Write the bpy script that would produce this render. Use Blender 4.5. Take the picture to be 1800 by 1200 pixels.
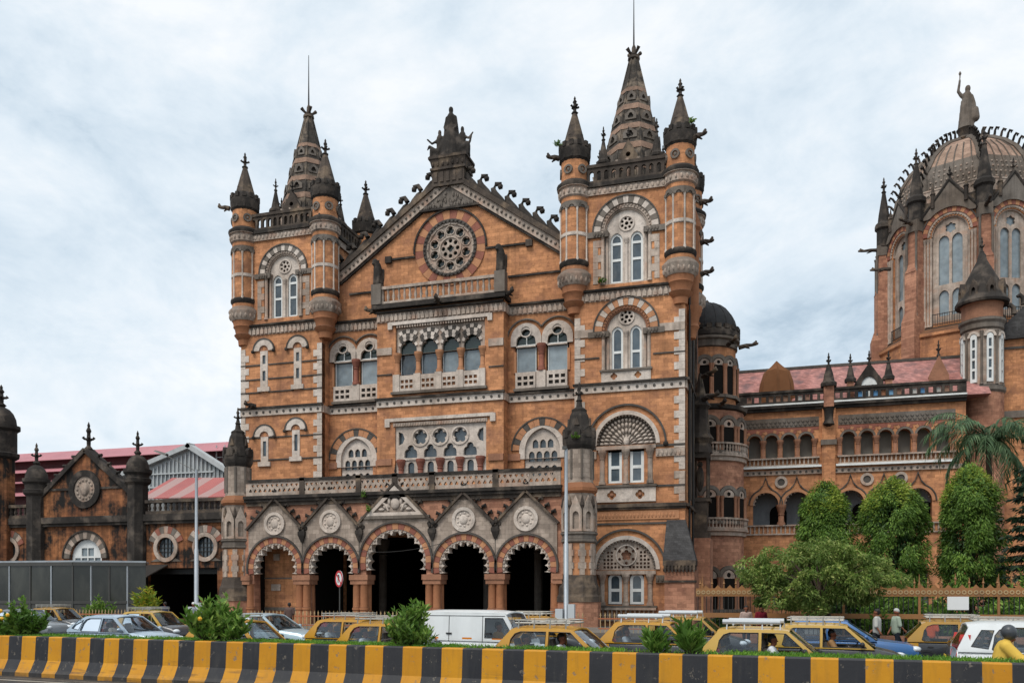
import bpy, bmesh, math, random
import numpy as np
from mathutils import Vector, Matrix
from mathutils.geometry import tessellate_polygon

for o in list(bpy.data.objects): bpy.data.objects.remove(o, do_unlink=True)
S = bpy.context.scene
COL = S.collection
R = math.radians
PI = math.pi
random.seed(7)

# ------------------------------------------------------------------ camera
cd = bpy.data.cameras.new('camera'); cam = bpy.data.objects.new('camera', cd); COL.objects.link(cam)
cd.sensor_width = 36; cd.lens = 30.0; cd.shift_y = 0.2444
cd.clip_start = 0.5; cd.clip_end = 6000
cam.location = (0, 0, 2.4); cam.rotation_euler = (R(90), 0, R(16.7))
S.camera = cam

# ------------------------------------------------------------------ sky, sun, exposure (overcast)
SUN_EL, SUN_AZ = 56.0, 200.0          # azimuth clockwise from +Y (sun stands behind the camera, a little left)
wd = bpy.data.worlds.new('World'); S.world = wd; wd.use_nodes = True
nt = wd.node_tree; nt.nodes.clear()
def wn(t, **k):
    n = nt.nodes.new(t)
    for a, b in k.items(): setattr(n, a, b)
    return n
out = wn('ShaderNodeOutputWorld')
sky = wn('ShaderNodeTexSky', sky_type='NISHITA'); sky.sun_disc = False
sky.sun_elevation = R(SUN_EL); sky.sun_rotation = R(SUN_AZ); sky.dust_density = 2.0
bg1 = wn('ShaderNodeBackground'); bg1.inputs[1].default_value = 0.11
nt.links.new(sky.outputs[0], bg1.inputs[0])
tc = wn('ShaderNodeTexCoord')
def wmath(op, a, b):
    m = wn('ShaderNodeMath', operation=op)
    for i, v in enumerate((a, b)):
        if isinstance(v, (int, float)): m.inputs[i].default_value = v
        elif v is not None: nt.links.new(v, m.inputs[i])
    return m.outputs[0]
n1 = wn('ShaderNodeTexNoise'); n1.inputs['Scale'].default_value = 1.9; n1.inputs['Detail'].default_value = 7; n1.inputs['Roughness'].default_value = 0.58; n1.inputs['Distortion'].default_value = 0.5
mpw = wn('ShaderNodeMapping'); mpw.inputs['Location'].default_value = (3.1, 1.7, 0.4); mpw.inputs['Rotation'].default_value = (0, 0.25, 0.3); mpw.inputs['Scale'].default_value = (1.0, 1.0, 1.9)
nt.links.new(tc.outputs['Generated'], mpw.inputs[0]); nt.links.new(mpw.outputs[0], n1.inputs['Vector'])
n2 = wn('ShaderNodeTexNoise'); n2.inputs['Scale'].default_value = 6.5; n2.inputs['Detail'].default_value = 8; n2.inputs['Roughness'].default_value = 0.62; n2.inputs['Distortion'].default_value = 0.3
nt.links.new(mpw.outputs[0], n2.inputs['Vector'])
fac = wmath('ADD', wmath('MULTIPLY', n1.outputs['Fac'], 0.62), wmath('MULTIPLY', n2.outputs['Fac'], 0.38))
rp = wn('ShaderNodeValToRGB'); e = rp.color_ramp.elements
e[0].position = 0.385; e[0].color = (0.46, 0.575, 0.68, 1)
e[1].position = 0.60; e[1].color = (0.93, 0.96, 0.985, 1)
m_ = e.new(0.445); m_.color = (0.64, 0.745, 0.835, 1)
m_ = e.new(0.51); m_.color = (0.76, 0.845, 0.915, 1)
nt.links.new(fac, rp.inputs[0])
bg2 = wn('ShaderNodeBackground'); bg2.inputs[1].default_value = 0.575
nt.links.new(rp.outputs[0], bg2.inputs[0])
mxs = wn('ShaderNodeMixShader'); mxs.inputs[0].default_value = 0.95
nt.links.new(bg1.outputs[0], mxs.inputs[1]); nt.links.new(bg2.outputs[0], mxs.inputs[2]); nt.links.new(mxs.outputs[0], out.inputs[0])
sl = bpy.data.lights.new('sun', 'SUN'); so = bpy.data.objects.new('sun', sl); COL.objects.link(so)
sl.energy = 1.5; sl.angle = R(30); sl.color = (1.0, 0.96, 0.90)
az = R(SUN_AZ); el = R(SUN_EL)
sd = Vector((math.sin(az) * math.cos(el), math.cos(az) * math.cos(el), math.sin(el)))
so.rotation_euler = sd.to_track_quat('Z', 'Y').to_euler(); so.location = (0, 0, 80)
vs = S.view_settings; vs.view_transform = 'Standard'; vs.look = 'None'; vs.exposure = 0.88; vs.gamma = 1.0; vs.use_curve_mapping = False
S.render.engine = 'CYCLES'

# ------------------------------------------------------------------ materials
def lin(c):
    if isinstance(c, str):
        c = [int(c[i:i + 2], 16) / 255 for i in (0, 2, 4)]
        c = [x / 12.92 if x <= .04045 else ((x + .055) / 1.055) ** 2.4 for x in c]
    return (c[0], c[1], c[2], 1.0)
class NT:
    def __init__(s, name):
        s.m = bpy.data.materials.new(name); s.m.use_nodes = True; s.t = s.m.node_tree
        s.b = s.t.nodes['Principled BSDF']; s.o = s.t.nodes['Material Output']
    def n(s, t, **k):
        x = s.t.nodes.new(t)
        for a, b in k.items(): setattr(x, a, b)
        return x
    def l(s, a, b): s.t.links.new(a, b)
    def set(s, sock, v):
        if isinstance(v, bpy.types.NodeSocket): s.l(v, sock)
        else: sock.default_value = v
    def mix(s, f, a, b, mode='MIX'):
        x = s.n('ShaderNodeMix', data_type='RGBA', blend_type=mode, clamp_factor=True)
        s.set(x.inputs[0], f); s.set(x.inputs[6], a); s.set(x.inputs[7], b); return x.outputs[2]
    def math(s, op, a, b=0.0, c=None):
        x = s.n('ShaderNodeMath', operation=op); s.set(x.inputs[0], a); s.set(x.inputs[1], b)
        if c is not None: s.set(x.inputs[2], c)
        return x.outputs[0]
    def pos(s, scale=(1, 1, 1), rot=(0, 0, 0), loc=(0, 0, 0), obj=False):
        if obj: p = s.n('ShaderNodeTexCoord').outputs['Object']
        else: p = s.n('ShaderNodeNewGeometry').outputs['Position']
        m = s.n('ShaderNodeMapping'); m.inputs['Scale'].default_value = scale; m.inputs['Rotation'].default_value = rot; m.inputs['Location'].default_value = loc
        s.l(p, m.inputs[0]); return m.outputs[0]
    def noise(s, vec, scale, detail=3, rough=.55):
        x = s.n('ShaderNodeTexNoise'); s.l(vec, x.inputs['Vector']); x.inputs['Scale'].default_value = scale
        x.inputs['Detail'].default_value = detail; x.inputs['Roughness'].default_value = rough; return x.outputs['Fac']
    def ramp(s, f, lo, hi):
        x = s.n('ShaderNodeMapRange'); s.l(f, x.inputs[0]); x.inputs[1].default_value = lo; x.inputs[2].default_value = hi; return x.outputs[0]
    def bump(s, h, strength=.3, dist=.02):
        x = s.n('ShaderNodeBump'); x.inputs['Strength'].default_value = strength; x.inputs['Distance'].default_value = dist
        s.l(h, x.inputs['Height']); s.l(x.outputs[0], s.b.inputs['Normal'])
    def fin(s, col, rough=.85, spec=.3, metal=0.0):
        s.set(s.b.inputs['Base Color'], col); s.set(s.b.inputs['Roughness'], rough)
        s.b.inputs['Specular IOR Level'].default_value = spec; s.b.inputs['Metallic'].default_value = metal
        return s.m

def stone(name, c1, c2, soot=.3, ledge=.8, course=None, sootc='1f1c1a', streak=.5, fine=.16, bump=.25, alt=None, mortar=.66, spk=.3, ps=(.52, .74)):
    """masonry: two tones, coursed blocks, vertical rain streaks, black growth on the upward faces"""
    t = NT(name)
    big = t.noise(t.pos(), .22, 4); mid = t.noise(t.pos(), 1.7, 4); fn = t.noise(t.pos(), 9, 3)
    col = t.mix(t.ramp(big, .35, .65), lin(c1), lin(c2))
    h = fn
    if course:
        bw, bh = course
        g = t.n('ShaderNodeNewGeometry'); s3 = t.n('ShaderNodeSeparateXYZ'); t.l(g.outputs['Position'], s3.inputs[0])
        cb = t.n('ShaderNodeCombineXYZ'); t.l(t.math('ADD', s3.outputs[0], s3.outputs[1]), cb.inputs[0]); t.l(s3.outputs[2], cb.inputs[1])
        br = t.n('ShaderNodeTexBrick'); t.l(cb.outputs[0], br.inputs['Vector'])
        br.inputs['Scale'].default_value = 1; br.inputs['Brick Width'].default_value = bw; br.inputs['Row Height'].default_value = bh
        br.inputs['Mortar Size'].default_value = .012; br.inputs['Mortar Smooth'].default_value = .4
        br.inputs['Color1'].default_value = (.70, .67, .65, 1); br.inputs['Color2'].default_value = (1.24, 1.22, 1.2, 1)
        br.inputs['Mortar'].default_value = (mortar, mortar * .97, mortar * .93, 1); br.inputs['Bias'].default_value = 0
        col = t.mix(.8, col, br.outputs['Color'], 'MULTIPLY')
        h = t.math('SUBTRACT', t.math('MULTIPLY', fn, .5), t.math('MULTIPLY', br.outputs['Fac'], .7))
    v = t.math('MULTIPLY_ADD', mid, 2 * fine * 1.6, 1 - fine * 1.6)
    v = t.math('MULTIPLY', v, t.math('MULTIPLY_ADD', fn, 2 * fine, 1 - fine))
    vc = t.n('ShaderNodeCombineXYZ')
    for i in range(3): t.l(v, vc.inputs[i])
    col = t.mix(1, col, vc.outputs[0], 'MULTIPLY')
    if alt:
        col = t.mix(t.math('MULTIPLY', t.ramp(t.noise(t.pos(loc=(9, 4, 2)), .9, 5), .5, .68), .75), col, lin(alt))
    sk = t.math('MULTIPLY', t.ramp(t.noise(t.pos(scale=(1, 1, 1.6), loc=(5, 5, 5)), 2.6, 6, .7), .52, .72), spk)
    st = t.noise(t.pos(scale=(2.7, 2.7, .13)), 1.0, 5, .62)
    st2 = t.noise(t.pos(loc=(31, 7, 3)), .5, 5, .65)
    f = t.math('ADD', t.math('MULTIPLY', t.ramp(st, .62 - .22 * streak, .78), 1.0), t.ramp(st2, *ps))
    f = t.math('MAXIMUM', t.math('MULTIPLY', f, soot), sk)
    nz = t.n('ShaderNodeNewGeometry'); sz = t.n('ShaderNodeSeparateXYZ'); t.l(nz.outputs['True Normal'], sz.inputs[0])
    up = t.math('MULTIPLY', t.ramp(sz.outputs[2], .25, .8), t.math('MULTIPLY_ADD', mid, .6, .55))
    f = t.math('MAXIMUM', f, t.math('MULTIPLY', up, ledge))
    col = t.mix(f, col, lin(sootc))
    t.bump(h, bump, .03)
    return t.fin(col, .88, .25)

def plain(name, c, rough=.5, metal=0, var=.08, spec=.5, scale=3.0, dirt=0.0, dirtc='3a3530', bump=0, obj=False, coat=0):
    t = NT(name)
    n = t.noise(t.pos(obj=obj), scale, 4)
    vc = t.n('ShaderNodeCombineXYZ'); v = t.math('MULTIPLY_ADD', n, 2 * var, 1 - var)
    for i in range(3): t.l(v, vc.inputs[i])
    col = t.mix(1, lin(c), vc.outputs[0], 'MULTIPLY')
    if dirt: col = t.mix(t.math('MULTIPLY', t.ramp(t.noise(t.pos(scale=(1, 1, .35), obj=obj), scale * .6, 5, .65), .45, .75), dirt), col, lin(dirtc))
    if bump: t.bump(t.noise(t.pos(obj=obj), scale * 6, 3), bump, .01)
    if coat: t.b.inputs['Coat Weight'].default_value = coat
    return t.fin(col, rough, spec, metal)

M = {}
M['brick'] = stone('ochre_brick', 'c88e64', 'b67f5a', soot=.40, ledge=.88, course=(.62, .27), fine=.18, alt='93664e', streak=.5, spk=.55)
M['brick2'] = stone('red_ochre_brick', 'b3836a', 'a0725c', soot=.26, ledge=.85, course=(.62, .27), fine=.17, alt='7d5344', streak=.55, spk=.5)
M['brick_dirty'] = stone('sooty_brick', 'a66f48', '84553a', soot=.85, ledge=.9, course=(.6, .26), fine=.24, streak=1.0, spk=.9, ps=(.44, .6))
M['pale'] = stone('pale_stone', 'bbab9d', 'a08f81', soot=.55, ledge=.9, fine=.3, alt='b28f7a', streak=.8, spk=.4)
M['pale_clean'] = stone('clean_pale_stone', 'cfc3b8', 'b9a99b', soot=.34, ledge=.85, fine=.25, streak=.6, spk=.45)
M['pale_block'] = stone('pale_ashlar', 'ab9c8f', '94867a', soot=.46, ledge=.9, course=(.55, .3), fine=.18, streak=.7, mortar=.6)
M['grey'] = stone('grey_stone', '7b736b', '64594f', soot=.45, ledge=.9, fine=.2, streak=.8)
M['greydk'] = stone('dark_grey_stone', '59544f', '48423d', soot=.55, ledge=.9, fine=.22)
M['soot'] = stone('blackened_stone', '3a3531', '2b2724', soot=.6, ledge=.5, fine=.35, alt='6a5f55', bump=.5)
M['soot2'] = stone('weathered_dark_stone', '544a42', '3a332e', soot=.6, ledge=.7, fine=.3, alt='8a7763', bump=.5)
M['red'] = stone('red_sandstone', '976252', '875446', soot=.3, ledge=.6, fine=.14)
M['orange'] = stone('orange_sandstone', 'bb8763', 'a97757', soot=.2, ledge=.7, fine=.12)
M['pink'] = stone('pink_band_stone', 'a5765c', '8f6650', soot=.35, ledge=.7, fine=.2)
M['terra'] = stone('terracotta_pier', 'aa7453', '9b6748', soot=.26, ledge=.8, fine=.12, streak=.6)
M['white'] = plain('white_window_paint', 'dadbd8', .5, var=.07, dirt=.3, dirtc='8b867d')
M['slate'] = stone('slate_roof', '4b4a4a', '3a393a', soot=.4, ledge=0, course=(.3, .16), fine=.3)
M['glass'] = plain('window_glass', '39444b', .07, var=.55, spec=.7, scale=1.6)
M['glass_blind'] = plain('pale_blind_glass', '78848a', .12, var=.3, spec=.7, scale=1.1, dirt=.3)
M['rose'] = plain('stained_glass', '24312d', .15, var=.4, spec=.6, scale=2)
def panes(name, a, b, rough, dirt):
    t = NT(name); r = t.n('ShaderNodeObjectInfo').outputs['Random']
    f = t.math('MULTIPLY_ADD', t.ramp(t.noise(t.pos(), 1.3, 3), .3, .7), .5, t.math('MULTIPLY', r, .6))
    col = t.mix(f, lin(a), lin(b)); col = t.mix(t.math('MULTIPLY', t.ramp(t.noise(t.pos(scale=(1, 1, .4)), 3.0, 5, .65), .5, .75), dirt), col, lin('8a8478'))
    t.bump(t.noise(t.pos(), 1.1, 1), .12, .05); return t.fin(col, rough, .7)
M['glass'] = panes('window_glass', '1d252b', '56626a', .07, .2); M['glass_blind'] = panes('pale_blind_glass', '4a555b', '98a4a9', .12, .3)
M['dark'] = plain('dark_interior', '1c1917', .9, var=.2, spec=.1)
M['iron'] = plain('black_iron', '22211f', .55, spec=.4, var=.2)

# ------------------------------------------------------------------ mesh builder
class MB:
    def __init__(s): s.v = []; s.f = []; s.M = None
    def add(s, vs, fs):
        b = len(s.v)
        if s.M is not None: vs = [tuple(s.M @ Vector(v)) for v in vs]
        s.v += [tuple(v) for v in vs]; s.f += [tuple(b + i for i in f) for f in fs]; return s
    def box(s, x0, x1, y0, y1, z0, z1):
        return s.add([(x0, y0, z0), (x1, y0, z0), (x1, y1, z0), (x0, y1, z0), (x0, y0, z1), (x1, y0, z1), (x1, y1, z1), (x0, y1, z1)],
                     [(0, 3, 2, 1), (4, 5, 6, 7), (0, 1, 5, 4), (1, 2, 6, 5), (2, 3, 7, 6), (3, 0, 4, 7)])
    def frustum(s, cx, cy, z0, z1, a0, b0, a1, b1):
        v = []
        for z, a, b in ((z0, a0, b0), (z1, a1, b1)): v += [(cx - a, cy - b, z), (cx + a, cy - b, z), (cx + a, cy + b, z), (cx - a, cy + b, z)]
        return s.add(v, [(0, 3, 2, 1), (4, 5, 6, 7), (0, 1, 5, 4), (1, 2, 6, 5), (2, 3, 7, 6), (3, 0, 4, 7)])
    def plate(s, outer, holes, y0, y1):
        loops = [outer] + list(holes)
        tris = tessellate_polygon([[Vector((p[0], p[1], 0)) for p in l] for l in loops])
        flat = [p for l in loops for p in l]; n = len(flat)
        fs = [tuple(t) for t in tris] + [tuple(n + i for i in reversed(t)) for t in tris]
        b = 0
        for l in loops:
            m = len(l)
            for i in range(m): j = (i + 1) % m; fs.append((b + i, b + j, n + b + j, n + b + i))
            b += m
        return s.add([(p[0], y0, p[1]) for p in flat] + [(p[0], y1, p[1]) for p in flat], fs)
    def ring(s, cx, cz, r0, r1, a0, a1, y0, y1, n=24):
        full = abs(a1 - a0) >= 359.9
        m = n if full else n + 1
        v = []; fs = []
        for i in range(m):
            a = R(a0 + (a1 - a0) * i / n); c, q = math.cos(a), math.sin(a)
            v += [(cx + r0 * c, y0, cz + r0 * q), (cx + r1 * c, y0, cz + r1 * q), (cx + r1 * c, y1, cz + r1 * q), (cx + r0 * c, y1, cz + r0 * q)]
        for i in range(n):
            a, b = 4 * i, 4 * ((i + 1) % m)
            for k in range(4): fs.append((a + k, b + k, b + (k + 1) % 4, a + (k + 1) % 4))
        if not full: fs += [(0, 1, 2, 3), (4 * n + 3, 4 * n + 2, 4 * n + 1, 4 * n)]
        return s.add(v, fs)
    def lathe(s, prof, cx=0, cy=0, n=16, rot=0, a0=0, a1=360):
        full = abs(a1 - a0) >= 359.9; m = n if full else n + 1
        v = []; fs = []; k = len(prof)
        for i in range(m):
            a = R(rot + a0 + (a1 - a0) * i / n)
            for r, z in prof: v.append((cx + r * math.cos(a), cy + r * math.sin(a), z))
        for i in range(n):
            a, b = i * k, ((i + 1) % m) * k
            for j in range(k - 1): fs.append((a + j, b + j, b + j + 1, a + j + 1))
        if full:
            fs.append(tuple(i * k for i in reversed(range(m)))); fs.append(tuple(i * k + k - 1 for i in range(m)))
        return s.add(v, fs)
    def tube(s, pts, r, n=6):
        pts = [Vector(p) for p in pts]; rs = r if isinstance(r, (list, tuple)) else [r] * len(pts)
        v = []; fs = []; up = Vector((0, 0, 1))
        for i, p in enumerate(pts):
            d = (pts[min(i + 1, len(pts) - 1)] - pts[max(i - 1, 0)]).normalized()
            a = d.cross(up if abs(d.z) < .95 else Vector((1, 0, 0))).normalized(); b = d.cross(a)
            for k in range(n):
                t = 2 * PI * k / n; q = p + (a * math.cos(t) + b * math.sin(t)) * rs[i]; v.append(tuple(q))
        for i in range(len(pts) - 1):
            for k in range(n): fs.append((i * n + k, i * n + (k + 1) % n, (i + 1) * n + (k + 1) % n, (i + 1) * n + k))
        fs.append(tuple(reversed(range(n)))); fs.append(tuple((len(pts) - 1) * n + k for k in range(n)))
        return s.add(v, fs)
    def ball(s, c, r, n=8, m=6):
        rr = r if isinstance(r, (tuple, list)) else (r, r, r)
        v = [(c[0], c[1], c[2] - rr[2])]; fs = []
        for i in range(1, m):
            p = -PI / 2 + PI * i / m
            for k in range(n):
                t = 2 * PI * k / n; v.append((c[0] + rr[0] * math.cos(p) * math.cos(t), c[1] + rr[1] * math.cos(p) * math.sin(t), c[2] + rr[2] * math.sin(p)))
        v.append((c[0], c[1], c[2] + rr[2])); L = len(v) - 1
        for k in range(n):
            fs.append((0, 1 + (k + 1) % n, 1 + k)); fs.append((L, L - n + k, L - n + (k + 1) % n))
            for i in range(m - 2): a = 1 + i * n; fs.append((a + k, a + (k + 1) % n, a + n + (k + 1) % n, a + n + k))
        return s.add(v, fs)

ORG = {}
def setprop(o, label=None, cat=None, group=None, kind=None):
    if label: o['label'] = label
    if cat: o['category'] = cat
    if group: o['group'] = group
    if kind: o['kind'] = kind
    return o
def thing(name, label, cat, loc=(0, 0, 0), group=None, kind=None):
    o = bpy.data.objects.new(name, None); COL.objects.link(o); o.location = loc; o.empty_display_size = .3
    ORG[o.name] = Vector(loc); return setprop(o, label, cat, group, kind)
def to_mesh(name, mb, mat, org=(0, 0, 0), smooth=None, recalc=True):
    me = bpy.data.meshes.new(name)
    o = Vector(org)
    me.from_pydata([(v[0] - o.x, v[1] - o.y, v[2] - o.z) for v in mb.v], [], mb.f)
    if recalc:
        bm = bmesh.new(); bm.from_mesh(me); bmesh.ops.recalc_face_normals(bm, faces=bm.faces); bm.to_mesh(me); bm.free()
    if mat is not None: me.materials.append(M[mat] if isinstance(mat, str) else mat)
    if smooth:
        me.shade_smooth(); me.set_sharp_from_angle(angle=R(smooth))
    return me
def part(name, mb, mat, parent=None, smooth=None, label=None, cat=None, group=None, kind=None, recalc=True):
    org = ORG[parent.name] if parent is not None else Vector((0, 0, 0))
    o = bpy.data.objects.new(name, to_mesh(name, mb, mat, org, smooth, recalc)); COL.objects.link(o)
    if parent is not None: o.parent = parent; ORG[o.name] = org
    else: ORG[o.name] = Vector((0, 0, 0))
    return setprop(o, label, cat, group, kind)
def inst(src, parent, loc, rot=None, name=None, scale=None):
    """a piece that shares the mesh of an earlier one; loc in world coordinates"""
    o = src.copy(); COL.objects.link(o); o.parent = parent
    o.location = Vector(loc) - (ORG[parent.name] if parent is not None else Vector((0, 0, 0)))
    if rot: o.rotation_euler = rot
    if scale: o.scale = scale
    ORG[o.name] = Vector(loc)
    return o
def proto(name, mb, mat, parent, loc, rot=None, smooth=None, scale=None):
    o = bpy.data.objects.new(name, to_mesh(name, mb, mat, (0, 0, 0), smooth)); COL.objects.link(o); o.parent = parent
    o.location = Vector(loc) - (ORG[parent.name] if parent is not None else Vector((0, 0, 0)))
    if rot: o.rotation_euler = rot
    if scale: o.scale = scale
    ORG[o.name] = Vector(loc); return o

# ------------------------------------------------------------------ outlines in the xz plane
def rect(x0, x1, z0, z1): return [(x0, z0), (x1, z0), (x1, z1), (x0, z1)]
def arc(cx, cz, r, a0, a1, n=12): return [(cx + r * math.cos(R(a0 + (a1 - a0) * i / n)), cz + r * math.sin(R(a0 + (a1 - a0) * i / n))) for i in range(n + 1)]
def arch(cx, w, z0, zs, kind='round', n=12):
    h = w / 2
    if kind == 'flat': return rect(cx - h, cx + h, z0, zs)
    base = [(cx - h, z0), (cx + h, z0)]
    if kind == 'round': return base + arc(cx, zs, h, 0, 180, n)
    if kind == 'pointed':
        k = 1.25 * h; xr = cx + h - k; a = math.degrees(math.acos((cx - xr) / k))
        return base + arc(xr, zs, k, 0, a, n // 2) + arc(2 * cx - xr, zs, k, 180 - a, 180, n // 2)[1:]
    if kind == 'trefoil':
        r = h * .52
        return base + [(cx + h, zs)] + arc(cx + h * .46, zs + .1 * h, r, -10, 95, 5) + arc(cx, zs + h * .72, r, -15, 195, 9) + arc(cx - h * .46, zs + .1 * h, r, 85, 190, 5) + [(cx - h, zs)]
def foil(cx, cz, r, k=5, d=.32, n=40, a0=90, p=.7):
    o = []
    for i in range(n):
        t = 2 * PI * i / n; q = r * (1 - d + d * abs(math.cos(k * t / 2)) ** p); o.append((cx + q * math.cos(t + R(a0)), cz + q * math.sin(t + R(a0))))
    return o
def cusped(cx, z0, zs, R1, lobes=9, d=.16, w=None, a_lo=-12, n=8):
    """opening under a many-lobed arch, narrowing a little below the springing like a horseshoe"""
    pts = []; tot = lobes * n
    for i in range(tot + 1):
        t = a_lo + (180 - 2 * a_lo) * i / tot
        q = R1 * (1 - d + d * abs(math.sin(PI * i / n)) ** .75)
        pts.append((cx + q * math.cos(R(t)), zs + q * math.sin(R(t))))
    w = w or R1 * .92
    return [(cx - w, z0), (cx + w, z0)] + pts
def circ(cx, cz, r, n=16): return arc(cx, cz, r, 0, 360 - 360 / n, n - 1)

def voussoirs(parent, cx, cz, r0, r1, a0, a1, n, y0, y1, mats, gap=.012, name='voussoir'):
    for i in range(n):
        b0 = a0 + (a1 - a0) * i / n; b1 = a0 + (a1 - a0) * (i + 1) / n; g = math.degrees(gap / r1)
        mb = MB(); mb.ring(cx, cz, r0, r1, b0 + g, b1 - g, y0 - random.uniform(0, .012), y1, 2)
        part(name, mb, mats[i % len(mats)], parent)
def balustrade(parent, x0, x1, z0, z1, y, mat, pitch=.42, d=.3, name='balustrade', rail=.16, posts=(), M4=None, fat=.1, capmat=None):
    mb = MB(); mb.M = M4
    mb.box(x0, x1, y, y + d, z0, z0 + rail); mb.box(x0 - .04, x1 + .04, y - .05, y + d + .05, z1 - rail, z1)
    n = max(2, int((x1 - x0) / pitch)); h = z1 - z0 - 2 * rail
    for i in range(n):
        x = x0 + (x1 - x0) * (i + .5) / n
        mb.lathe([(fat * .8, z0 + rail), (fat * .55, z0 + rail + .12 * h), (fat, z0 + rail + .38 * h), (fat * .5, z0 + rail + .72 * h), (fat * .95, z1 - rail)], x, y + d / 2, 6)
    for x in posts: mb.box(x - .16, x + .16, y - .06, y + d + .06, z0 - .02, z1 + .08)
    return part(name, mb, mat, parent, smooth=40)
def dots_band(parent, x0, x1, z0, z1, y, mat='pale_clean', dot='greydk', pitch=.58, d=.12, name='string_course', r=.11):
    mb = MB(); mb.box(x0, x1, y - d, y + .1, z0, z1); b = part(name, mb, mat, parent)
    md = MB(); n = max(1, int((x1 - x0) / pitch)); zc = (z0 + z1) / 2
    for i in range(n):
        x = x0 + (x1 - x0) * (i + .5) / n; md.ring(x, zc, .02, r, 0, 360, y - d - .03, y - d + .02, 8)
    part('rosette_row', md, dot, b, kind='stuff'); return b
def dentils(parent, x0, x1, z0, z1, y, mat='pale', pitch=.36, d=.16, name='cornice', ledge='soot', lh=.3, over=.25):
    mb = MB(); mb.box(x0, x1, y - .05, y + .1, z0, z1); b = part(name, mb, mat, parent)
    md = MB(); n = max(1, int((x1 - x0) / pitch)); w = (x1 - x0) / n
    for i in range(n): x = x0 + (i + .5) * w; md.plate([(x - w * .36, z0 + .06), (x + w * .36, z0 + .06), (x + w * .36, (z0 + z1) / 2), (x, z1 - .05), (x - w * .36, (z0 + z1) / 2)], [], y - d, y - .04)
    part('carved_block_row', md, mat, b, kind='stuff')
    ml = MB(); ml.add([(x0, y + .1, z1), (x1, y + .1, z1), (x1, y - over, z1), (x0, y - over, z1), (x0, y - over - .04, z1 + lh * .4), (x1, y - over - .04, z1 + lh * .4), (x1, y + .1, z1 + lh), (x0, y + .1, z1 + lh)],
                    [(0, 1, 2, 3), (3, 2, 5, 4), (4, 5, 6, 7), (0, 7, 6, 1), (0, 3, 4, 7), (1, 6, 5, 2)])
    part('ledge', ml, ledge, b); return b
def column(parent, x, y, z0, z1, r, mat, name='column', capmat=None, n=10):
    mb = MB(); mb.lathe([(r * 1.5, z0), (r * 1.5, z0 + r), (r * 1.05, z0 + r * 1.8), (r, z1 - r * 4), (r * 1.25, z1 - r * 3.7), (r, z1 - r * 3.4), (r * 1.7, z1 - r * 1.2), (r * 1.8, z1 - r), (r * 1.8, z1)], x, y, n)
    return part(name, mb, mat, parent, smooth=35)
def sash(parent, cx, w, z0, zs, y, kind='round', t=.11, splits=(), gmat='glass', fmat='white', d=.07):
    """white timber sash: frame with its openings, the glass just behind"""
    o = arch(cx, w, z0, zs, kind); mb = MB(); holes = []
    zz = [z0] + list(splits) + [None]
    for a, b in zip(zz, zz[1:]):
        if b is None: holes.append(arch(cx, w - 2 * t, a + t * .8, zs, kind))
        else: holes.append(rect(cx - w / 2 + t, cx + w / 2 - t, a + t * .8, b - t * .3))
    mb.plate(o, holes, y, y + d)
    f = part('window', mb, fmat, parent)
    g = MB(); g.plate(arch(cx, w - .04, z0 + .02, zs, kind), [], y + d * .5 + .02, y + d + .03)
    part('pane', g, gmat, f); return f
def finial(mb, x, y, z0, h, r):
    mb.lathe([(r * .5, z0), (r * .9, z0 + .1 * h), (r * .4, z0 + .2 * h), (r * .42, z0 + .36 * h), (r * .8, z0 + .4 * h), (r * .4, z0 + .46 * h), (r * .35, z0 + .62 * h), (r * .55, z0 + .7 * h), (r * .22, z0 + .82 * h), (r * .3, z0 + .88 * h), (.02, z0 + h)], x, y, 6)
    for a in range(4):
        c, s_ = math.cos(PI / 4 + a * PI / 2), math.sin(PI / 4 + a * PI / 2)
        mb.tube([(x, y, z0 + .42 * h), (x + c * r * .8, y + s_ * r * .8, z0 + .43 * h), (x + c * r * 1.05, y + s_ * r * 1.05, z0 + .49 * h)], [r * .25, r * .25, r * .32], 5)
def quoins(parent, x, y, z0, z1, side, w0=.42, w1=.75, h=.48, mat='pale', d=.05, dep=.45):
    """toothed corner stones; side=+1 grows towards +x"""
    n = int((z1 - z0) / h); hh = (z1 - z0) / n; pr = []
    for w in (w0, w1):
        mb = MB(); mb.box(min(0, side * w), max(0, side * w), -d, dep, .008, hh - .008); pr.append(mb)
    a = None; src = [None, None]
    for i in range(n):
        k = i % 2; loc = (x, y, z0 + i * hh)
        if src[k] is None: src[k] = proto('quoin', pr[k], mat, parent, loc)
        else: inst(src[k], parent, loc)

# ================================================================== the setting: ground, road, pavements
M['asphalt'] = (lambda t: (t.bump(t.noise(t.pos(), 60, 3), .25, .006), t.fin(t.mix(t.ramp(t.noise(t.pos(), .35, 5), .3, .7), lin('3a3a3a'), lin('2a2a2b')), t.ramp(t.noise(t.pos(), .5, 4), .2, .75), .5))[1])(NT('wet_asphalt'))
M['paving'] = stone('paving_stone', '7a736b', '6a635c', soot=.3, ledge=0, fine=.15)
M['earth'] = stone('bare_earth', '4a3c30', '3a3026', soot=.2, ledge=0, fine=.25)
M['roadpaint'] = plain('road_paint', '9d978c', .6, var=.2, dirt=.5)
g = MB(); g.box(-1500, 1500, -300, 2500, -1.5, 0.0)
setprop(part('ground', g, 'paving'), kind='structure')
g = MB(); g.box(-300, 200, -10, 46.0, -.5, .004 + .004)
setprop(part('road', g, 'asphalt'), kind='structure')

# ================================================================== the station front: two towers, gabled centre
B = thing('station_building', 'ochre brick station front with two spired towers, a crocketed gable and a rose window', 'building', (-23, 60, 0))

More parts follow.
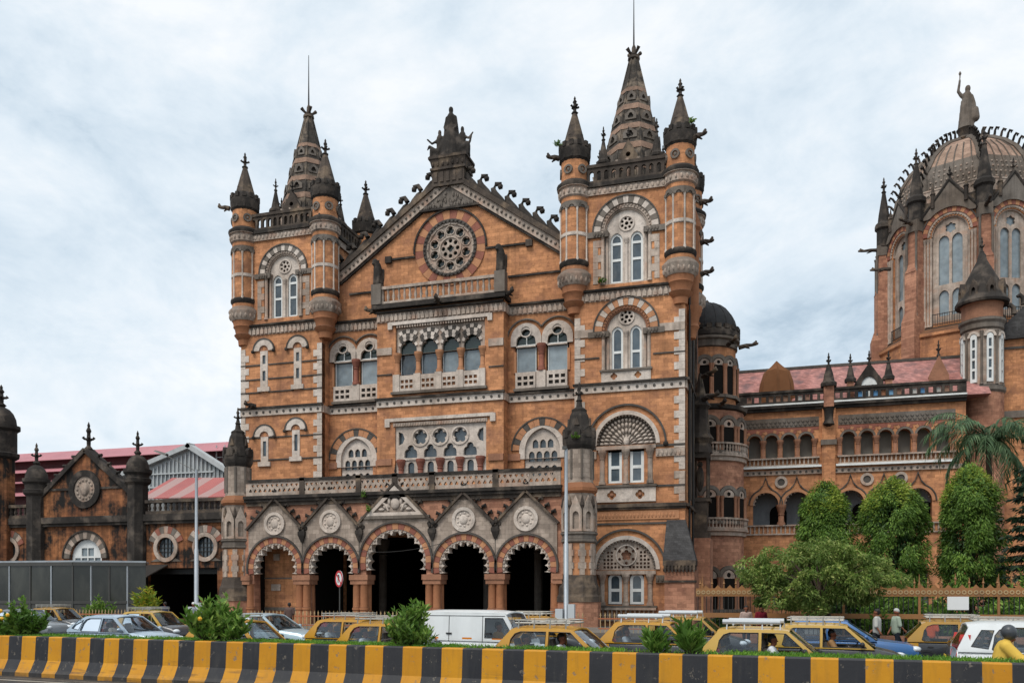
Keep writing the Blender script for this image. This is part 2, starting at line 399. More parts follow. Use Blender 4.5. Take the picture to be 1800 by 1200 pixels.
# ---- walls
def wall(x0, x1, y, th, z0, z1, holes, mat='brick', name='wall'):
    mb = MB(); mb.plate(rect(x0, x1, z0, z1), holes, y, y + th); return part(name, mb, mat, B)

LT0, LT1, RT0, RT1 = -40.95, -33.6, -13.3, -5.5
LC, RC = -37.05, -9.6
holesL = [arch(LC, 3.5, 24.3, 27.95, 'round', 20)]
slotsL = [(-38.8, 18.9, 21.75, 2), (-35.75, 18.9, 21.75, 2), (-38.75, 12.9, 14.85, 1), (-35.9, 13.2, 15.25, 1)]
for x, a, b, n in slotsL: holesL.append(rect(x - .3, x + .3, a, b))
wall(LT0, LT1, 60, .6, 0, 31.3, holesL)
holesR = [arch(RC, 3.64, 24.2, 28.05, 'round', 20), arch(RC, 3.1, 17.95, 20.95, 'round', 20)]
for cx in (-10.4, -8.85): holesR += [rect(cx - .52, cx + .52, 10.1, 12.45), rect(cx - .52, cx + .52, 1.5, 3.6)]
holesR += [arch(RC, 4.2, 12.75, 12.8, 'round', 20), arch(RC, 4.2, 3.95, 4.0, 'round', 20)]
wall(RT0, RT1, 60, .6, 0, 31.3, holesR)
for x0, x1 in ((LT0, LT1), (RT0, RT1)):
    mb = MB(); mb.box(x0, x0 + .6, 60.6, 67.5, 0, 31.3); mb.box(x1 - .6, x1, 60.6, 67.5, 0, 31.3); mb.box(x0, x1, 67.5, 68.1, 0, 31.3)
    mb.box(x0 + .6, x1 - .6, 60.6, 67.5, 30.6, 31.2); part('tower_wall', mb, 'brick', B)
mb = MB()
for x0, x1 in ((LT0, LT1), (RT0, RT1)):
    for z in (9.2, 17.0, 23.6): mb.box(x0 + .62, x1 - .62, 60.7, 67.4, z, z + .3)
    mb.box(x0 + .7, x1 - .7, 63.2, 63.4, .1, 30.5)
part('inner_floor', mb, 'dark', B)

# gabled centre wall
GA, GZ = -23.3, 34.1
sl_ = .69
def gz(x): return GZ - abs(x - GA) * sl_
recL, recR = (-32.35, -30.05), (-17.25, -14.85)
holesC = [circ(GA, 28.7, 2.12, 40)]
for cx in recL + recR: holesC.append(arch(cx, 1.75, 18.75, 21.05, 'trefoil'))
for cx in (-31.2, -16.0): holesC.append(arch(cx, 2.8, 10.9, 12.95, 'pointed', 16))
holesC.append(rect(-32.4, -14.5, .1, 6.7))
mb = MB(); mb.plate([(LT1, 0), (RT0, 0), (RT0, gz(RT0)), (GA, GZ), (LT1, gz(LT1))], holesC, 61.2, 61.8)
part('gable_wall', mb, 'brick', B)
# body behind, slate roof
mb = MB(); mb.box(LT1, RT0, 88, 88.6, 0, 26); mb.box(RT1 - .6, RT1, 68.1, 88, 0, 26); mb.box(LT0, LT0 + .6, 68.1, 88, 0, 26)
part('rear_wall', mb, 'brick2', B)
mb = MB(); y0, y1 = 61.85, 88
mb.add([(LT1, y0, gz(LT1) - .15), (GA, y0, GZ - .15), (RT0, y0, gz(RT0) - .15), (LT1, y1, gz(LT1) - .15), (GA, y1, GZ - .15), (RT0, y1, gz(RT0) - .15), (GA, y0, 20), (GA, y1, 20)],
       [(0, 1, 4, 3), (1, 2, 5, 4), (0, 6, 1), (1, 6, 2), (3, 4, 7), (4, 5, 7), (0, 3, 7, 6), (2, 6, 7, 5)])
part('roof', mb, 'slate', B)
mb = MB()
for x0, x1 in ((LT0, LT1), (RT0, RT1)): mb.frustum((x0 + x1) / 2, 78, 26, 29, 3.6, 10, .3, 8)
part('rear_roof', mb, 'slate', B)
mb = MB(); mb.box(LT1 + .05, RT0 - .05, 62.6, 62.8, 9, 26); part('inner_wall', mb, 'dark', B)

# ---- centre bay (stands 1.2 m forward)
CB0, CB1 = -28.85, -18.65
lights = [-26.32, -24.6, -22.88, -21.16]
hb = [rect(-27.3, -20.1, 18.9, 22.75), rect(-27.35, -20.0, 11.3, 15.35)]
mb = MB(); mb.plate(rect(CB0, CB1, 8.6, 23.8), hb, 60, 60.5)
part('bay_wall', mb, 'brick', B)
mb = MB(); mb.box(CB0, CB0 + .5, 60.5, 61.2, 8.6, 23.8); mb.box(CB1 - .5, CB1, 60.5, 61.2, 8.6, 23.8); mb.box(CB0, CB1, 60, 61.2, 23.8, 24.1); mb.box(CB0 + .5, CB1 - .5, 61.0, 61.19, 8.7, 23.7)
part('bay_return', mb, 'brick', B)

# ---- string courses, cornices
for a, b, y in ((LT0, LT1, 60), (LT1 + .02, CB0 - .0, 61.2), (CB0, CB1, 60), (CB1, RT0, 61.2), (RT0, RT1, 60)):
    dots_band(B, a, b, 16.55, 17.08, y)
    mb = MB(); mb.box(a - (.1 if y == 60 else 0), b + (.1 if y == 60 else 0), y - .26, y + .05, 17.08, 17.24); part('ledge', mb, 'soot', B)
    dentils(B, a, b, 23.05, 23.72, y)
for x in (CB1, RT1, LT1):
    for za, zb in ((16.55, 17.1), (23.05, 23.72)): mb = MB(); mb.box(x, x + .13, 60.02, 61.2 if x != RT1 else 68, za, zb); part('string_course', mb, 'pale', B)
def thin(parent, x0, x1, y, z, h=.1, d=.07, mat='greydk'):
    mb = MB(); mb.box(x0, x1, y - d, y + .05, z, z + h); return part('thin_course', mb, mat, parent)
for z in (18.4, 19.45, 20.6): 
    for a, b in ((LT0, -39.15), (-38.4, -36.1), (-35.4, LT1)): thin(B, a, b, 60, z)
for z in (12.95, 14.75):
    for a, b in ((LT0, -39.15), (-38.4, -36.3), (-35.5, LT1)): thin(B, a, b, 60, z)
for a, b, y in ((CB0, -27.6, 60), (-19.8, CB1, 60), (RT0, -11.5, 60), (-7.7, RT1, 60)):
    thin(B, a, b, y, 19.0); 
    mb = MB(); mb.box(a, b, y - .1, y + .05, 20.55, 21.1); part('impost_band', mb, 'pale', B)
for a, b in ((RT0, -11.6), (-7.6, RT1)): thin(B, a, b, 60, 9.75, .14); thin(B, a, b, 60, 12.55, .16)
for a, b, y in ((CB0, -27.6, 60), (-19.8, CB1, 60)):
    mb = MB(); mb.box(a, b, y - .12, y + .05, 12.1, 12.6); part('impost_band', mb, 'pink', B)
for a, b in ((LT1, -32.9), (-29.5, CB0), (CB1, -17.7), (-14.3, RT0)):
    mb = MB(); mb.box(a, b, 61.08, 61.25, 12.2, 12.7); part('impost_band', mb, 'pink', B)
# first-floor ledge and carved frieze of the right wing
mb = MB(); mb.box(RT0, RT1 + .1, 59.75, 60.05, 8.35, 8.6); mb.box(RT0, RT1 + .05, 59.85, 60.05, 8.2, 8.35); part('ledge', mb, 'soot2', B)
mb = MB(); mb.box(RT0 + .6, RT1 - .4, 59.93, 60.05, 7.5, 8.1)
for i in range(26): mb.ball((RT0 + .8 + i * .25, 59.93, 7.8), (.1, .06, .2), 6, 4)
part('frieze', mb, 'orange', B)
thin(B, RT0 + .3, RT1, 60, 7.15, .14)
# ---- quoins
for x, s_ in ((LT0, 1), (LT1, -1), (RT0, 1), (RT1, -1)):
    for z0, z1 in ((10.9, 16.5), (17.3, 22.0)): quoins(B, x, 60, z0, z1, s_, mat='pale_clean')
for z0, z1 in ((8.7, 10.8),): quoins(B, RT1, 60, z0, z1, -1, mat='pale')

# ---- tall two-light arched windows (top of both towers, second floor of the right wing)
def big_window(cx, z0, zs, Ro, Rm, w, vm, n, lw=.86, off=.72, zl=None, split=None, lower=True, y=60):
    a = MB(); a.ring(cx, zs, Ro, Ro + .1, 0, 180, y - .16, y + .1, 24); hood = part('hood_mould', a, 'greydk', B)
    voussoirs(hood, cx, zs, Rm, Ro, 0, 180, n, y - .1, y + .3, vm)
    a = MB(); a.ring(cx, zs, w, Rm, 0, 180, y + .02, y + .4, 24); a.ring(cx, zs, w - .1, w + .06, 0, 180, y + .12, y + .45, 24)
    for i in range(22): 
        t = R(4 + 172 * i / 21); a.ball((cx + (w + Rm) / 2 * math.cos(t), y + .02, zs + (w + Rm) / 2 * math.sin(t)), .09, 5, 4)
    part('arch_moulding', a, 'pink' if lower else 'pale', B)
    zl = zl or zs - .5
    holes = [arch(cx - off, lw, z0 + .15, zl, 'pointed', 10), arch(cx + off, lw, z0 + .15, zl, 'pointed', 10)]
    rz = zl + lw * .5 + .72; rr = .17
    holes.append(circ(cx, rz, rr * .8, 10))
    for k in range(7): holes.append(circ(cx + .34 * math.cos(2 * PI * k / 7), rz + .34 * math.sin(2 * PI * k / 7), .11, 8))
    a = MB(); a.plate(arch(cx, 2 * w, z0, zs, 'round', 24), holes, y + .25, y + .42); tp = part('tracery', a, 'pale_clean', B)
    a = MB(); a.ring(cx, rz, .47, .58, 0, 360, y + .18, y + .3, 20); part('roundel_ring', a, 'pale_clean', tp)
    a = MB(); a.plate(arch(cx, 2 * w - .1, z0, zs, 'round', 20), [], y + .47, y + .5); part('backing', a, 'dark', tp)
    for s_ in (-1, 1):
        sash(B, cx + s_ * off, lw + .02, z0 + .15, zl, y + .36, 'pointed', .16, split + (zl - .25,) if not lower else split)
        column(B, cx + s_ * (w + .12), y + .05, z0, zs - .05, .13, 'pale'); column(B, cx + s_ * (w - .18), y + .2, z0, zs - .05, .1, 'pale')
    column(B, cx, y + .2, z0, zl + .1, .11, 'pale_clean')
    for s_ in (-1, 1):
        a = MB(); a.box(min(cx + s_ * (w - .3), cx + s_ * (Ro + .45)), max(cx + s_ * (w - .3), cx + s_ * (Ro + .45)), y - .16, y + .1, zs - .42, zs - .02)
        for k in range(4): a.ball((cx + s_ * (w + k * .22), y - .18, zs - .22), (.1, .07, .16), 6, 4)
        part('capital_band', a, 'grey', B)
big_window(LC, 24.25, 27.95, 2.1, 1.65, 1.45, ['pale_clean', 'grey'], 17, .84, .68, 27.3, (25.9,), False)
big_window(RC, 24.2, 28.0, 2.3, 1.82, 1.55, ['pale_clean', 'grey'], 17, .88, .72, 27.35, (25.95,), False)
big_window(RC, 18.0, 20.9, 2.25, 1.72, 1.5, ['orange', 'pale_clean'], 17, .82, .66, 20.75, (19.4,), True)
for cx, x0, x1 in ((LC, LT0 + 1, LT1 - 1), (RC, RT0 + 1, RT1 - 1)):
    for s_ in (-1, 1):
        quoins(B, cx + s_ * 2.35, 60, 24.3, 27.4, -s_, .35, .62, .5, 'pale', .04, .3)
# carved apron under the second floor window
mb = MB(); mb.plate(rect(RC - 1.75, RC + 1.75, 17.25, 18.0), [foil(RC - .85, 17.65, .25, 4), foil(RC + .85, 17.65, .25, 4)], 59.9, 60.1); ap = part('apron', mb, 'pale_clean', B)
mb = MB(); mb.box(RC - 1.4, RC + 1.4, 60.01, 60.04, 17.35, 17.95); part('backing', mb, 'greydk', ap)
mb = MB(); mb.box(RC - 1.85, RC + 1.85, 59.8, 60.05, 17.98, 18.12); part('sill', mb, 'grey', B)

# ---- blind tympana: first floor fan, ground floor lattice
def tymp(cx, zs, kind):
    a = MB(); a.ring(cx, zs, 2.72, 2.86, 0, 180, 59.86, 60.1, 30); part('hood_mould', a, 'greydk', B)
    for s_ in (-1, 1): a = MB(); a.ball((cx + s_ * 2.79, 59.85, zs - .08), .19, 8, 6); part('label_stop', a, 'soot', B)
    a = MB(); a.ring(cx, zs, 2.1, 2.38, 0, 180, 59.9, 60.2, 30); part('arch_ring', a, 'pale_clean', B)
    a = MB()
    for i in range(27):
        t0 = R(3 + 174 * i / 26); a.ball((cx + 2.02 * math.cos(t0), 59.96, zs + 2.02 * math.sin(t0)), .085, 6, 4)
    part('bead_row', a, 'grey', B, kind='stuff')
    if kind == 'fan':
        a = MB(); a.plate(arch(cx, 4.19, zs - .04, zs, 'round', 30), [], 60.22, 60.5); tp = part('tympanum', a, 'grey', B)
        a = MB()
        for k, (r0, r1, m) in enumerate(((.35, .8, 9), (.8, 1.25, 13), (1.25, 1.65, 17), (1.62, 1.95, 21))):
            for i in range(m):
                t0 = R(180 * (i + .5) / m); rm = (r0 + r1) / 2; c, s_ = math.cos(t0), math.sin(t0)
                mt = Matrix.Translation((cx + rm * c, 60.2, zs + rm * s_)) @ Matrix.Rotation(-t0, 4, 'Y'); a.M = mt
                a.ball((0, 0, 0), ((r1 - r0) * .5, .12, PI * rm / m * .4), 6, 4); a.M = None
        a.ball((cx, 60.15, zs + .25), (.22, .2, .35), 8, 6)
        part('fan_carving', a, 'pale_clean', tp, smooth=50, kind='stuff')
    else:
        holes = []; q = .26
        for i in range(-8, 9):
            for j in range(0, 9):
                x, z = cx + i * q, zs + .16 + j * q
                cor = [(x - .08, z - .08), (x + .08, z - .08), (x + .08, z + .08), (x - .08, z + .08)]
                if all(math.hypot(p[0] - cx, p[1] - zs) < 1.9 for p in cor) and all(math.hypot(p[0] - cx, p[1] - zs - 1.0) > .78 for p in cor): holes.append(cor)
        holes.append(foil(cx, zs + 1.0, .38, 5))
        for k in range(6): t0 = R(30 + 60 * k); holes.append(circ(cx + .56 * math.cos(t0), zs + 1 + .56 * math.sin(t0), .11, 8))
        a = MB(); a.plate(arch(cx, 4.19, zs - .04, zs, 'round', 30), holes, 60.15, 60.32); tp = part('tympanum', a, 'pale', B)
        a = MB(); a.plate(arch(cx, 4.15, zs - .03, zs, 'round', 24), [], 60.42, 60.5); part('backing', a, 'brick2', tp)
        a = MB(); a.ring(cx, zs + 1, .68, .76, 0, 360, 60.08, 60.2, 20); part('roundel_ring', a, 'pale_clean', tp)
tymp(RC, 12.8, 'fan'); tymp(RC, 4.0, 'lattice')
for zb, zt, ze in ((10.1, 12.3, 12.4), (1.55, 3.45, 3.6)):
    for cx in (-10.38, -8.84):
        sash(B, cx, .98, zb, zt - .2 if zb < 5 else zt, 60.12, 'round' if zb < 5 else 'flat', .2, ((zb + zt) / 2 - .02,), gmat='glass')
        a = MB(); a.box(cx - .52, cx + .52, 60.3, 60.34, zb - .1, ze + .1); part('backing', a, 'dark', B)
    for cx in (-11.3, -9.61, -7.9): column(B, cx, 59.98, zb - .1, ze + .05, .17, 'pale')
    a = MB(); a.box(RC - 2.1, RC + 2.1, 59.82, 60.05, ze + .05, ze + .3); part('lintel', a, 'pale', B)
    for s_ in (-1, 1):
        a = MB(); x0, x1 = (RT0, RC - 2.1) if s_ < 0 else (RC + 2.1, RT1); a.box(x0, x1, 59.86, 60.05, ze - .55, ze - .02)
        for k in range(int((x1 - x0) / .3)): a.ball((x0 + .15 + k * .3, 59.85, ze - .3), (.11, .07, .2), 6, 4)
        part('carved_band', a, 'pale' if zb > 5 else 'grey', B)
mb = MB(); mb.plate(rect(RC - 2.1, RC + 2.1, 8.75, 9.75), [foil(RC - 1.0, 9.25, .33, 4), foil(RC + 1.0, 9.25, .33, 4)], 59.85, 60.1); ap = part('apron', mb, 'pale_clean', B)
mb = MB(); mb.box(RC - 1.8, RC + 1.8, 60.01, 60.04, 8.85, 9.7); mb.ball((RC - 1, 59.95, 9.25), .15); mb.ball((RC + 1, 59.95, 9.25), .15); part('backing', mb, 'pink', ap)
mb = MB(); mb.box(RC - 2.2, RC + 2.2, 59.75, 60.05, 9.78, 9.95); mb.box(RC - 2.2, RC + 2.2, 59.75, 60.05, 1.3, 1.45); part('sill', mb, 'grey', B)
balustrade(B, RC - 2.1, RC + 2.1, .35, 1.3, 59.75, 'pale', .32, .2)

# ---- slit windows of the left tower
for x, a, b, n in slotsL:
    mb = MB(); zt = b
    holes = [rect(x - .14, x + .14, a + .45, a + 1.25), rect(x - .14, x + .14, a + 1.8, a + 2.5)] if n == 2 else [rect(x - .15, x + .15, a + .4, b - .35)]
    mb.plate(rect(x - .34, x + .34, a - .05, b), holes, 59.95, 60.15); w_ = part('window', mb, 'pale_clean', B)
    mb = MB(); mb.box(x - .25, x + .25, 60.06, 60.1, a, b); part('pane', mb, 'glass', w_)
    mb = MB(); mb.box(x - .55, x + .55, 59.84, 60.05, a - .42, a - .06); part('sill', mb, 'pale_clean', B)
    mb = MB(); mb.ring(x, b + .02, .42, .9, 0, 180, 59.88, 60.1, 16); hd = part('hood', mb, 'pale_clean', B)
    mb = MB(); mb.ring(x, b + .02, .9, 1.0, 0, 180, 59.84, 60.1, 16); part('hood_mould', mb, 'greydk', hd)
    mb = MB(); mb.plate(arch(x, .84, b, b + .02, 'round'), [circ(x, b + .2, .16, 10)], 59.98, 60.08); part('tympanum', mb, 'pink', hd)
    mb = MB(); mb.box(x - .2, x + .2, 60.02, 60.06, b + .02, b + .38); part('backing', mb, 'dark', hd)
    for s_ in (-1, 1): mb = MB(); mb.ball((x + s_ * .95, 59.82, b - .05), .15, 7, 5); part('label_stop', mb, 'soot', hd)

# ---- second floor: paired trefoil windows in the recesses
for pair in (recL, recR):
    mc = sum(pair) / 2
    for cx in pair:
        mb = MB(); mb.plate(arch(cx, 2.36, 20.7, 21.2, 'round', 20), [arch(cx, 1.5, 20.6, 21.0, 'trefoil')], 61.08, 61.3)
        mb.v = mb.v  # plate with its trefoil opening
        hd = part('trefoil_arch', mb, 'pale_clean', B)
        mb = MB(); mb.ring(cx, 21.2, 1.42, 1.52, 10 if cx == pair[1] else 35, 145 if cx == pair[1] else 170, 61.05, 61.25, 18); part('hood_mould', mb, 'grey', hd)
        sash(B, cx, 1.5, 18.7, 20.75, 61.3, 'flat', .05, (20.7,) if False else (), gmat='glass_blind')
        mb = MB(); mb.plate(arch(cx, 1.5, 20.75, 21.0, 'trefoil'), [], 61.42, 61.46); part('pane', mb, 'rose', hd)
        mb = MB(); mb.box(cx - .04, cx + .04, 61.3, 61.4, 20.8, 21.5); mb.box(cx - .72, cx + .72, 61.28, 61.4, 20.7, 20.82); part('glazing_bar', mb, 'white', hd)
        mb = MB(); mb.ring(cx, 21.75, .36, .46, 0, 360, 61.02, 61.12, 16); part('roundel_ring', mb, 'pale_clean', hd)
        holes = []
        for k in range(3):
            for j in range(2): holes.append(rect(cx - .62 + k * .46, cx - .3 + k * .46, 17.72 + j * .42, 17.98 + j * .42))
        mb = MB(); mb.plate(rect(cx - .78, cx + .78, 17.5, 18.7), holes, 60.95, 61.12); bp = part('window_balustrade', mb, 'pale_clean', B)
        mb = MB(); mb.box(cx - .7, cx + .7, 61.13, 61.18, 17.6, 18.6); part('backing', mb, 'greydk', bp)
    mb = MB(); mb.box(mc - .35, mc + .35, 60.9, 61.2, 17.5, 18.75); part('pedestal', mb, 'pale_clean', B)
    column(B, mc, 61.1, 18.75, 20.75, .2, 'red')
    for s_ in (-1, 1): mb = MB(); mb.box(mc + s_ * 2.05 - .1, mc + s_ * 2.05 + .1, 61.1, 61.3, 18.7, 20.3); part('jamb', mb, 'orange', B)
    mb = MB(); mb.box(pair[0] - .9, pair[1] + .9, 60.85, 61.25, 17.3, 17.5); part('sill', mb, 'grey', B)

# ---- first floor: pointed windows of the recesses
for cx in (-31.2, -16.0):
    zs = 12.95
    mb = MB(); mb.ring(cx, zs, 2.3, 2.4, 0, 180, 61.05, 61.3, 24); hd = part('hood_mould', mb, 'greydk', B)
    voussoirs(hd, cx, zs, 1.78, 2.3, 0, 180, 15, 61.1, 61.5, ['orange', 'greydk', 'orange'])
    mb = MB(); o = arch(cx, 3.55, 12.3, zs, 'round', 24); mb.plate(o, [arch(cx, 2.7, 12.32, zs - .05, 'pointed', 16)], 61.12, 61.4); part('arch_ring', mb, 'pale_clean', B)
    hs = []
    for r_, (z, n, w) in enumerate(((11.05, 4, .42), (12.1, 4, .44), (13.1, 3, .44))):
        for i in range(n):
            x = cx + (i - (n - 1) / 2) * .58; hs.append(arch(x, w, z, z + (.5 if z < 13 else .36), 'pointed', 6))
    mb = MB(); mb.plate(arch(cx, 2.72, 10.9, zs - .05, 'pointed', 16), hs, 61.35, 61.5); tr = part('tracery_window', mb, 'pale_clean', B)
    mb = MB(); mb.plate(arch(cx, 2.74, 10.9, zs - .05, 'pointed', 16), [], 61.53, 61.57); part('pane', mb, 'glass', tr)

# ---- centre bay, second floor: four trefoil lights under a chequered band
mb = MB(); mb.box(-27.75, -19.65, 59.85, 60.05, 22.75, 23.0); mb.box(-27.9, -27.55, 59.84, 60.05, 22.45, 22.98); mb.box(-19.85, -19.5, 59.84, 60.05, 22.45, 22.98); part('label_mould', mb, 'pale_clean', B)
mb = MB()
for i in range(34): mb.box(-27.2 + i * .21, -27.08 + i * .21, 59.92, 60.3, 22.55, 22.72)
part('dentil_row', mb, 'pale', B, kind='stuff')
mb = MB(); mb.plate(rect(-27.3, -20.1, 20.55, 22.75), [arch(x, 1.36, 20.56, 20.95, 'trefoil') for x in lights], 60.2, 60.42); ck = part('window_head', mb, 'pale', B)
for x in lights:
    voussoirs(ck, x, 20.98, .62, .84, 14, 166, 7, 60.1, 60.25, ['pale_clean', 'greydk'], name='chequer_block')
    voussoirs(ck, x, 20.98, .86, 1.14, 46, 134, 5, 60.1, 60.25, ['greydk', 'pale_clean'], name='chequer_block')
    voussoirs(ck, x, 20.98, 1.16, 1.44, 56, 124, 5, 60.1, 60.25, ['pale_clean', 'greydk'], name='chequer_block')
    mb = MB(); mb.plate(arch(x, 1.4, 20.56, 20.95, 'trefoil'), [], 60.44, 60.47); part('pane', mb, 'rose', ck)
    sash(B, x, 1.36, 18.95, 20.5, 60.34, 'flat', .05, (), gmat='glass_blind' if x > -23 else 'glass')
    hs = [rect(x - .5 + k * .36, x - .24 + k * .36, 17.88 + j * .4, 18.12 + j * .4) for k in range(3) for j in range(2)]
    mb = MB(); mb.plate(rect(x - .58, x + .58, 17.68, 18.85), hs, 59.85, 60.0); bp = part('window_balustrade', mb, 'pale_clean', B)
    mb = MB(); mb.box(x - .52, x + .52, 60.003, 60.02, 17.75, 18.8); part('backing', mb, 'greydk', bp)
for x in (-27.18, -25.46, -23.74, -22.02, -20.3):
    column(B, x, 60.1, 18.95, 20.62, .18, 'orange'); mb = MB(); mb.box(x - .27, x + .27, 59.78, 60.05, 17.62, 18.95); part('pedestal', mb, 'pale_clean', B)
mb = MB(); mb.box(-27.6, -19.9, 59.72, 60.05, 17.45, 17.64); part('sill', mb, 'grey', B)
# first floor: foiled tracery over small round-headed lights
mb = MB(); mb.box(-28.0, -19.4, 59.85, 60.05, 15.4, 15.65); mb.box(-28.15, -27.75, 59.84, 60.05, 15.0, 15.63); mb.box(-19.65, -19.25, 59.84, 60.05, 15.0, 15.63); part('label_mould', mb, 'pale_clean', B)
mb = MB(); mb.box(-27.5, -19.9, 59.95, 60.2, 15.02, 15.3)
for i in range(36): mb.box(-27.4 + i * .208, -27.3 + i * .208, 59.9, 60.1, 15.05, 15.25)
part('dentil_row', mb, 'pale', B)
lx = [-26.1, -24.5, -22.9, -21.3]
hs = [foil(-25.3 + k * 1.6, 14.15, .56, 5) for k in range(3)] + [arch(x, 1.05, 12.62, 12.95, 'trefoil') for x in lx]
hs += [[(-27.1, 13.6), (-26.75, 13.75), (-26.6, 14.1), (-26.75, 14.5), (-27.1, 14.65)], [(-20.25, 13.6), (-20.25, 14.65), (-20.6, 14.5), (-20.75, 14.1), (-20.6, 13.75)]]
mb = MB(); mb.plate(rect(-27.35, -20.0, 12.45, 15.02), hs, 60.12, 60.38); tr = part('tracery', mb, 'pale_clean', B)
mb = MB(); mb.box(-27.3, -20.05, 60.4, 60.43, 12.4, 15.0); part('pane', mb, 'glass', tr)
mb = MB()
for k in range(3): mb.ring(-25.3 + k * 1.6, 14.15, .6, .72, 0, 360, 60.04, 60.15, 20)
part('roundel_ring', mb, 'pale_clean', tr)
mb = MB(); mb.plate(rect(-27.35, -20.0, 11.3, 12.45), [arch(x, .52, 11.45, 12.05, 'round', 8) for x in lx], 60.2, 60.36); tr = part('lower_lights', mb, 'pale_clean', B)
mb = MB(); mb.box(-27.3, -20.05, 60.38, 60.42, 11.3, 12.4); part('pane', mb, 'glass', tr)
for x in (-26.9, -25.3, -23.7, -22.1, -20.5): column(B, x, 60.12, 11.0, 12.5, .2, 'red')

# ---- gable: rose, dark label, relief, coping with crockets
RZ = 28.7
voussoirs_p = part('rose_hood', (lambda a: a.ring(GA, RZ, 2.86, 2.99, -4, 184, 61.02, 61.25, 40))(MB()), 'soot', B)
voussoirs(voussoirs_p, GA, RZ, 2.18, 2.86, -180, 180, 28, 61.13, 61.4, ['red', 'orange'])
mb = MB(); mb.ring(GA, RZ, 1.95, 2.18, 0, 360, 61.05, 61.5, 48)
for i in range(40): t = 2 * PI * i / 40; mb.ball((GA + 2.07 * math.cos(t), 61.05, RZ + 2.07 * math.sin(t)), .1, 6, 4)
rose = part('rose_window', mb, 'greydk', B)
hs = [foil(GA + 1.35 * math.cos(2 * PI * k / 10 + PI / 2), RZ + 1.35 * math.sin(2 * PI * k / 10 + PI / 2), .33, 3, .4, 18, 90 + 36 * k) for k in range(10)]
hs += [circ(GA + .58 * math.cos(2 * PI * k / 8), RZ + .58 * math.sin(2 * PI * k / 8), .16, 10) for k in range(8)] + [foil(GA, RZ, .28, 4)]
mb = MB(); mb.plate(circ(GA, RZ, 1.96, 48), hs, 61.25, 61.45); mb.ring(GA, RZ, .8, .92, 0, 360, 61.16, 61.3, 28); mb.ring(GA, RZ, 1.78, 1.95, 0, 360, 61.14, 61.3, 36)
for k in range(20): a_ = 2 * PI * k / 20; mb.ball((GA + 1.86 * math.cos(a_), 61.14, RZ + 1.86 * math.sin(a_)), .07, 5, 4)
for k in range(10): a_ = 2 * PI * k / 10 + PI / 2; mb.ring(GA + 1.35 * math.cos(a_), RZ + 1.35 * math.sin(a_), .33, .39, 0, 360, 61.18, 61.3, 14)
part('tracery', mb, 'pale', rose)
mb = MB(); mb.plate(circ(GA, RZ, 2.0, 32), [], 61.5, 61.54); part('pane', mb, 'rose', rose)
for xa, xb, za in ((-28.4, GA - 2.9, 28.25), (GA + 2.9, -17.0, 28.25), (-31.8, CB0, 25.9), (CB1, RT0, 25.9)):
    mb = MB(); mb.box(xa, xb, 61.07, 61.25, za, za + .15); part('thin_course', mb, 'soot', B)
for x in (-28.4, -17.0): mb = MB(); mb.box(x - .25, x + .25, 60.95, 61.25, 28.05, 28.55); part('label_stop', mb, 'soot2', B)
tzb = 31.75
mb = MB(); hw = (GZ - .75 - tzb) / sl_; mb.plate([(GA - hw, tzb), (GA + hw, tzb), (GA, GZ - .75)], [], 60.98, 61.2)
random.seed(3)
for i in range(70):
    x = GA + random.uniform(-hw + .3, hw - .3); zt = (GZ - .9 - abs(x - GA) * sl_); z = random.uniform(tzb + .12, max(tzb + .13, zt - .15)); mb.ball((x, 60.97, z), (random.uniform(.06, .12), .1, random.uniform(.1, .28)), 6, 4)
part('gable_relief', mb, 'grey', B)
mb = MB(); mb.box(GA - hw - .1, GA + hw + .1, 60.9, 61.2, tzb - .14, tzb); part('thin_course', mb, 'soot', B)
ang = math.atan(sl_)
for s_, xe in ((-1, LT1 + .6), (1, RT0 - .6)):
    L = (abs(xe - GA)) / math.cos(ang)
    mt = Matrix.Translation((GA, 61.2, GZ)) @ Matrix.Rotation(ang if s_ > 0 else -ang, 4, 'Y')
    for nm, za, zb_, ya, yb, m in (('coping_band', -.62, -.02, -.3, .05, 'pale'), ('coping_edge', -.78, -.62, -.2, .05, 'soot'), ('coping', -.02, .36, -.48, .6, 'soot2')):
        mb = MB(); mb.M = mt; x0, x1 = (0, L) if s_ > 0 else (-L, 0); mb.box(x0, x1, ya, yb, za, zb_); part(nm, mb, m, B)
    mb = MB()
    for i in range(int(L / .42)): x = s_ * (.3 + i * .42); mb.M = mt; mb.ball((x, -.32, -.32), .11, 6, 4)
    part('ballflower_row', mb, 'grey', B, kind='stuff')
    n = 8
    for i in range(n):
        t = 1.6 + i * (L - 2.2) / (n - 1); px, pz = GA + s_ * t * math.cos(ang), GZ - t * math.sin(ang) + .3
        if i == 0 and s_ < 0: src = None
        mb = MB(); q = s_
        mb.tube([(q * 1.0, 0, -.7), (q * .45, 0, -.2), (q * .08, 0, .35), (q * -.02, 0, .75), (q * .2, 0, 1.08), (q * .52, 0, 1.02), (q * .56, 0, .78), (q * .4, 0, .72)], [.2, .36, .28, .2, .18, .2, .19, .1], 8); mb.ball((q * .54, 0, .86), (.21, .2, .21), 8, 6)
        if i == 0: src = proto('crocket', mb, 'soot', B, (px, 61.2, pz), smooth=60)
        else: inst(src, B, (px, 61.2, pz))
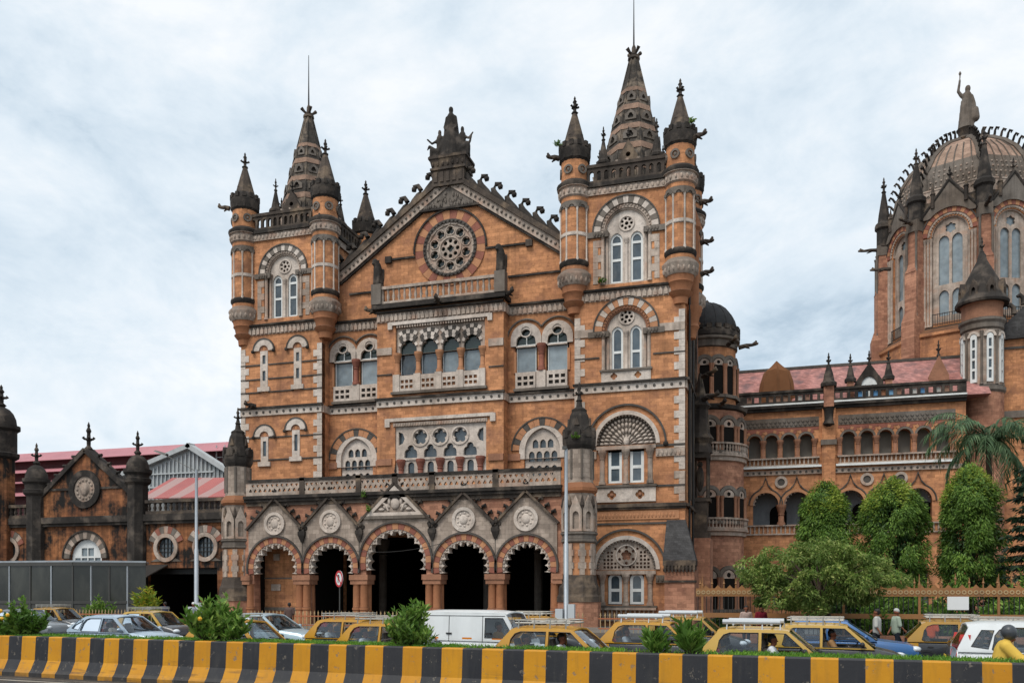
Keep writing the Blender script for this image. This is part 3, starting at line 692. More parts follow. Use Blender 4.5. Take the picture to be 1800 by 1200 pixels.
# pedestal of the statue group
mb = MB(); mb.box(GA - 1.3, GA + 1.3, 60.7, 62.3, 33.3, 34.5); mb.box(GA - 1.42, GA + 1.42, 60.58, 62.42, 34.5, 34.68); mb.frustum(GA, 61.5, 34.68, 35.35, 1.3, .8, 1.45, .95); mb.box(GA - 1.55, GA + 1.55, 60.5, 62.5, 35.35, 35.52)
for i in range(7): mb.ball((GA - 1.2 + i * .4, 60.66, 35.0), (.12, .1, .22), 6, 4)
for i in range(5): mb.box(GA - 1.15 + i * .5, GA - .85 + i * .5, 60.64, 60.72, 33.6, 34.35)
mb.box(GA - 1.5, GA + 1.5, 60.55, 62.4, 35.5, 35.6); part('pedestal', mb, 'soot2', B)

# balcony over the centre bay
mb = MB(); mb.box(CB0 - .25, CB1 + .25, 59.5, 61.1, 24.0, 24.35); part('ledge', mb, 'soot', B)
balustrade(B, CB0 + .35, CB1 - .35, 24.35, 25.7, 59.65, 'pale', .44, .28, rail=.22, fat=.13)
for x in (CB0 + .15, CB1 - .15): mb = MB(); mb.box(x - .4, x + .4, 59.45, 60.2, 24.35, 25.9); part('pedestal', mb, 'grey', B)

# ---- corbelled corner turrets
def turret(x, y, top=38.1, z0=22.3):
    mb = MB(); mb.lathe([(.05, z0), (.5, z0 + .05), (.55, z0 + .5), (.62, z0 + .55), (.78, z0 + .75), (.85, z0 + .85), (.72, z0 + .95), (.8, z0 + 1.35), (.92, z0 + 1.5), (.88, z0 + 1.6), (.98, z0 + 2.0)], x, y, 20); t = part('turret', mb, 'terra', B, smooth=40)
    mb = MB(); mb.lathe([(1.0, z0 + 1.95), (1.18, z0 + 2.2), (1.18, z0 + 2.45), (1.28, z0 + 2.6), (1.28, z0 + 2.75), (1.0, z0 + 3.05)], x, y, 20)
    for i in range(20): a = 2 * PI * i / 20; mb.ball((x + 1.17 * math.cos(a), y + 1.17 * math.sin(a), z0 + 2.3), (.09, .09, .2), 5, 4)
    part('corbel_band', mb, 'pale', t, smooth=40)
    mb = MB(); mb.lathe([(1.0, z0 + 3.0), (1.0, 30.6)], x, y, 20); part('shaft', mb, 'brick', t, smooth=40)
    mb = MB()
    for i in range(8):
        a = 2 * PI * (i + .5) / 8; px, py = x + 1.02 * math.cos(a), y + 1.02 * math.sin(a)
        mb.lathe([(.1, 25.9), (.1, 26.1), (.065, 26.2), (.065, 29.5), (.12, 29.7)], px, py, 6)
    mb.lathe([(1.02, 27.7), (1.07, 27.75), (1.07, 27.95), (1.02, 28.0)], x, y, 20)
    part('colonnette_ring', mb, 'pale_clean', t, smooth=40)
    mb = MB(); mb.lathe([(1.01, 25.6), (1.12, 25.75), (1.12, 25.95), (1.01, 26.05)], x, y, 20); part('sill_ring', mb, 'soot', t, smooth=40)
    mb = MB()
    for i in range(8):
        a = 2 * PI * i / 8; mb.M = Matrix.Translation((x, y, 29.7)) @ Matrix.Rotation(a + PI / 2, 4, 'Z'); mb.ring(0, 0, .2, .4, 0, 180, -1.08, -.95, 8); mb.M = None
    mb.lathe([(1.03, 29.75), (1.03, 30.2)], x, y, 20)
    part('blind_arcade', mb, 'grey', t)
    mb = MB(); mb.lathe([(1.0, 30.5), (1.12, 30.6), (1.12, 31.15), (1.25, 31.2), (1.25, 31.25), (1.02, 31.3)], x, y, 20)
    for i in range(18): a = 2 * PI * i / 18; mb.ball((x + 1.13 * math.cos(a), y + 1.13 * math.sin(a), 30.87), (.1, .1, .18), 5, 4)
    part('carved_ring', mb, 'pale', t, smooth=40)
    mb = MB(); mb.lathe([(1.27, 31.25), (1.3, 31.35), (1.3, 31.5), (1.02, 31.75)], x, y, 20); part('ledge_ring', mb, 'soot', t, smooth=40)
    mb = MB(); mb.lathe([(.98, 31.7), (.98, 33.2)], x, y, 20); part('drum', mb, 'brick', t, smooth=40)
    mb = MB()
    for i in range(6):
        a = 2 * PI * (i + .25) / 6; mb.M = Matrix.Translation((x, y, 32.45)) @ Matrix.Rotation(a + PI / 2, 4, 'Z'); mb.ring(0, 0, .2, .34, 0, 360, -1.06, -.9, 12); mb.ball((0, -.98, 0), (.14, .07, .14), 6, 4); mb.M = None
    part('roundel', mb, 'grey', t)
    mb = MB(); mb.lathe([(.95, 33.1), (1.1, 33.3), (1.12, 33.5), (1.17, 33.75), (1.17, 34.05), (1.08, 34.1), (1.02, 34.35), (.8, 34.6), (.72, 34.7)], x, y, 16)
    for i in range(12): a = 2 * PI * i / 12; mb.M = Matrix.Translation((x, y, 34.3)) @ Matrix.Rotation(a, 4, 'Z'); mb.box(.94, 1.17, -.14, .14, -.2, .18); mb.box(.95, 1.12, -.08, .08, -1.0, -.4); mb.M = None
    part('parapet_cap', mb, 'soot', t, smooth=30)
    mb = MB(); mb.lathe([(.82, 34.55), (.64, 35.2), (.42, 36.0), (.2, 36.75), (.14, 36.9)], x, y, 8, 22.5)
    for k in range(4): mb.ball((x + .55 * math.cos(PI / 2 * k - .4), y + .55 * math.sin(PI / 2 * k - .4), 35.1), .16, 6, 4)
    part('cone', mb, 'soot2', t)
    mb = MB(); finial(mb, x, y, 36.75, top - 36.75, .3); part('finial', mb, 'soot', t, smooth=50)
    return t
for x0, x1 in ((LT0 + .2, LT1 + .15), (RT0 - .05, RT1 - .35)):
    turret(x0, 60.25); turret(x1, 60.25); turret(x1, 67.3)
    # gargoyles
def gargoyle(p, d, L=1.5, parent=B):
    d = Vector(d).normalized(); p = Vector(p); mb = MB(); up = Vector((0, 0, 1))
    mb.tube([p, p + d * L * .4 + up * .05, p + d * L * .7, p + d * L * .85 + up * .08, p + d * L], [.2, .17, .13, .19, .08], 7)
    mb.ball(p + d * L * .88 + up * .2, (.1, .1, .12), 5, 4)
    for s_ in (-1, 1): q = Vector((-d.y, d.x, 0)) * .18 * s_; mb.tube([p + q + d * L * .3, p + q * 1.4 + d * L * .55 - up * .18], [.09, .05], 5)
    return part('gargoyle', mb, 'soot2', parent, smooth=50)
for p, d in (((-41.9, 59.8, 33.5), (-1, -.3, .15)), ((-14.4, 59.9, 33.6), (-1, -.4, .1)), ((-4.9, 59.8, 33.6), (1, -.3, .1)), ((-4.6, 61, 29.6), (1, -.2, 0)), ((-4.6, 62, 27.2), (1, -.2, 0)), ((-4.5, 61, 24.6), (1, -.3, .1)),
             ((-29.0, 60.2, 24.0), (-1, -.7, .15)), ((-23.6, 59.7, 24.1), (.05, -1, .1)), ((-18.5, 60.1, 24.2), (1, -.8, .25)), ((-39.5, 59.8, 17.3), (-.6, -1, .1)), ((-33.8, 59.9, 31.5), (.6, -1, 0))): gargoyle(p, d, .95)

# ---- tower parapets and spires
def tower_top(x0, x1, cx):
    for nm, a, b, c, d in (('f', x0, x1, 30.6, 31.12),):
        mb = MB(); mb.box(x0 + .9, x1 - .9, 59.86, 60.1, c, d)
        n = 16
        for i in range(n): mb.ball((x0 + 1.1 + i * (x1 - x0 - 2.2) / (n - 1), 59.86, 30.86), (.13, .08, .2), 6, 4)
        part('carved_frieze', mb, 'pale', B)
        mb = MB(); mb.box(x1 - .1, x1 + .14, 60.9, 66.6, c, d); part('carved_frieze', mb, 'pale', B)
    mb = MB(); mb.box(x0 + .7, x1 - .7, 59.72, 60.3, 31.14, 31.42); mb.box(x1 - .3, x1 + .28, 61, 66.6, 31.14, 31.42); mb.box(x0 + .3, x1 - .3, 60.3, 67.5, 31.3, 31.45); part('ledge', mb, 'soot', B)
    hs = [arch(x0 + 1.25 + i * (x1 - x0 - 2.5) / 10, .3, 31.65, 32.15, 'pointed', 6) for i in range(11)]
    mb = MB(); mb.plate(rect(x0 + .9, x1 - .9, 31.42, 32.55), hs, 59.9, 60.12); mb.box(x0 + .9, x1 - .9, 59.82, 60.2, 32.55, 32.78); part('parapet', mb, 'soot2', B)
    mb = MB(); mb.M = Matrix.Translation((x1, 64, 0)) @ Matrix.Rotation(PI / 2, 4, 'Z'); mb.plate(rect(-2.9, 2.9, 31.42, 32.55), [arch(-2.5 + i * .5, .3, 31.65, 32.15, 'pointed', 6) for i in range(11)], -.1, .12); mb.box(-2.9, 2.9, -.18, .2, 32.55, 32.78); mb.M = None; part('parapet', mb, 'soot2', B)
    cy = 64.0
    zb, zt, rb, rt = 31.4, 42.3, 3.05, .32
    bands = [0, .14, .2, .3, .345, .45, .49, .6, .64, .74, .77, 1.0]
    sp_ = None
    for i, (a, b) in enumerate(zip(bands, bands[1:])):
        ra, rb_ = rb + (rt - rb) * a, rb + (rt - rb) * b; za, zb2 = zb + (zt - zb) * a, zb + (zt - zb) * b
        e_ = .045 if i % 2 else 0
        mb = MB(); mb.lathe([(ra + e_, za), (rb_ + e_, zb2)], cx, cy, 8, 22.5)
        if not i % 2:
            for k in range(8):
                a0 = R(22.5 + 45 * k); mb.tube([(cx + ra * math.cos(a0), cy + ra * math.sin(a0), za), (cx + rb_ * math.cos(a0), cy + rb_ * math.sin(a0), zb2)], .07, 5)
        o = part('spire' if sp_ is None else ('pink_band' if i % 2 else 'roof_stage'), mb, ('spire_band' if i % 2 else 'spire'), B if sp_ is None else sp_)
        if sp_ is None: sp_ = o
    random.seed(int(abs(cx)))
    for t_, nn in ((.25, 8), (.4, 8), (.54, 8), (.69, 8)):
        mb = MB(); r_ = (rb + (rt - rb) * t_) * .935; z_ = zb + (zt - zb) * t_
        for k in range(8):
            a0 = PI / 4 * k + PI / 8 + PI / 8; px, py = cx + r_ * math.cos(a0), cy + r_ * math.sin(a0)
            mb.M = Matrix.Translation((px, py, z_)) @ Matrix.Rotation(a0 + PI / 2, 4, 'Z'); w = r_ * .28
            mb.plate([(-w, -.25), (w, -.25), (w, .15), (0, .5), (-w, .15)], [foil(0, .02, w * .55, 3, .3, 12)], -.12, .1); mb.M = None
        part('foil_dormer_ring', mb, 'grey', sp_)
    # lucarnes on the faces, pinnacles on the corners
    for k in range(4):
        a0 = -PI / 2 + PI / 2 * k; mt = Matrix.Translation((cx, cy, 0)) @ Matrix.Rotation(PI / 2 * k, 4, 'Z')
        mb = MB(); mb.M = mt
        mb.plate([(-.85, 31.5), (.85, 31.5), (.85, 33.5), (0, 35.0), (-.85, 33.5)], [arch(-.36, .44, 31.9, 33.2, 'pointed', 8), arch(.36, .44, 31.9, 33.2, 'pointed', 8), circ(0, 33.9, .18, 10)], -2.75, -2.45)
        mb.add([(-.85, -2.45, 33.5), (0, -2.45, 35.0), (.85, -2.45, 33.5), (-.85, -1.7, 33.5), (0, -1.4, 35.0), (.85, -1.7, 33.5)], [(0, 1, 4, 3), (1, 2, 5, 4)]); mb.box(-.8, .8, -2.45, -1.6, 31.5, 33.5)
        d_ = part('lucarne', mb, 'soot2', sp_)
        mb = MB(); mb.M = mt
        for x in (-.78, 0, .78): mb.lathe([(.12, 31.5), (.12, 33.3), (.17, 33.5)], x, -2.85, 6)
        part('lucarne_column', mb, 'pale', sp_, smooth=40)
        mb = MB(); mb.M = mt; finial(mb, 0, -2.6, 34.95, 1.0, .18); part('lucarne_finial', mb, 'soot', sp_)
        a1 = PI / 4 + PI / 2 * k; px, py = cx + 2.75 * math.cos(a1), cy + 2.75 * math.sin(a1)
        mb = MB(); mb.lathe([(.42, 31.4), (.42, 33.6), (.55, 33.75), (.55, 33.95), (.38, 34.1), (.08, 35.6)], px, py, 8, 22.5); finial(mb, px, py, 35.5, 1.1, .18); part('pinnacle', mb, 'soot', sp_)
    mb = MB(); mb.lathe([(.3, 42.2), (.46, 42.3), (.44, 42.5), (.26, 42.6), (.34, 42.6), (.18, 42.8), (.16, 43.2), (.08, 43.4)], cx, cy, 10)
    for k in range(4): a0 = PI / 4 + PI / 2 * k; mb.tube([(cx, cy, 42.6), (cx + .35 * math.cos(a0), cy + .35 * math.sin(a0), 42.75), (cx + .62 * math.cos(a0), cy + .62 * math.sin(a0), 43.0)], [.1, .1, .15], 6)
    part('finial', mb, 'soot2', sp_, smooth=50)
    mb = MB(); mb.tube([(cx, cy, 43.3), (cx, cy, 45.2), (cx, cy, 47.6)], [.07, .045, .025], 6); part('lightning_rod', mb, 'iron', sp_)
M['spire'] = stone('spire_stone', '4a4540', '35312d', soot=.45, ledge=0, fine=.4, course=(.5, .33), alt='9b8a78', bump=.5, spk=.5)
M['spire_band'] = stone('faded_band_stone', '967a68', '7c6658', soot=.5, ledge=0, fine=.3, spk=.5)
tower_top(LT0, LT1, -37.1); tower_top(RT0, RT1, -9.65)

# ---- right flank: pilasters, ledges, a slim corner turret, rain pipes
mb = MB()
for z in (8.35, 17.08, 24.0): mb.box(RT1, RT1 + .3, 60.0, 68, z, z + .2)
for y in (62.5, 65.2, 67.6): mb.box(RT1, RT1 + .22, y - .35, y + .35, 9, 31)
part('flank_pilaster', mb, 'soot2', B)
mb = MB(); mb.lathe([(.05, 20.3), (.35, 20.4), (.42, 20.9), (.6, 21.2), (.5, 21.4), (.62, 22.0), (.78, 22.3), (.78, 22.6), (.55, 22.7), (.55, 28), (.7, 28.2), (.7, 28.5), (.1, 30.2)], RT1 + .25, 61.9, 14); part('slim_turret', mb, 'terra', B, smooth=35)
mb = MB()
for y in (61.2, 64.0): mb.tube([(RT1 + .2, y, 30), (RT1 + .2, y, 1)], .09, 6)
part('rain_pipe', mb, 'iron', B)
# dark statue niche standing on the flank
mb = MB(); nx, ny = RT1 + .55, 66.3
mb.box(nx - .55, nx + .75, ny - .8, ny + .8, 6.4, 6.9); mb.frustum(nx, ny, 6.9, 9.2, .5, .7, .6, .75); mb.box(nx - .6, nx + .8, ny - .85, ny + .85, 9.2, 9.5)
for a, b in ((-.6, -.6), (-.6, .6), (.6, -.6), (.6, .6)): mb.lathe([(.14, 9.5), (.11, 9.7), (.11, 12.3), (.17, 12.5)], nx + a, ny + b, 6)
mb.box(nx - .75, nx + .75, ny - .75, ny + .75, 12.5, 12.9); mb.lathe([(.95, 12.9), (.8, 13.6), (1.05, 14.0), (.75, 14.4), (.6, 16.2), (.8, 16.5), (.5, 17), (.1, 19)], nx, ny, 8)
mb.ball((nx, ny, 11.0), (.3, .3, 1.0)); mb.ball((nx, ny, 12.1), .22)
part('statue_niche', mb, 'soot2', B, smooth=30)
mb = MB(); mb.box(RT1, RT1 + 1.4, 64.6, 68, 0, 6.4); part('flank_pier', mb, 'brick2', B)
gargoyle((RT1 + .8, 65.8, 18.6), (.7, -.8, .1), 1.7); gargoyle((RT1 + .8, 65.8, 16.9), (.8, -.6, .1), 1.6)

# ---- buttress with a slate half-roof on the right corner
mb = MB(); mb.box(-6.75, -4.75, 58.6, 60.0, 0, 4.2); mb.box(-4.75 - .7, -4.75, 60, 62, 0, 4.2); part('buttress', mb, 'brick2', B)
mb = MB(); mb.box(-6.85, -4.65, 58.45, 60.0, 4.2, 4.55); mb.box(-6.8, -4.7, 58.5, 60.0, 3.9, 4.2)
for i in range(9): mb.box(-6.75 + i * .24, -6.62 + i * .24, 58.38, 58.5, 3.75, 4.2)
mb.box(-6.8, -4.7, 58.52, 60, 3.05, 3.2); part('buttress_cornice', mb, 'soot2', B)
mb = MB(); mb.add([(-6.85, 58.45, 4.55), (-4.65, 58.45, 4.55), (-4.65, 60.0, 4.55), (-6.85, 60.0, 4.55), (-6.75, 59.9, 7.4), (-5.5, 59.9, 7.4), (-5.45, 60, 7.4), (-6.75, 60, 7.4)], [(0, 1, 2, 3), (0, 4, 5, 1), (1, 5, 6, 2), (3, 7, 4, 0), (4, 7, 6, 5), (2, 6, 7, 3)]); part('buttress_roof', mb, 'slate', B)

# ================================================================== porch: five gabled cusped arches between two buttress turrets
P = thing('entrance_porch', 'arcaded entrance porch of five cusped arches under pale gables', 'porch', (-25, 55, 0))
bays = [(-34.6, 2.25, 4.15, 9.15), (-30.05, 2.2, 4.15, 9.2), (-25.0, 2.72, 4.5, 9.95), (-19.9, 2.25, 4.12, 9.1), (-15.48, 2.1, 4.1, 9.05)]
PY = 55.0
mb = MB(); hs = []
for cx, ro, zc, za in bays: hs.append([(cx - ro + .48, -.1), (cx + ro - .48, -.1)] + arc(cx, zc, ro - .4, -5, 185, 30))
mb.plate(rect(-37.3, -12.8, -.2, 9.0), hs, PY, PY + .8); part('porch_wall', mb, 'brick2', P)
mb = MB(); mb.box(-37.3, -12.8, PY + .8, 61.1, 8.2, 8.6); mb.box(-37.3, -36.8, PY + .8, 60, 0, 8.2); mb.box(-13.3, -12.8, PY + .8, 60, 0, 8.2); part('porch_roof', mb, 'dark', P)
# dark hall behind
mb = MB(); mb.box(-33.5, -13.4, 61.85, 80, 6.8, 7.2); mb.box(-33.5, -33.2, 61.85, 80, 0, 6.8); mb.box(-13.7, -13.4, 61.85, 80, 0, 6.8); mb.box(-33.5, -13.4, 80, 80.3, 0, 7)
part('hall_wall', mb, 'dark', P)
for x in (-30.5, -26.2, -21.4, -17.2): column(P, x, 64.5, 0, 6.7, .33, 'grey', 'hall_column')
# brick return behind the first arch
mb = MB(); mb.box(-36.8, -33.35, 57.0, 57.6, 0, 8.2); part('return_wall', mb, 'brick', P); mb = MB(); mb.box(-33.35, -32.6, 57.0, 61.1, 0, 8.2); mb.box(-33.35, -32.35, 60.9, 61.15, 0, 8.2); part('passage_wall', mb, 'dark', P)  # passage wall coloured near black to paint in the porch's shade
mb = MB(); mb.box(-36.8, -33.3, 56.9, 57.0, 1.0, 1.25); mb.box(-36.8, -33.3, 56.93, 57.0, 3.4, 3.5); part('thin_course', mb, 'grey', P)
for xa, xb, za, zb in ((-36.2, -35.4, 2.5, 3.0), (-36.0, -35.5, 4.8, 5.3)): mb = MB(); mb.box(xa, xb, 56.9, 57.0, za, zb); part('pale_block', mb, 'pale', P)
for k, (cx, ro, zc, za) in enumerate(bays):
    mb = MB(); mb.ring(cx, zc, ro, ro + .13, -10, 190, PY - .22, PY + .05, 36); ar = part('arch', mb, 'greydk', P)
    voussoirs(ar, cx, zc, ro - .42, ro, -12, 192, 19, PY - .12, PY + .3, ['red', 'orange'])
    mb = MB(); ri = ro - .42
    out_ = arc(cx, zc, ri, -14, 194, 40)
    pts = []
    lob = 11; n = 6; tot = lob * n
    for i in range(tot + 1):
        t = 196 - 212 * i / tot; q = (ri - .14) - .26 * (1 - abs(math.sin(PI * i / n)) ** .8); pts.append((cx + q * math.cos(R(t)), zc + q * math.sin(R(t))))
    mb.plate(out_ + pts, [], PY - .06, PY + .55); part('cusped_lining', mb, 'pale_clean', ar)
    mb = MB()
    for i in range(24): t = R(-8 + 196 * i / 23); mb.ball((cx + (ri - .1) * math.cos(t), PY - .07, zc + (ri - .1) * math.sin(t)), .09, 6, 4)
    part('bead_row', mb, 'pale', ar, kind='stuff')
    # gable
    hw = (2.72 if k == 2 else 2.22); hw = min(hw, ro + .02); ze = za - hw * (.98 if k != 2 else 1.0)
    a0 = math.degrees(math.acos(min(1, hw / (ro + .14))))
    pl = arc(cx, zc, ro + .14, 180 - a0, a0, 24) + [(cx + hw, ze), (cx, za), (cx - hw, ze)]
    mb = MB(); mb.plate(pl, [], PY - .12, PY); gb = part('gable', mb, 'pale_block', P)
    sg = (za - ze) / hw; an = math.atan(sg)
    mb = MB()
    for s_ in (-1, 1):
        mb.M = Matrix.Translation((cx, PY, za)) @ Matrix.Rotation(an * s_, 4, 'Y'); L = hw / math.cos(an) + .1
        x0, x1 = (-.08, L) if s_ > 0 else (-L, .08); mb.box(x0, x1, -.34, .1, 0, .15)
    mb.M = None; part('gable_coping', mb, 'soot2', gb)
    for s_ in (-1, 1):
        for i in range(4):
            t = .55 + i * .62; px, pz = cx + s_ * t * math.cos(an), za - t * math.sin(an) + .2
            mb = MB(); mb.tube([(0, 0, -.1), (s_ * .06, 0, .16), (s_ * .26, 0, .26), (s_ * .3, 0, .1)], [.13, .11, .13, .08], 6); proto('crocket', mb, 'soot', gb, (px, PY - .12, pz), smooth=60)
    mb = MB(); finial(mb, cx, PY - .1, za + .1, 1.2, .2); part('finial', mb, 'soot', gb, smooth=50)
    if k != 2:
        zr = za - 1.75
        mb = MB(); mb.ring(cx, zr, .62, .84, 0, 360, PY - .26, PY - .1, 28); md = part('medallion', mb, 'pale_clean', gb)
        mb.v = mb.v
        mb = MB(); mb.ring(cx, zr, .02, .63, 0, 360, PY - .17, PY - .1, 24); mb.ball((cx, PY - .16, zr), (.32, .12, .38), 10, 6)
        for i in range(9): t = 2 * PI * i / 9; mb.ball((cx + .44 * math.cos(t), PY - .16, zr + .44 * math.sin(t)), (.11, .07, .11), 6, 4)
        part('medallion_relief', mb, 'pale_clean', gb, smooth=50)
    else:
        mb = MB(); hb_ = 2.0; mb.plate([(cx - hb_ - .35, za - 2.2), (cx + hb_ + .35, za - 2.2), (cx, za - .12)], [[(cx - hb_ + .35, za - 1.98), (cx, za - .5), (cx + hb_ - .35, za - 1.98)]], PY - .3, PY - .1); part('pediment_frame', mb, 'pale_clean', gb)
        mb = MB(); random.seed(5)
        mb.ball((cx, PY - .16, za - 1.35), (.34, .14, .42), 10, 6)
        for s_ in (-1, 1):
            mb.ball((cx + s_ * .65, PY - .15, za - 1.55), (.28, .12, .2), 8, 5); mb.ball((cx + s_ * .45, PY - .15, za - 1.2), (.12, .1, .3), 8, 5); mb.ball((cx + s_ * 1.05, PY - .15, za - 1.75), (.25, .1, .13), 8, 5)
            mb.tube([(cx + s_ * .5, PY - .2, za - 1.85), (cx + s_ * .75, PY - .22, za - 1.4), (cx + s_ * .9, PY - .2, za - 1.3)], [.07, .08, .1], 6)
        part('pediment_relief', mb, 'pale_clean', gb, smooth=50)
        mb = MB(); mb.box(cx - hb_ - .6, cx + hb_ + .6, PY - .3, PY - .05, za - 2.42, za - 2.2); part('pediment_base', mb, 'grey', gb)
# piers
for x in (-36.95, -32.32, -27.74, -22.2, -17.62, -13.3):
    e_ = x in (-36.95, -13.3)
    offs = (.22,) if x == -36.95 else (-.22,) if x == -13.3 else (-.28, .28)
    mb = MB(); w = .38 if e_ else .72
    mb.box(x - w, x + w, PY - .36, PY + .9, 3.25, 3.62); mb.box(x - w + .06, x + w - .06, PY - .3, PY + .86, 2.95, 3.25); pr = part('pier', mb, 'pink', P)
    for o_ in offs:
        mb = MB(); mb.lathe([(.36, 0), (.36, .5), (.3, .6), (.29, 1.1), (.345, 1.14), (.345, 1.28), (.285, 1.32), (.275, 2.9), (.33, 3.0)], x + o_, PY + .02, 14); part('shaft', mb, 'terra', pr, smooth=35)
        mb = MB(); mb.lathe([(.3, 0), (.3, 2.95)], x + o_, PY + .55, 10); part('shaft', mb, 'terra', pr, smooth=35)
    if not e_:
        mb = MB(); z = 7.05
        mb.frustum(x, PY - .12, 6.0, 6.5, .1, .08, .26, .22); mb.box(x - .28, x + .28, PY - .34, PY + .1, 6.5, 6.75); mb.frustum(x, PY - .12, 6.75, 7.5, .24, .2, .05, .05)
        for i in range(6): a = 2 * PI * i / 6; mb.ball((x + .26 * math.cos(a), PY - .12 + .2 * math.sin(a), 7.0 + .15 * (i % 2)), .16, 6, 4)
        part('valley_pinnacle', mb, 'soot', P, smooth=40)
        mb = MB(); mb.box(x - .2, x + .2, PY - .1, PY + .02, 4.6, 6.0); part('valley_strip', mb, 'grey', P)
# parapet
mb = MB(); mb.box(-37.1, -13.0, PY - .3, PY + .8, 9.0, 9.22); mb.box(-37.1, -13.0, PY - .42, PY + .8, 9.22, 9.45); part('parapet_ledge', mb, 'soot', P)
mb = MB(); mb.box(-37.0, -13.1, PY - .16, PY + .05, 8.72, 9.0); part('parapet_moulding', mb, 'soot2', P)
hs = []; n = 58
for i in range(n):
    x = -36.6 + i * (23.1) / (n - 1)
    hs.append(foil(x, 9.83 + (.0), .14, 3, .4, 12, 90)); 
    if i < n - 1: hs.append(foil(x + .2, 10.2, .12, 3, .4, 12, -90))
mb = MB(); mb.plate(rect(-37.0, -13.1, 9.45, 10.45), hs, PY - .2, PY); part('parapet', mb, 'pale', P)
mb = MB(); mb.box(-37.05, -13.05, PY - .28, PY + .08, 10.45, 10.65); part('parapet_rail', mb, 'soot', P)
for x in (-32.3, -27.8, -25.0, -22.2, -17.6):
    mb = MB(); mb.box(x - .2, x + .2, PY - .28, PY + .06, 9.4, 10.7); part('parapet_post', mb, 'soot2', P)
mb = MB(); mb.box(-37.0, -13.1, PY + .1, 60, 9.0, 9.12); part('terrace', mb, 'grey', P)

# ---- buttress turrets of the porch
def buttress_turret(x, y):
    def oc(prof, mat, nm, par): 
        mb = MB(); mb.lathe(prof, x, y, 8, 22.5); return part(nm, mb, mat, par)
    t = oc([(1.45, 0), (1.45, 1.75)], 'brick2', 'buttress_turret', P)
    oc([(1.5, 1.75), (1.48, 2.1), (1.38, 2.25), (1.36, 2.7), (1.25, 2.9), (1.12, 3.5)], 'soot2', 'plinth', t)
    oc([(1.05, 3.5), (1.05, 5.6)], 'brick', 'shaft', t)
    for k in range(8):
        a = R(22.5 + 45 * k); mt = Matrix.Translation((x, y, 0)) @ Matrix.Rotation(a, 4, 'Z'); mb = MB(); mb.M = mt
        for i in range(5): w = .26 if i % 2 else .17; mb.box(.93, 1.08, -w, w, 3.52 + i * .41, 3.92 + i * .41)
        part('corner_stone', mb, 'pale', t)
    oc([(1.06, 5.6), (1.2, 5.7), (1.2, 5.85), (1.14, 5.9), (1.14, 6.1), (1.25, 6.2), (1.25, 6.3), (1.1, 6.35)], 'grey', 'capital_band', t)
    oc([(1.02, 6.3), (1.02, 8.9)], 'pale_block', 'niche_stage', t)
    for k in range(8):
        a = R(45 * k); mb = MB(); mb.M = Matrix.Translation((x, y, 0)) @ Matrix.Rotation(a + PI / 2, 4, 'Z')
        mb.plate([(-.4, 6.35), (.4, 6.35), (.4, 7.75), (0, 8.7), (-.4, 7.75)], [arch(0, .42, 6.5, 7.4, 'pointed', 8)], -1.12, -.98); part('gablet', mb, 'pale', t)
        mb = MB(); a = R(22.5 + 45 * k); mb.lathe([(.13, 6.35), (.1, 6.6), (.1, 7.9), (.16, 8.05), (.02, 8.7)], x + 1.08 * math.cos(a), y + 1.08 * math.sin(a), 6); part('shaftlet', mb, 'soot2', t)
    oc([(1.05, 8.85), (1.22, 9.0), (1.25, 9.2), (1.0, 9.55)], 'terra', 'string_ring', t)
    oc([(.98, 9.5), (.92, 9.8), (.92, 11.8)], 'pale_block', 'upper_stage', t)
    for k in range(8):
        a = R(22.5 + 45 * k); mb = MB(); mb.tube([(x + .92 * math.cos(a), y + .92 * math.sin(a), 9.8), (x + .92 * math.cos(a), y + .92 * math.sin(a), 11.7)], .09, 6); part('rib', mb, 'grey', t)
    oc([(.95, 11.75), (1.08, 12.0), (1.12, 12.2), (1.12, 12.6), (1.0, 12.7)], 'soot', 'cap_cornice', t)
    for k in range(8):
        a = R(45 * k); mb = MB(); mb.M = Matrix.Translation((x, y, 0)) @ Matrix.Rotation(a + PI / 2, 4, 'Z'); mb.plate([(-.28, 12.5), (.28, 12.5), (.28, 12.95), (0, 13.2), (-.28, 12.95)], [], -1.08, -.75); part('merlon', mb, 'soot', t)
    oc([(.95, 12.6), (.75, 13.3), (.62, 14.0), (.5, 14.25), (.52, 14.4), (.22, 14.6), (.12, 15.3)], 'soot', 'cap', t)
    for k in range(4):
        a = R(90 * k); mb = MB(); mb.M = Matrix.Translation((x, y, 0)) @ Matrix.Rotation(a + PI / 2, 4, 'Z'); mb.plate([(-.18, 13.3), (.18, 13.3), (0, 13.85)], [], -.78, -.5); part('cap_dormer', mb, 'soot2', t)
    mb = MB(); finial(mb, x, y, 14.9, 1.35, .26); part('finial', mb, 'soot', t, smooth=50)
buttress_turret(-38.15, 55.5); buttress_turret(-11.95, 55.3)

# ================================================================== recessed wing with arcades and a tiled roof
M['tile'] = stone('red_roof_tile', 'a87a74', '97665f', soot=.25, ledge=0, course=(.34, .22), fine=.3, alt='5c4d4f', spk=.5, sootc='4a4346')
M['tarp'] = plain('brown_tarpaulin', '6f4c34', .95, var=.2, spec=.1, bump=.4, scale=1.5)
M['plaster'] = plain('grey_plaster', '9a9c9f', .9, var=.12, spec=.1, dirt=.35)
M['blind'] = plain('grey_blind', '8a857b', .8, var=.1, spec=.2, dirt=.3)
M['lead'] = stone('lead_dome', '3d3d3f', '323233', soot=.5, ledge=0, fine=.25, spk=.3)
M['tan'] = stone('tan_dome_shell', 'a28a79', '92796a', soot=.2, ledge=0, fine=.2, spk=.4, course=(.6, .4))
W_ = thing('arcaded_wing', 'recessed arcaded brick wing with a red tiled roof and roof balustrade', 'building', (5, 80, 0))
WY = 80.0; WX0, WX1 = -6.0, 16.0
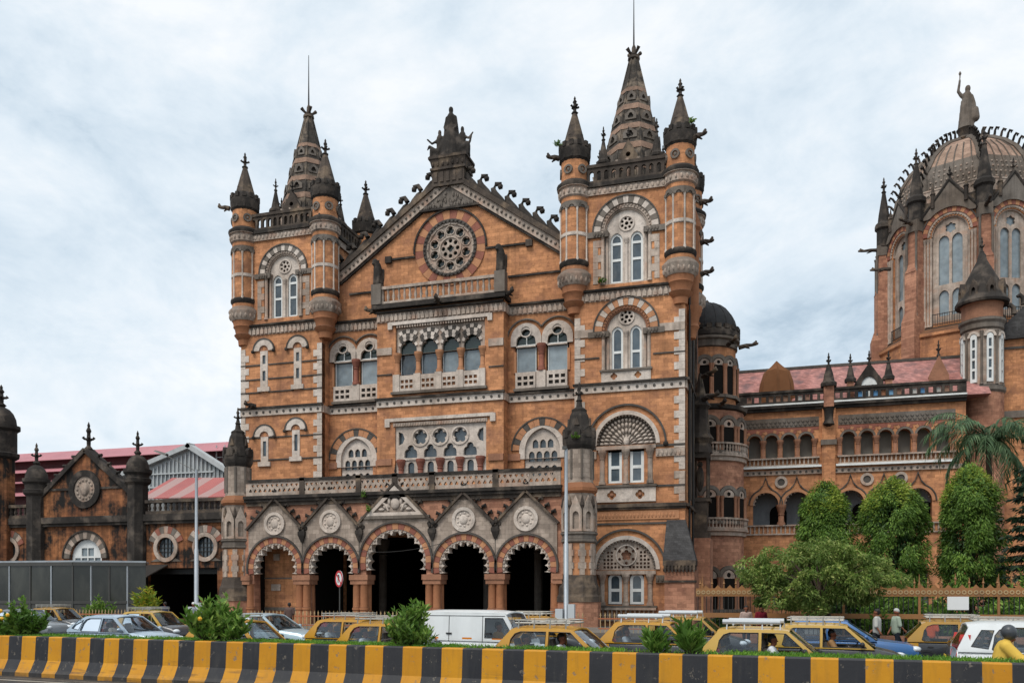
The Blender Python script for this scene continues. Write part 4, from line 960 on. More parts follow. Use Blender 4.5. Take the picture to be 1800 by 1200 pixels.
upA = [-1.15 + 1.46 * k for k in range(4)]; upB = [6.75 + 1.5 * k for k in range(6)]
lowA = [-.2, 2.45]; lowB = [6.9, 9.6, 12.3, 14.6]
hs = [arch(x, 1.06, 14.35, 15.9, 'round', 12) for x in upA + upB] + [arch(x, 2.2, 8.4, 10.2, 'pointed', 12) for x in lowA + lowB[:3]] + [arch(x, 1.7, 1.2, 3.9, 'pointed', 12) for x in (-.2, 2.45, 6.9, 9.6, 12.3)]
mb = MB(); mb.plate(rect(WX0, WX1, 0, 19.0), hs, WY, WY + .7); part('wall', mb, 'brick', W_)
mb = MB(); mb.box(WX0, WX1, WY + 1.2, WY + 1.4, 13.6, 18); part('blind_wall', mb, 'blind', W_)
mb = MB(); mb.box(WX0, WX1, WY + 2.6, WY + 2.8, 0, 13.4); part('loggia_wall', mb, 'plaster', W_)
mb = MB(); mb.box(WX0, WX1, WY + .7, WY + 2.6, 13.1, 13.4); part('loggia_ceiling', mb, 'plaster', W_)
mb = MB(); mb.box(WX0, WX1, WY + .7, WY + 2.6, 7.0, 7.3); part('loggia_floor', mb, 'plaster', W_)
mb = MB(); mb.box(WX0, WX1, WY + 12, WY + 12.5, 0, 19); part('rear_wall', mb, 'brick2', W_)
for x in lowA + lowB[:3]:
    mb = MB(); mb.plate(arch(x + 1.1, 1.5, 7.3, 9.6, 'round', 12), [], WY + 2.5, WY + 2.6); part('doorway', mb, 'dark', W_)
for x in upA + upB:
    mb = MB(); mb.ring(x, 15.9, .53, .72, 0, 180, WY - .08, WY + .2, 14); a = part('arch', mb, 'grey', W_)
    voussoirs(a, x, 15.9, .74, 1.0, 45, 135, 5, WY - .05, WY + .1, ['red', 'orange', 'red'])
xs_ = [upA[0] - .73] + [x + .73 for x in upA] + [upB[0] - .75] + [x + .75 for x in upB]
for x in xs_: column(W_, x, WY + .02, 14.3, 15.95, .17, 'pink', n=8)
for x in lowA + lowB[:3]:
    mb = MB(); mb.ring(x, 10.2, 1.1, 1.36, 0, 180, WY - .1, WY + .3, 20); a = part('arch', mb, 'orange', W_)
    mb = MB()
    pts = arc(x, 10.2, 1.12, 180, 0, 24); inn = []
    for i in range(55): t = R(180 * i / 54); q = 1.0 - .14 * (1 - abs(math.sin(PI * i / 6)) ** .8); inn.append((x + q * math.cos(t), 10.2 + q * math.sin(t) * 1.12))
    mb.plate(pts + inn, [], WY + .02, WY + .4); part('cusping', mb, 'pale', a)
    mb = MB(); hp = arc(x, 10.2, 1.5, 0, 65, 10) + [(x + .25, 12.0), (x, 12.75), (x - .25, 12.0)] + arc(x, 10.2, 1.5, 115, 180, 10); hp2 = [(x + (p[0] - x) * .93, 10.2 + (p[1] - 10.2) * .93) for p in reversed(hp)]
    mb.plate(hp + hp2, [], WY - .14, WY + .05); part('ogee_hood', mb, 'greydk', a)
for x in ((lowA[0] + lowA[1]) / 2, (lowB[0] + lowB[1]) / 2, (lowB[1] + lowB[2]) / 2):
    column(W_, x, WY + .1, 8.3, 10.2, .24, 'pink'); mb = MB(); mb.ring(x, 12.2, .32, .55, 0, 360, WY - .12, WY + .05, 18); r_ = part('roundel', mb, 'pale', W_); mb = MB(); mb.ring(x, 12.2, .02, .32, 0, 360, WY - .04, WY + .03, 12); part('roundel_disc', mb, 'greydk', r_)
for a, b in ((-2.1, 4.3), (5.9, 15.2)):
    balustrade(W_, a, b, 13.6, 14.35, WY - .25, 'pale', .34, .2, rail=.13); balustrade(W_, a, b, 7.5, 8.4, WY - .15, 'pale', .36, .2, rail=.13)
    mb = MB(); mb.box(a - .2, b + .2, WY - .4, WY + .05, 13.42, 13.6); part('white_ledge', mb, 'white', W_)
    mb = MB(); mb.box(a, b, WY - .06, WY + .05, 17.05, 17.9)
    n = int((b - a) / .4)
    for i in range(n):
        for j in range(2): x = a + (i + .5 + .5 * (j % 2)) * (b - a) / (n + .5); mb.plate([(x - .13, 17.3 + .3 * j), (x, 17.15 + .3 * j), (x + .13, 17.3 + .3 * j), (x, 17.45 + .3 * j)], [], WY - .14, WY - .05)
    part('diaper_frieze', mb, 'grey', W_)
    mb = MB(); mb.box(a, b, WY - .03, WY + .03, 16.75, 17.0); part('red_band', mb, 'red', W_)
dots_band(W_, WX0, WX1, 12.85, 13.25, WY, 'pale', 'greydk', .5, .14)
mb = MB(); mb.box(WX0, WX1, WY - .5, WY + .3, 18.75, 19.0); mb.box(WX0, WX1, WY - .3, WY + .3, 18.5, 18.75); part('cornice', mb, 'soot', W_)
mb = MB(); mb.box(WX0, WX1, WY - .54, WY + .3, 18.98, 19.12); part('white_ledge', mb, 'white', W_)
hs = [rect(-1.8 + i * .62, -1.42 + i * .62, 19.35, 19.85) for i in range(28)]
mb = MB(); mb.plate(rect(WX0, WX1, 19.12, 20.1), hs, WY - .3, WY - .1); mb.box(WX0, WX1, WY - .4, WY, 20.1, 20.3); part('roof_parapet', mb, 'soot', W_)
random.seed(11)
for i in range(28):
    if random.random() < .6:
        x = -1.8 + i * .62; mb = MB(); mb.box(x + .02, x + .36, WY - .14, WY - .11, 19.37, 19.83); part('infill_panel', mb, plain('infill_paint', random.choice(['4f7fa8', '8a5a3c', 'a9a49c', '6f9bbb', '8d6a55', 'b9b5ae']), .7), W_)
mb = MB(); mb.add([(WX0, WY + .3, 19.1), (WX1 + 2, WY + .3, 19.1), (WX1 + 2, WY + 6.2, 23.75), (WX0, WY + 6.2, 23.75), (WX0, WY + 12.3, 19.1), (WX1 + 2, WY + 12.3, 19.1)], [(0, 1, 2, 3), (3, 2, 5, 4), (0, 3, 4), (1, 5, 2), (0, 4, 5, 1)]); part('roof', mb, 'tile', W_)
mb = MB(); mb.box(WX0, WX1 + 2, WY + 6.05, WY + 6.35, 23.7, 23.95); part('ridge', mb, 'greydk', W_)
# pilaster with pinnacle
for px in (5.1,):
    mb = MB(); mb.box(px - .55, px + .55, WY - .35, WY + .1, 0, 18.5); pl = part('pilaster', mb, 'brick', W_)
    mb = MB(); mb.box(px - .65, px + .65, WY - .5, WY, 15.3, 15.75); part('pilaster_cap', mb, 'grey', pl)
    mb = MB(); mb.lathe([(.12, 16.9), (.5, 17.1), (.35, 17.5), (.4, 18.3), (.5, 18.5)], px, WY - .35, 10); part('bell_boss', mb, 'soot', pl, smooth=40)
    mb = MB(); mb.box(px - .42, px + .42, WY - .6, WY + .2, 18.6, 20.5); part('pinnacle_base', mb, 'brick2', pl)
    mb = MB(); mb.lathe([(.7, 20.4), (.72, 20.7), (.5, 20.9), (.4, 21.5), (.15, 22.3)], px, WY - .2, 8, 22.5); finial(mb, px, WY - .2, 22.1, 1.3, .22); part('pinnacle', mb, 'soot', pl)
# dormer
dx = 8.5
mb = MB(); mb.plate([(dx - 1.15, 19.1), (dx + 1.15, 19.1), (dx + 1.15, 20.8), (dx, 22.5), (dx - 1.15, 20.8)], [arch(dx, 1.3, 19.4, 20.5, 'pointed', 10)], WY + .6, WY + .9)
mb.add([(dx - 1.15, WY + .9, 20.8), (dx, WY + .9, 22.5), (dx + 1.15, WY + .9, 20.8), (dx - 1.15, WY + 2.6, 20.8), (dx, WY + 4.6, 22.5), (dx + 1.15, WY + 2.6, 20.8)], [(0, 1, 4, 3), (1, 2, 5, 4)]); d_ = part('dormer', mb, 'soot', W_)
mb = MB(); mb.plate(arch(dx, 1.34, 19.35, 20.5, 'pointed', 10), [arch(dx - .3, .46, 19.5, 20.3, 'pointed', 6), arch(dx + .3, .46, 19.5, 20.3, 'pointed', 6)], WY + .7, WY + .78); part('dormer_frame', mb, 'white', d_)
mb = MB(); mb.plate(arch(dx, 1.34, 19.35, 20.5, 'pointed', 10), [], WY + .8, WY + .83); part('pane', mb, 'glass', d_)
mb = MB(); finial(mb, dx, WY + .75, 22.3, 1.3, .2); part('finial', mb, 'soot', d_)
for x in (dx - 1.55, dx + 1.55):
    mb = MB(); mb.box(x - .28, x + .28, WY + .3, WY + .9, 19.1, 20.9); s_ = part('dormer_pier', mb, 'brick2', W_)
    mb = MB(); mb.lathe([(.5, 20.85), (.52, 21.1), (.35, 21.3), (.25, 21.8), (.1, 22.4)], x, WY + .6, 8, 22.5); finial(mb, x, WY + .6, 22.2, 1.2, .2); part('pier_cap', mb, 'soot', s_)
# tarpaulin-covered bulk on the roof (a thing of its own)
mb = MB(); n = 28
v = []; rings = [(1.72, 1.15, 18.9), (1.64, 1.1, 20.2), (1.5, 1.0, 21.5), (1.2, .85, 22.5), (.5, .3, 23.05), (.04, .04, 23.5)]
random.seed(2)
ph = [random.uniform(0, 6) for _ in range(4)]
for k, (a, b, z) in enumerate(rings):
    for i in range(n):
        t = 2 * PI * i / n; w = .9 + (.1 if k < 4 else .2) * abs(math.sin(4.5 * t + ph[0])) + .07 * math.sin(11 * t + ph[1] + .3 * k)
        sq = 1 / max(abs(math.cos(t)), abs(math.sin(t))) ** .6
        v.append((.75 + a * w * sq * math.cos(t), WY + 1.9 + b * w * sq * math.sin(t), z + (.16 if k in (2, 3) else .05) * math.sin(3 * t + ph[2])))
f = [(k * n + i, k * n + (i + 1) % n, (k + 1) * n + (i + 1) % n, (k + 1) * n + i) for k in range(len(rings) - 1) for i in range(n)] + [tuple(range((len(rings) - 1) * n, len(rings) * n))]
mb.add(v, f); tp = part('tarpaulin_cover', mb, 'tarp', None, smooth=35, label='brown tarpaulin draped over a dormer on the red tiled roof', cat='tarpaulin')

# ================================================================== domed round stair turret at the inner corner
T = thing('stair_turret', 'round brick stair turret with a black ribbed dome at the inner corner', 'turret', (-4.9, 74.0, 0))
cx, cy = -4.95, 74.0
def lat(name, prof, mat, par, n=28, smooth=35): mb = MB(); mb.lathe(prof, cx, cy, n); return part(name, mb, mat, par, smooth=smooth)
lat('lower_drum', [(3.0, 0), (3.0, 17.4)], 'brick2', T); lat('upper_drum', [(2.35, 17.4), (2.35, 23.2)], 'brick', T)
for z, r_, h in ((7.3, 3.1, .5), (13.4, 3.1, .5)): lat('string_ring', [(r_, z - .35), (r_ + .12, z - .3), (r_ + .12, z), (r_ + .3, z + .05), (r_ + .3, z + .2), (r_, z + .4)], 'pale', T)
lat('ledge_ring', [(3.0, 17.2), (3.25, 17.3), (3.3, 17.6), (2.3, 17.9)], 'soot', T)
lat('cornice_ring', [(2.35, 22.5), (2.5, 22.6), (2.5, 23.1), (2.7, 23.2), (2.7, 23.4), (2.4, 23.5)], 'grey', T)
lat('crown', [(2.6, 23.35), (2.72, 23.5), (2.72, 23.9), (2.55, 24.1), (2.2, 24.2)], 'soot', T)
for i in range(22):
    a = 2 * PI * i / 22; mb = MB(); mb.M = Matrix.Translation((cx, cy, 24.0)) @ Matrix.Rotation(a, 4, 'Z'); mb.box(2.45, 2.72, -.22, .22, 0, .38); part('merlon', mb, 'soot', T)
lat('dome', [(2.45 * math.cos(R(t)), 24.0 + 2.75 * math.sin(R(t))) for t in range(0, 90, 9)] + [(.05, 26.78)], 'lead', T, 32, 60)
for i in range(16):
    a = 2 * PI * i / 16; mb = MB(); mb.tube([(cx + 2.46 * math.cos(R(t)) * math.cos(a), cy + 2.46 * math.cos(R(t)) * math.sin(a), 24.0 + 2.76 * math.sin(R(t))) for t in range(0, 90, 12)], .05, 5); part('dome_rib', mb, 'lead', T)
mb = MB(); mb.lathe([(.3, 26.65), (.2, 26.9), (.05, 27.1)], cx, cy, 8); part('finial', mb, 'soot', T)
def drum_window(a, r, z0, zs, w, blind=False):
    mt = Matrix.Translation((cx, cy, 0)) @ Matrix.Rotation(a + PI / 2, 4, 'Z')
    mb = MB(); mb.M = mt; mb.ring(0, zs, w / 2, w / 2 + .3, 0, 180, -r - .14, -r + .3, 14); p_ = part('window_arch', mb, 'grey', T)
    mb = MB(); mb.M = mt; mb.plate(arch(0, w + .02, z0, zs, 'round', 12), [], -r - .05, -r + .35); part('window_opening', mb, 'dark', p_)
    mb = MB(); mb.M = mt; mb.plate(arch(0, w * .9, zs - .1, zs, 'round', 10), [circ(0, zs + w * .14, w * .16, 8)], -r - .1, -r); part('tympanum', mb, 'pale', p_)
    for s_ in (-1, 1): mb = MB(); mb.M = mt; mb.lathe([(.17, z0), (.12, z0 + .2), (.12, zs - .3), (.2, zs)], s_ * w * .55, -r - .08, 8); part('colonnette', mb, 'pink', p_, smooth=35)
    mb = MB(); mb.M = mt; mb.box(-w * .8, w * .8, -r - .25, -r + .2, z0 - .25, z0); part('sill', mb, 'grey', p_)
for k in range(6):
    a = R(-118 + 27 * k); drum_window(a, 2.35, 18.6, 21.1, .95)
for k in range(5):
    a = R(-112 + 30 * k); drum_window(a, 3.0, 13.9, 15.9, 1.15); drum_window(a, 3.0, 8.2, 10.2, 1.15); drum_window(a, 3.0, 1.0, 3.6, 1.3)
gargoyle((cx + 2.6, cy - .6, 22.7), (1, -.1, .1), 1.6, T); gargoyle((cx + 1.8, cy - 2.0, 22.6), (.6, -.8, .2), 1.3, T); gargoyle((cx + 1.2, cy - 2.8, 17.5), (.4, -.9, .1), 1.3, T)
# quarter-round balcony fronts between turret and wing
for z in (7.5, 13.6):
    mb = MB(); mb.lathe([(3.2, z - .1), (3.35, z), (3.35, z + .15), (3.2, z + .2)], cx, cy, 28)
    for i in range(36):
        a = R(-150 + 180 * i / 35); mb.lathe([(.08, z + .15), (.05, z + .3), (.1, z + .5), (.07, z + .8)], cx + 3.25 * math.cos(a), cy + 3.25 * math.sin(a), 5)
    mb.lathe([(3.15, z + .8), (3.4, z + .8), (3.4, z + .95), (3.15, z + .95)], cx, cy, 28); part('balcony_rail', mb, 'pale', T, kind='stuff')

# ================================================================== domed octagonal hall
D = thing('domed_hall', 'octagonal hall with a crocketed stone dome rising behind the tiled wing', 'building', (20, 100, 0))
ox, oy = 20.0, 100.0
def ol(name, prof, mat, par, n=8, rot=0, smooth=None): mb = MB(); mb.lathe(prof, ox, oy, n, rot); return part(name, mb, mat, par, smooth=smooth)
prof_ = [(6.9, 41.3), (6.85, 42.6), (6.6, 44.2), (6.1, 45.6), (5.3, 46.9), (4.2, 48.0), (2.9, 48.9)]
ol('base', [(8.7, 0), (8.7, 27.6), (8.9, 27.8), (8.9, 28.1), (8.2, 28.6)], 'brick', D, 8, -90)
FA = 7.8 * math.cos(R(22.5))
for k in range(8):
    a = R(-112.5 + 45 * k); mt = Matrix.Translation((ox, oy, 0)) @ Matrix.Rotation(a + PI / 2, 4, 'Z'); hw = 7.8 * math.sin(R(22.5))
    if not (k in (0, 1, 7, 2)): 
        mb = MB(); mb.M = mt; mb.plate(rect(-hw, hw, 28.4, 40.4), [], -FA, -FA + .5); part('drum_wall', mb, 'brick', D); continue
    zs = 37.9
    mb = MB(); mb.M = mt; mb.plate(rect(-hw, hw, 28.4, 40.4), [arch(0, 3.4, 29.2, zs, 'round', 20)], -FA, -FA + .7); dw = part('drum_wall', mb, 'brick', D)
    mb = MB(); mb.M = mt; mb.plate([(-2.7, 39.6), (-2.05, 39.6)] + arc(0, zs, 2.5, 135, 45, 10) + [(2.05, 39.6), (2.7, 39.6), (0, 43.0)], [], -FA - .3, -FA + .3); gb = part('drum_gable', mb, 'grey', D)
    mb = MB(); mb.M = mt
    for s_ in (-1, 1): mb.tube([(0, -FA - .25, 43.1), (s_ * 2.85, -FA - .25, 39.5)], .16, 6)
    part('gable_coping', mb, 'soot', gb)
    mb = MB(); mb.M = mt; finial(mb, 0, -FA - .1, 43.0, 1.5, .25); part('finial', mb, 'soot', gb)
    mb = MB(); mb.M = mt; mb.ring(0, zs, 2.5, 2.62, 0, 180, -FA - .22, -FA, 24); hd = part('window_hood', mb, 'greydk', D)
    for i in range(17):
        mb = MB(); mb.M = mt; mb.ring(0, zs, 2.05, 2.5, 180 * i / 17 + .3, 180 * (i + 1) / 17 - .3, -FA - .14 - .01 * (i % 2), -FA + .2, 2); part('voussoir', mb, ('red', 'orange')[i % 2], hd)
    mb = MB(); mb.M = mt; mb.ring(0, zs, 1.85, 2.05, 0, 180, -FA - .07, -FA + .4, 24); mb.ring(0, zs, 1.6, 1.85, 0, 180, -FA + .1, -FA + .5, 24)
    for i in range(20): t = R(5 + 170 * i / 19); mb.ball((1.85 * math.cos(t), -FA - .02, zs + 1.85 * math.sin(t)), .11, 6, 4)
    part('arch_moulding', mb, 'pale', hd)
    hs = [arch(-.6, .95, 33.0, 37.3, 'pointed', 8), arch(.6, .95, 33.0, 37.3, 'pointed', 8), arch(-.6, .9, 29.9, 31.9, 'pointed', 8), arch(.6, .9, 29.9, 31.9, 'pointed', 8), foil(0, 38.55, .5, 6)]
    mb = MB(); mb.M = mt; mb.plate(arch(0, 3.3, 29.2, zs, 'round', 20), hs, -FA + .3, -FA + .45); w_ = part('window', mb, 'pale', D)
    mb = MB(); mb.M = mt; mb.plate(arch(0, 3.35, 29.2, zs, 'round', 20), [], -FA + .5, -FA + .54); part('pane', mb, 'glass_blind', w_)
    for s_ in (-1, 1):
        for x in (1.72, 2.0, 2.28): mb = MB(); mb.M = mt; mb.lathe([(.17, 28.9), (.12, 29.2), (.12, 37.3), (.19, 37.7)], s_ * x, -FA - .03 - .06 * (x - 1.7), 8); part('jamb_shaft', mb, 'pale', w_, smooth=35)
    mb = MB(); mb.M = mt; mb.box(-2.6, 2.6, -FA - .35, -FA + .1, 33.0 - .9, 33.0 - .6) if False else mb.box(-hw, hw, -FA - .25, -FA + .1, 28.4, 28.75); part('ledge', mb, 'soot2', D)
    mb = MB(); mb.M = mt; mb.box(-1.6, 1.6, -FA - .2, -FA - .14, 30.0, 30.06); mb.box(-1.6, 1.6, -FA - .2, -FA - .14, 29.0, 29.06)
    for i in range(15): mb.box(-1.55 + i * .22, -1.51 + i * .22, -FA - .19, -FA - .15, 28.9, 30.1)
    part('railing', mb, 'iron', w_, kind='stuff')
    mb = MB(); mb.M = mt; mb.box(-hw + .3, -2.35, -FA - .08, -FA + .1, 33.4, 33.7); mb.box(2.35, hw - .3, -FA - .08, -FA + .1, 33.4, 33.7); part('thin_course', mb, 'greydk', D)
for k in range(8):
    a = R(-90 + 45 * k); vx, vy = ox + 8.0 * math.cos(a), oy + 8.0 * math.sin(a)
    mb = MB(); mb.M = Matrix.Translation((vx, vy, 0)) @ Matrix.Rotation(a, 4, 'Z')
    mb.box(-.8, 1.3, -.75, .75, 0, 29.5); mb.box(-.8, .9, -.65, .65, 29.5, 34.5); mb.box(-.8, .55, -.55, .55, 34.5, 39.5); mb.frustum(.9, 0, 29.5, 30.6, .4, .75, .05, .6); mb.frustum(.6, 0, 34.5, 35.4, .35, .6, .05, .5); bt = part('buttress', mb, 'brick2', D)
    mb = MB(); mb.M = Matrix.Translation((vx, vy, 0)) @ Matrix.Rotation(a, 4, 'Z')
    for s_ in (-.55, .55): mb.lathe([(.16, 30), (.11, 30.3), (.11, 38.2), (.18, 38.55)], .75, s_, 8)
    mb.box(-.85, .72, -.62, .62, 38.6, 39.72)
    part('buttress_shaft', mb, 'grey', bt)
    mb = MB(); mb.lathe([(.75, 39.6), (.75, 41.4), (.95, 41.6), (.95, 42.0), (.65, 42.3), (.55, 43.2), (.16, 45.6)], vx, vy, 8, 22.5); finial(mb, vx, vy, 45.4, 1.8, .3); part('pinnacle', mb, 'soot', bt)
    if k in (0, 6, 7): gargoyle((vx + .6 * math.cos(a), vy + .6 * math.sin(a), 39.4), (math.cos(a), math.sin(a), .05), 2.0, D)
gargoyle((12.2, 96.5, 36), (-1, -.4, -.1), 2.2, D)
for k in (0, 1, 2, 7):
    a = R(-112.5 + 45 * k)
    for x in (-2.9, -1.5, 1.5, 2.9):
        zz_ = 39.7 if abs(x) > 2 else 41.6
        mb = MB(); mb.M = Matrix.Translation((ox, oy, 0)) @ Matrix.Rotation(a + PI / 2, 4, 'Z') @ Matrix.Translation((x, -FA - .3, 0)); mb.lathe([(.2, zz_ - 1.0), (.2, zz_ + .3), (.28, zz_ + .4), (.16, zz_ + .6), (.03, zz_ + 1.5)], 0, 0, 6); part('small_pinnacle', mb, 'soot2', D)
    mb = MB(); mb.M = Matrix.Translation((ox, oy, 0)) @ Matrix.Rotation(a + PI / 2, 4, 'Z'); mb.plate(rect(-2.9, 2.9, 41.4, 42.5), [foil(-2.5 + i * .5, 41.95, .19, 4, .3, 16) for i in range(11)], -7.15, -7.0); mb.box(-2.9, 2.9, -7.2, -6.95, 42.5, 42.65); part('pierced_parapet', mb, 'pale', D)
    for i in range(5):
        mb = MB(); mb.M = Matrix.Translation((ox, oy, 0)) @ Matrix.Rotation(a + PI / 2, 4, 'Z'); x = -1.8 + i * .9; mb.tube([(x * f_, -r_ * math.cos(R(22.5)) - .03, z_) for (r_, z_), f_ in zip(prof_[1:6], (1, .97, .9, .8, .66))], .07, 5); part('shell_rib', mb, 'grey', D)
ol('drum_parapet', [(7.7, 40.3), (7.9, 40.5), (7.9, 41.3), (7.5, 41.5), (7.3, 41.6)], 'soot2', D, 8, -90)
prof = [(6.9, 41.3), (6.85, 42.6), (6.6, 44.2), (6.1, 45.6), (5.3, 46.9), (4.2, 48.0), (2.9, 48.9), (1.6, 49.5), (.9, 49.8)]
ol('dome_skirt', prof[:4], 'grey', D, 8, -90); ol('dome_shell', [(r_ , z) for r_, z in prof[3:]], 'tan', D, 8, -90)
mb = MB()
for k in range(8):
    a = R(-112.5 + 45 * k); mt = Matrix.Translation((ox, oy, 0)) @ Matrix.Rotation(a + PI / 2, 4, 'Z'); mb.M = mt
    for j in range(6):
        for i in range(10 - j // 2):
            z = 42.1 + j * .55; rr = np.interp(z, [p[1] for p in prof], [p[0] for p in prof]) * math.cos(R(22.5)); x = (i - (9 - j // 2) / 2) * .5; mb.ball((x, -rr - .02, z), .12, 6, 4)
part('dome_studs', mb, 'pale', D, kind='stuff')
cr = None
for k in range(8):
    a = R(-90 + 45 * k); c, s_ = math.cos(a), math.sin(a)
    mb = MB(); mb.tube([(ox + (r_ + .05) * c, oy + (r_ + .05) * s_, z) for r_, z in prof], .3, 6); rb_ = part('dome_rib', mb, 'grey', D)
    L = 0; pts = prof
    for i in range(len(pts) - 1):
        (r0, z0), (r1, z1) = pts[i], pts[i + 1]; n = max(1, round(math.hypot(r1 - r0, z1 - z0) / .8))
        for j in range(n):
            u = j / n; rr, zz_ = r0 + (r1 - r0) * u, z0 + (z1 - z0) * u
            if cr is None:
                mb = MB(); mb.tube([(-.1, 0, 0), (.35, 0, .12), (.6, 0, .4), (.85, 0, .5), (.95, 0, .25), (.8, 0, .15)], [.14, .13, .11, .13, .13, .08], 6)
                cr = proto('crocket', mb, 'soot', rb_, (ox + rr * c, oy + rr * s_, zz_), (0, 0, a), smooth=60)
            else: inst(cr, rb_, (ox + rr * c, oy + rr * s_, zz_), (0, -.0 - .9 * (i / len(pts)), a))
ol('dome_crown', [(1.0, 49.6), (1.25, 49.9), (1.0, 50.2), (.7, 50.3), (.8, 50.9), (.95, 51.1), (.7, 51.2)], 'soot2', D, 12, 0, 40)

# ---- round turret and gabled bay in front of the hall
Q = thing('round_corner_turret', 'pale round turret with slit lights and a black conical roof beside the dome', 'turret', (17.6, 83, 0))
cx, cy = 17.9, 83.2
def ql(name, prof, mat, par=Q, n=20, smooth=35): mb = MB(); mb.lathe(prof, cx, cy, n); return part(name, mb, mat, par, smooth=smooth)
ql('lower_drum', [(1.7, 0), (1.7, 19.6)], 'brick2'); ql('sill_ring', [(1.6, 19.4), (1.85, 19.7), (1.85, 20.0), (1.6, 20.2)], 'grey'); ql('drum', [(1.55, 20), (1.55, 25.6)], 'pale'); ql('string_ring', [(1.5, 24.9), (1.7, 25.1), (1.7, 25.5), (1.85, 25.7), (1.85, 25.9), (1.6, 26.0)], 'grey')
ql('attic', [(1.62, 25.9), (1.62, 27.2), (1.8, 27.4)], 'pink'); ql('cone', [(2.1, 27.3), (2.15, 27.5), (1.5, 28.6), (1.3, 29.5), (.75, 30.6), (.4, 31.3), (.3, 31.8), (.1, 32.1)], 'soot')
mb = MB(); finial(mb, cx, cy, 31.9, 1.5, .22); part('finial', mb, 'soot', Q)
for k in range(8):
    a = R(45 * k + 12); mb = MB(); mb.M = Matrix.Translation((cx, cy, 0)) @ Matrix.Rotation(a + PI / 2, 4, 'Z'); mb.plate([(-.34, 27.9), (.34, 27.9), (.34, 28.6), (0, 29.3), (-.34, 28.6)], [arch(0, .3, 28.0, 28.4, 'pointed', 6)], -1.85, -1.3); part('cone_dormer', mb, 'soot2', Q)
for k in range(8):
    a = R(-90 + 45 * k + 10); mt = Matrix.Translation((cx, cy, 0)) @ Matrix.Rotation(a + PI / 2, 4, 'Z')
    mb = MB(); mb.M = mt; mb.plate(arch(0, .52, 20.4, 24.3, 'round', 8), [rect(-.12, .12, 20.7 + j * .9, 21.4 + j * .9) for j in range(4)], -1.66, -1.45); w_ = part('window', mb, 'white', Q)
    mb = MB(); mb.M = mt; mb.box(-.2, .2, -1.58, -1.5, 20.5, 24.3); part('pane', mb, 'glass', w_)
    mb = MB(); mb.M = mt; mb.ring(0, 24.3, .3, .5, 0, 180, -1.7, -1.5, 10); part('arch', mb, 'pale_clean', w_)
    a = R(-90 + 45 * k + 32); mb = MB(); mb.lathe([(.16, 20.2), (.1, 20.4), (.1, 24.4), (.17, 24.8)], cx + 1.6 * math.cos(a), cy + 1.6 * math.sin(a), 6); part('shaft', mb, 'grey', Q)
G2 = thing('gabled_bay', 'brick gabled bay at the right edge with a crocketed dark coping', 'building', (23, 84, 0))
mb = MB(); mb.plate([(18.6, 0), (29, 0), (29, 24.5), (23.9, 29.6), (18.6, 24.3)], [arch(23.8, 3, 19, 22.5, 'round', 14)], 84, 85); part('wall', mb, 'brick', G2)
mb = MB(); mb.plate(arch(23.8, 3, 19, 22.5, 'round', 14), [], 84.5, 84.6); part('pane', mb, 'glass', G2)
mb = MB(); mb.box(18.6, 29, 85, 96, 0, 24); part('body', mb, 'brick2', G2)
mb = MB(); mb.add([(18.5, 83.6, 24.4), (23.9, 83.6, 29.9), (29.2, 83.6, 24.6), (18.5, 96, 24.4), (23.9, 96, 29.9), (29.2, 96, 24.6)], [(0, 1, 4, 3), (1, 2, 5, 4), (0, 2, 1), (3, 4, 5), (0, 3, 5, 2)]); part('roof', mb, 'slate', G2)
for i in range(7):
    x = 19.0 + i * .75; mb = MB(); mb.tube([(0, 0, -.3), (-.05, 0, .3), (-.3, 0, .55), (-.5, 0, .4)], [.25, .2, .2, .15], 7); proto('crocket', mb, 'soot', G2, (x, 83.7, 24.9 + (x - 18.6) * 1.03), smooth=60)
mb = MB(); mb.box(18.6, 29, 83.85, 84.0, 17.6, 18.2); part('string_course', mb, 'grey', G2)
mb = MB(); mb.box(18.6, 29, 83.9, 84.0, 23.6, 23.8); part('thin_course', mb, 'greydk', G2)
# small gabled bay and lean-to between wing and dome
mb = MB(); mb.add([(13.2, 84.5, 19.2), (17.2, 84.5, 19.2), (17.2, 92, 19.2), (13.2, 92, 19.2), (14.4, 86, 22.6), (17.2, 86, 23.4), (17.2, 92, 23.4), (14.4, 92, 22.6)], [(0, 1, 5, 4), (4, 5, 6, 7), (0, 4, 7, 3), (1, 2, 6, 5), (2, 3, 7, 6), (0, 3, 2, 1)]); part('lean_to', mb, 'slate', D)
mb = MB(); mb.plate([(13.6, 19.1), (15.2, 19.1), (15.2, 21.4), (14.4, 23.2), (13.6, 21.4)], [arch(14.4, .8, 19.4, 20.6, 'round', 8)], 82.6, 83.2); sg_ = part('small_gable', mb, 'pink', D)
mb = MB(); finial(mb, 14.4, 82.9, 23.1, 1.5, .2); part('finial', mb, 'soot', sg_)

# ================================================================== low concourse building on the left
C = thing('concourse_building', 'low sooty brick concourse front with a gable medallion and round windows', 'building', (-56, 60, 0))
hs = [arch(-56.4, 3.3, 2.8, 5.3, 'round', 16)] + [circ(x, 6.1, .86, 20) for x in (-64.8, -48.15, -44.3)] + [rect(-50.2, -43.2, .2, 4.4)]
mb = MB(); mb.plate(rect(-80, -41.2, 0, 8.9), hs, 60, 60.6); part('wall', mb, 'brick_dirty', C)
mb = MB(); mb.box(-80, -41.2, 66, 66.4, 0, 8.9); mb.box(-80, -41.2, 60.6, 66, 8.6, 8.9); mb.box(-50.6, -50.3, 60.6, 66, 0, 8.6); part('inner_wall', mb, 'dark', C)
mb = MB(); mb.plate([(-61.2, 8.9), (-51.4, 8.9), (-51.4, 10.4), (-56.3, 14.4), (-61.2, 10.4)], [], 59.9, 60.6); gb = part('gable', mb, 'brick_dirty', C)
mb = MB()
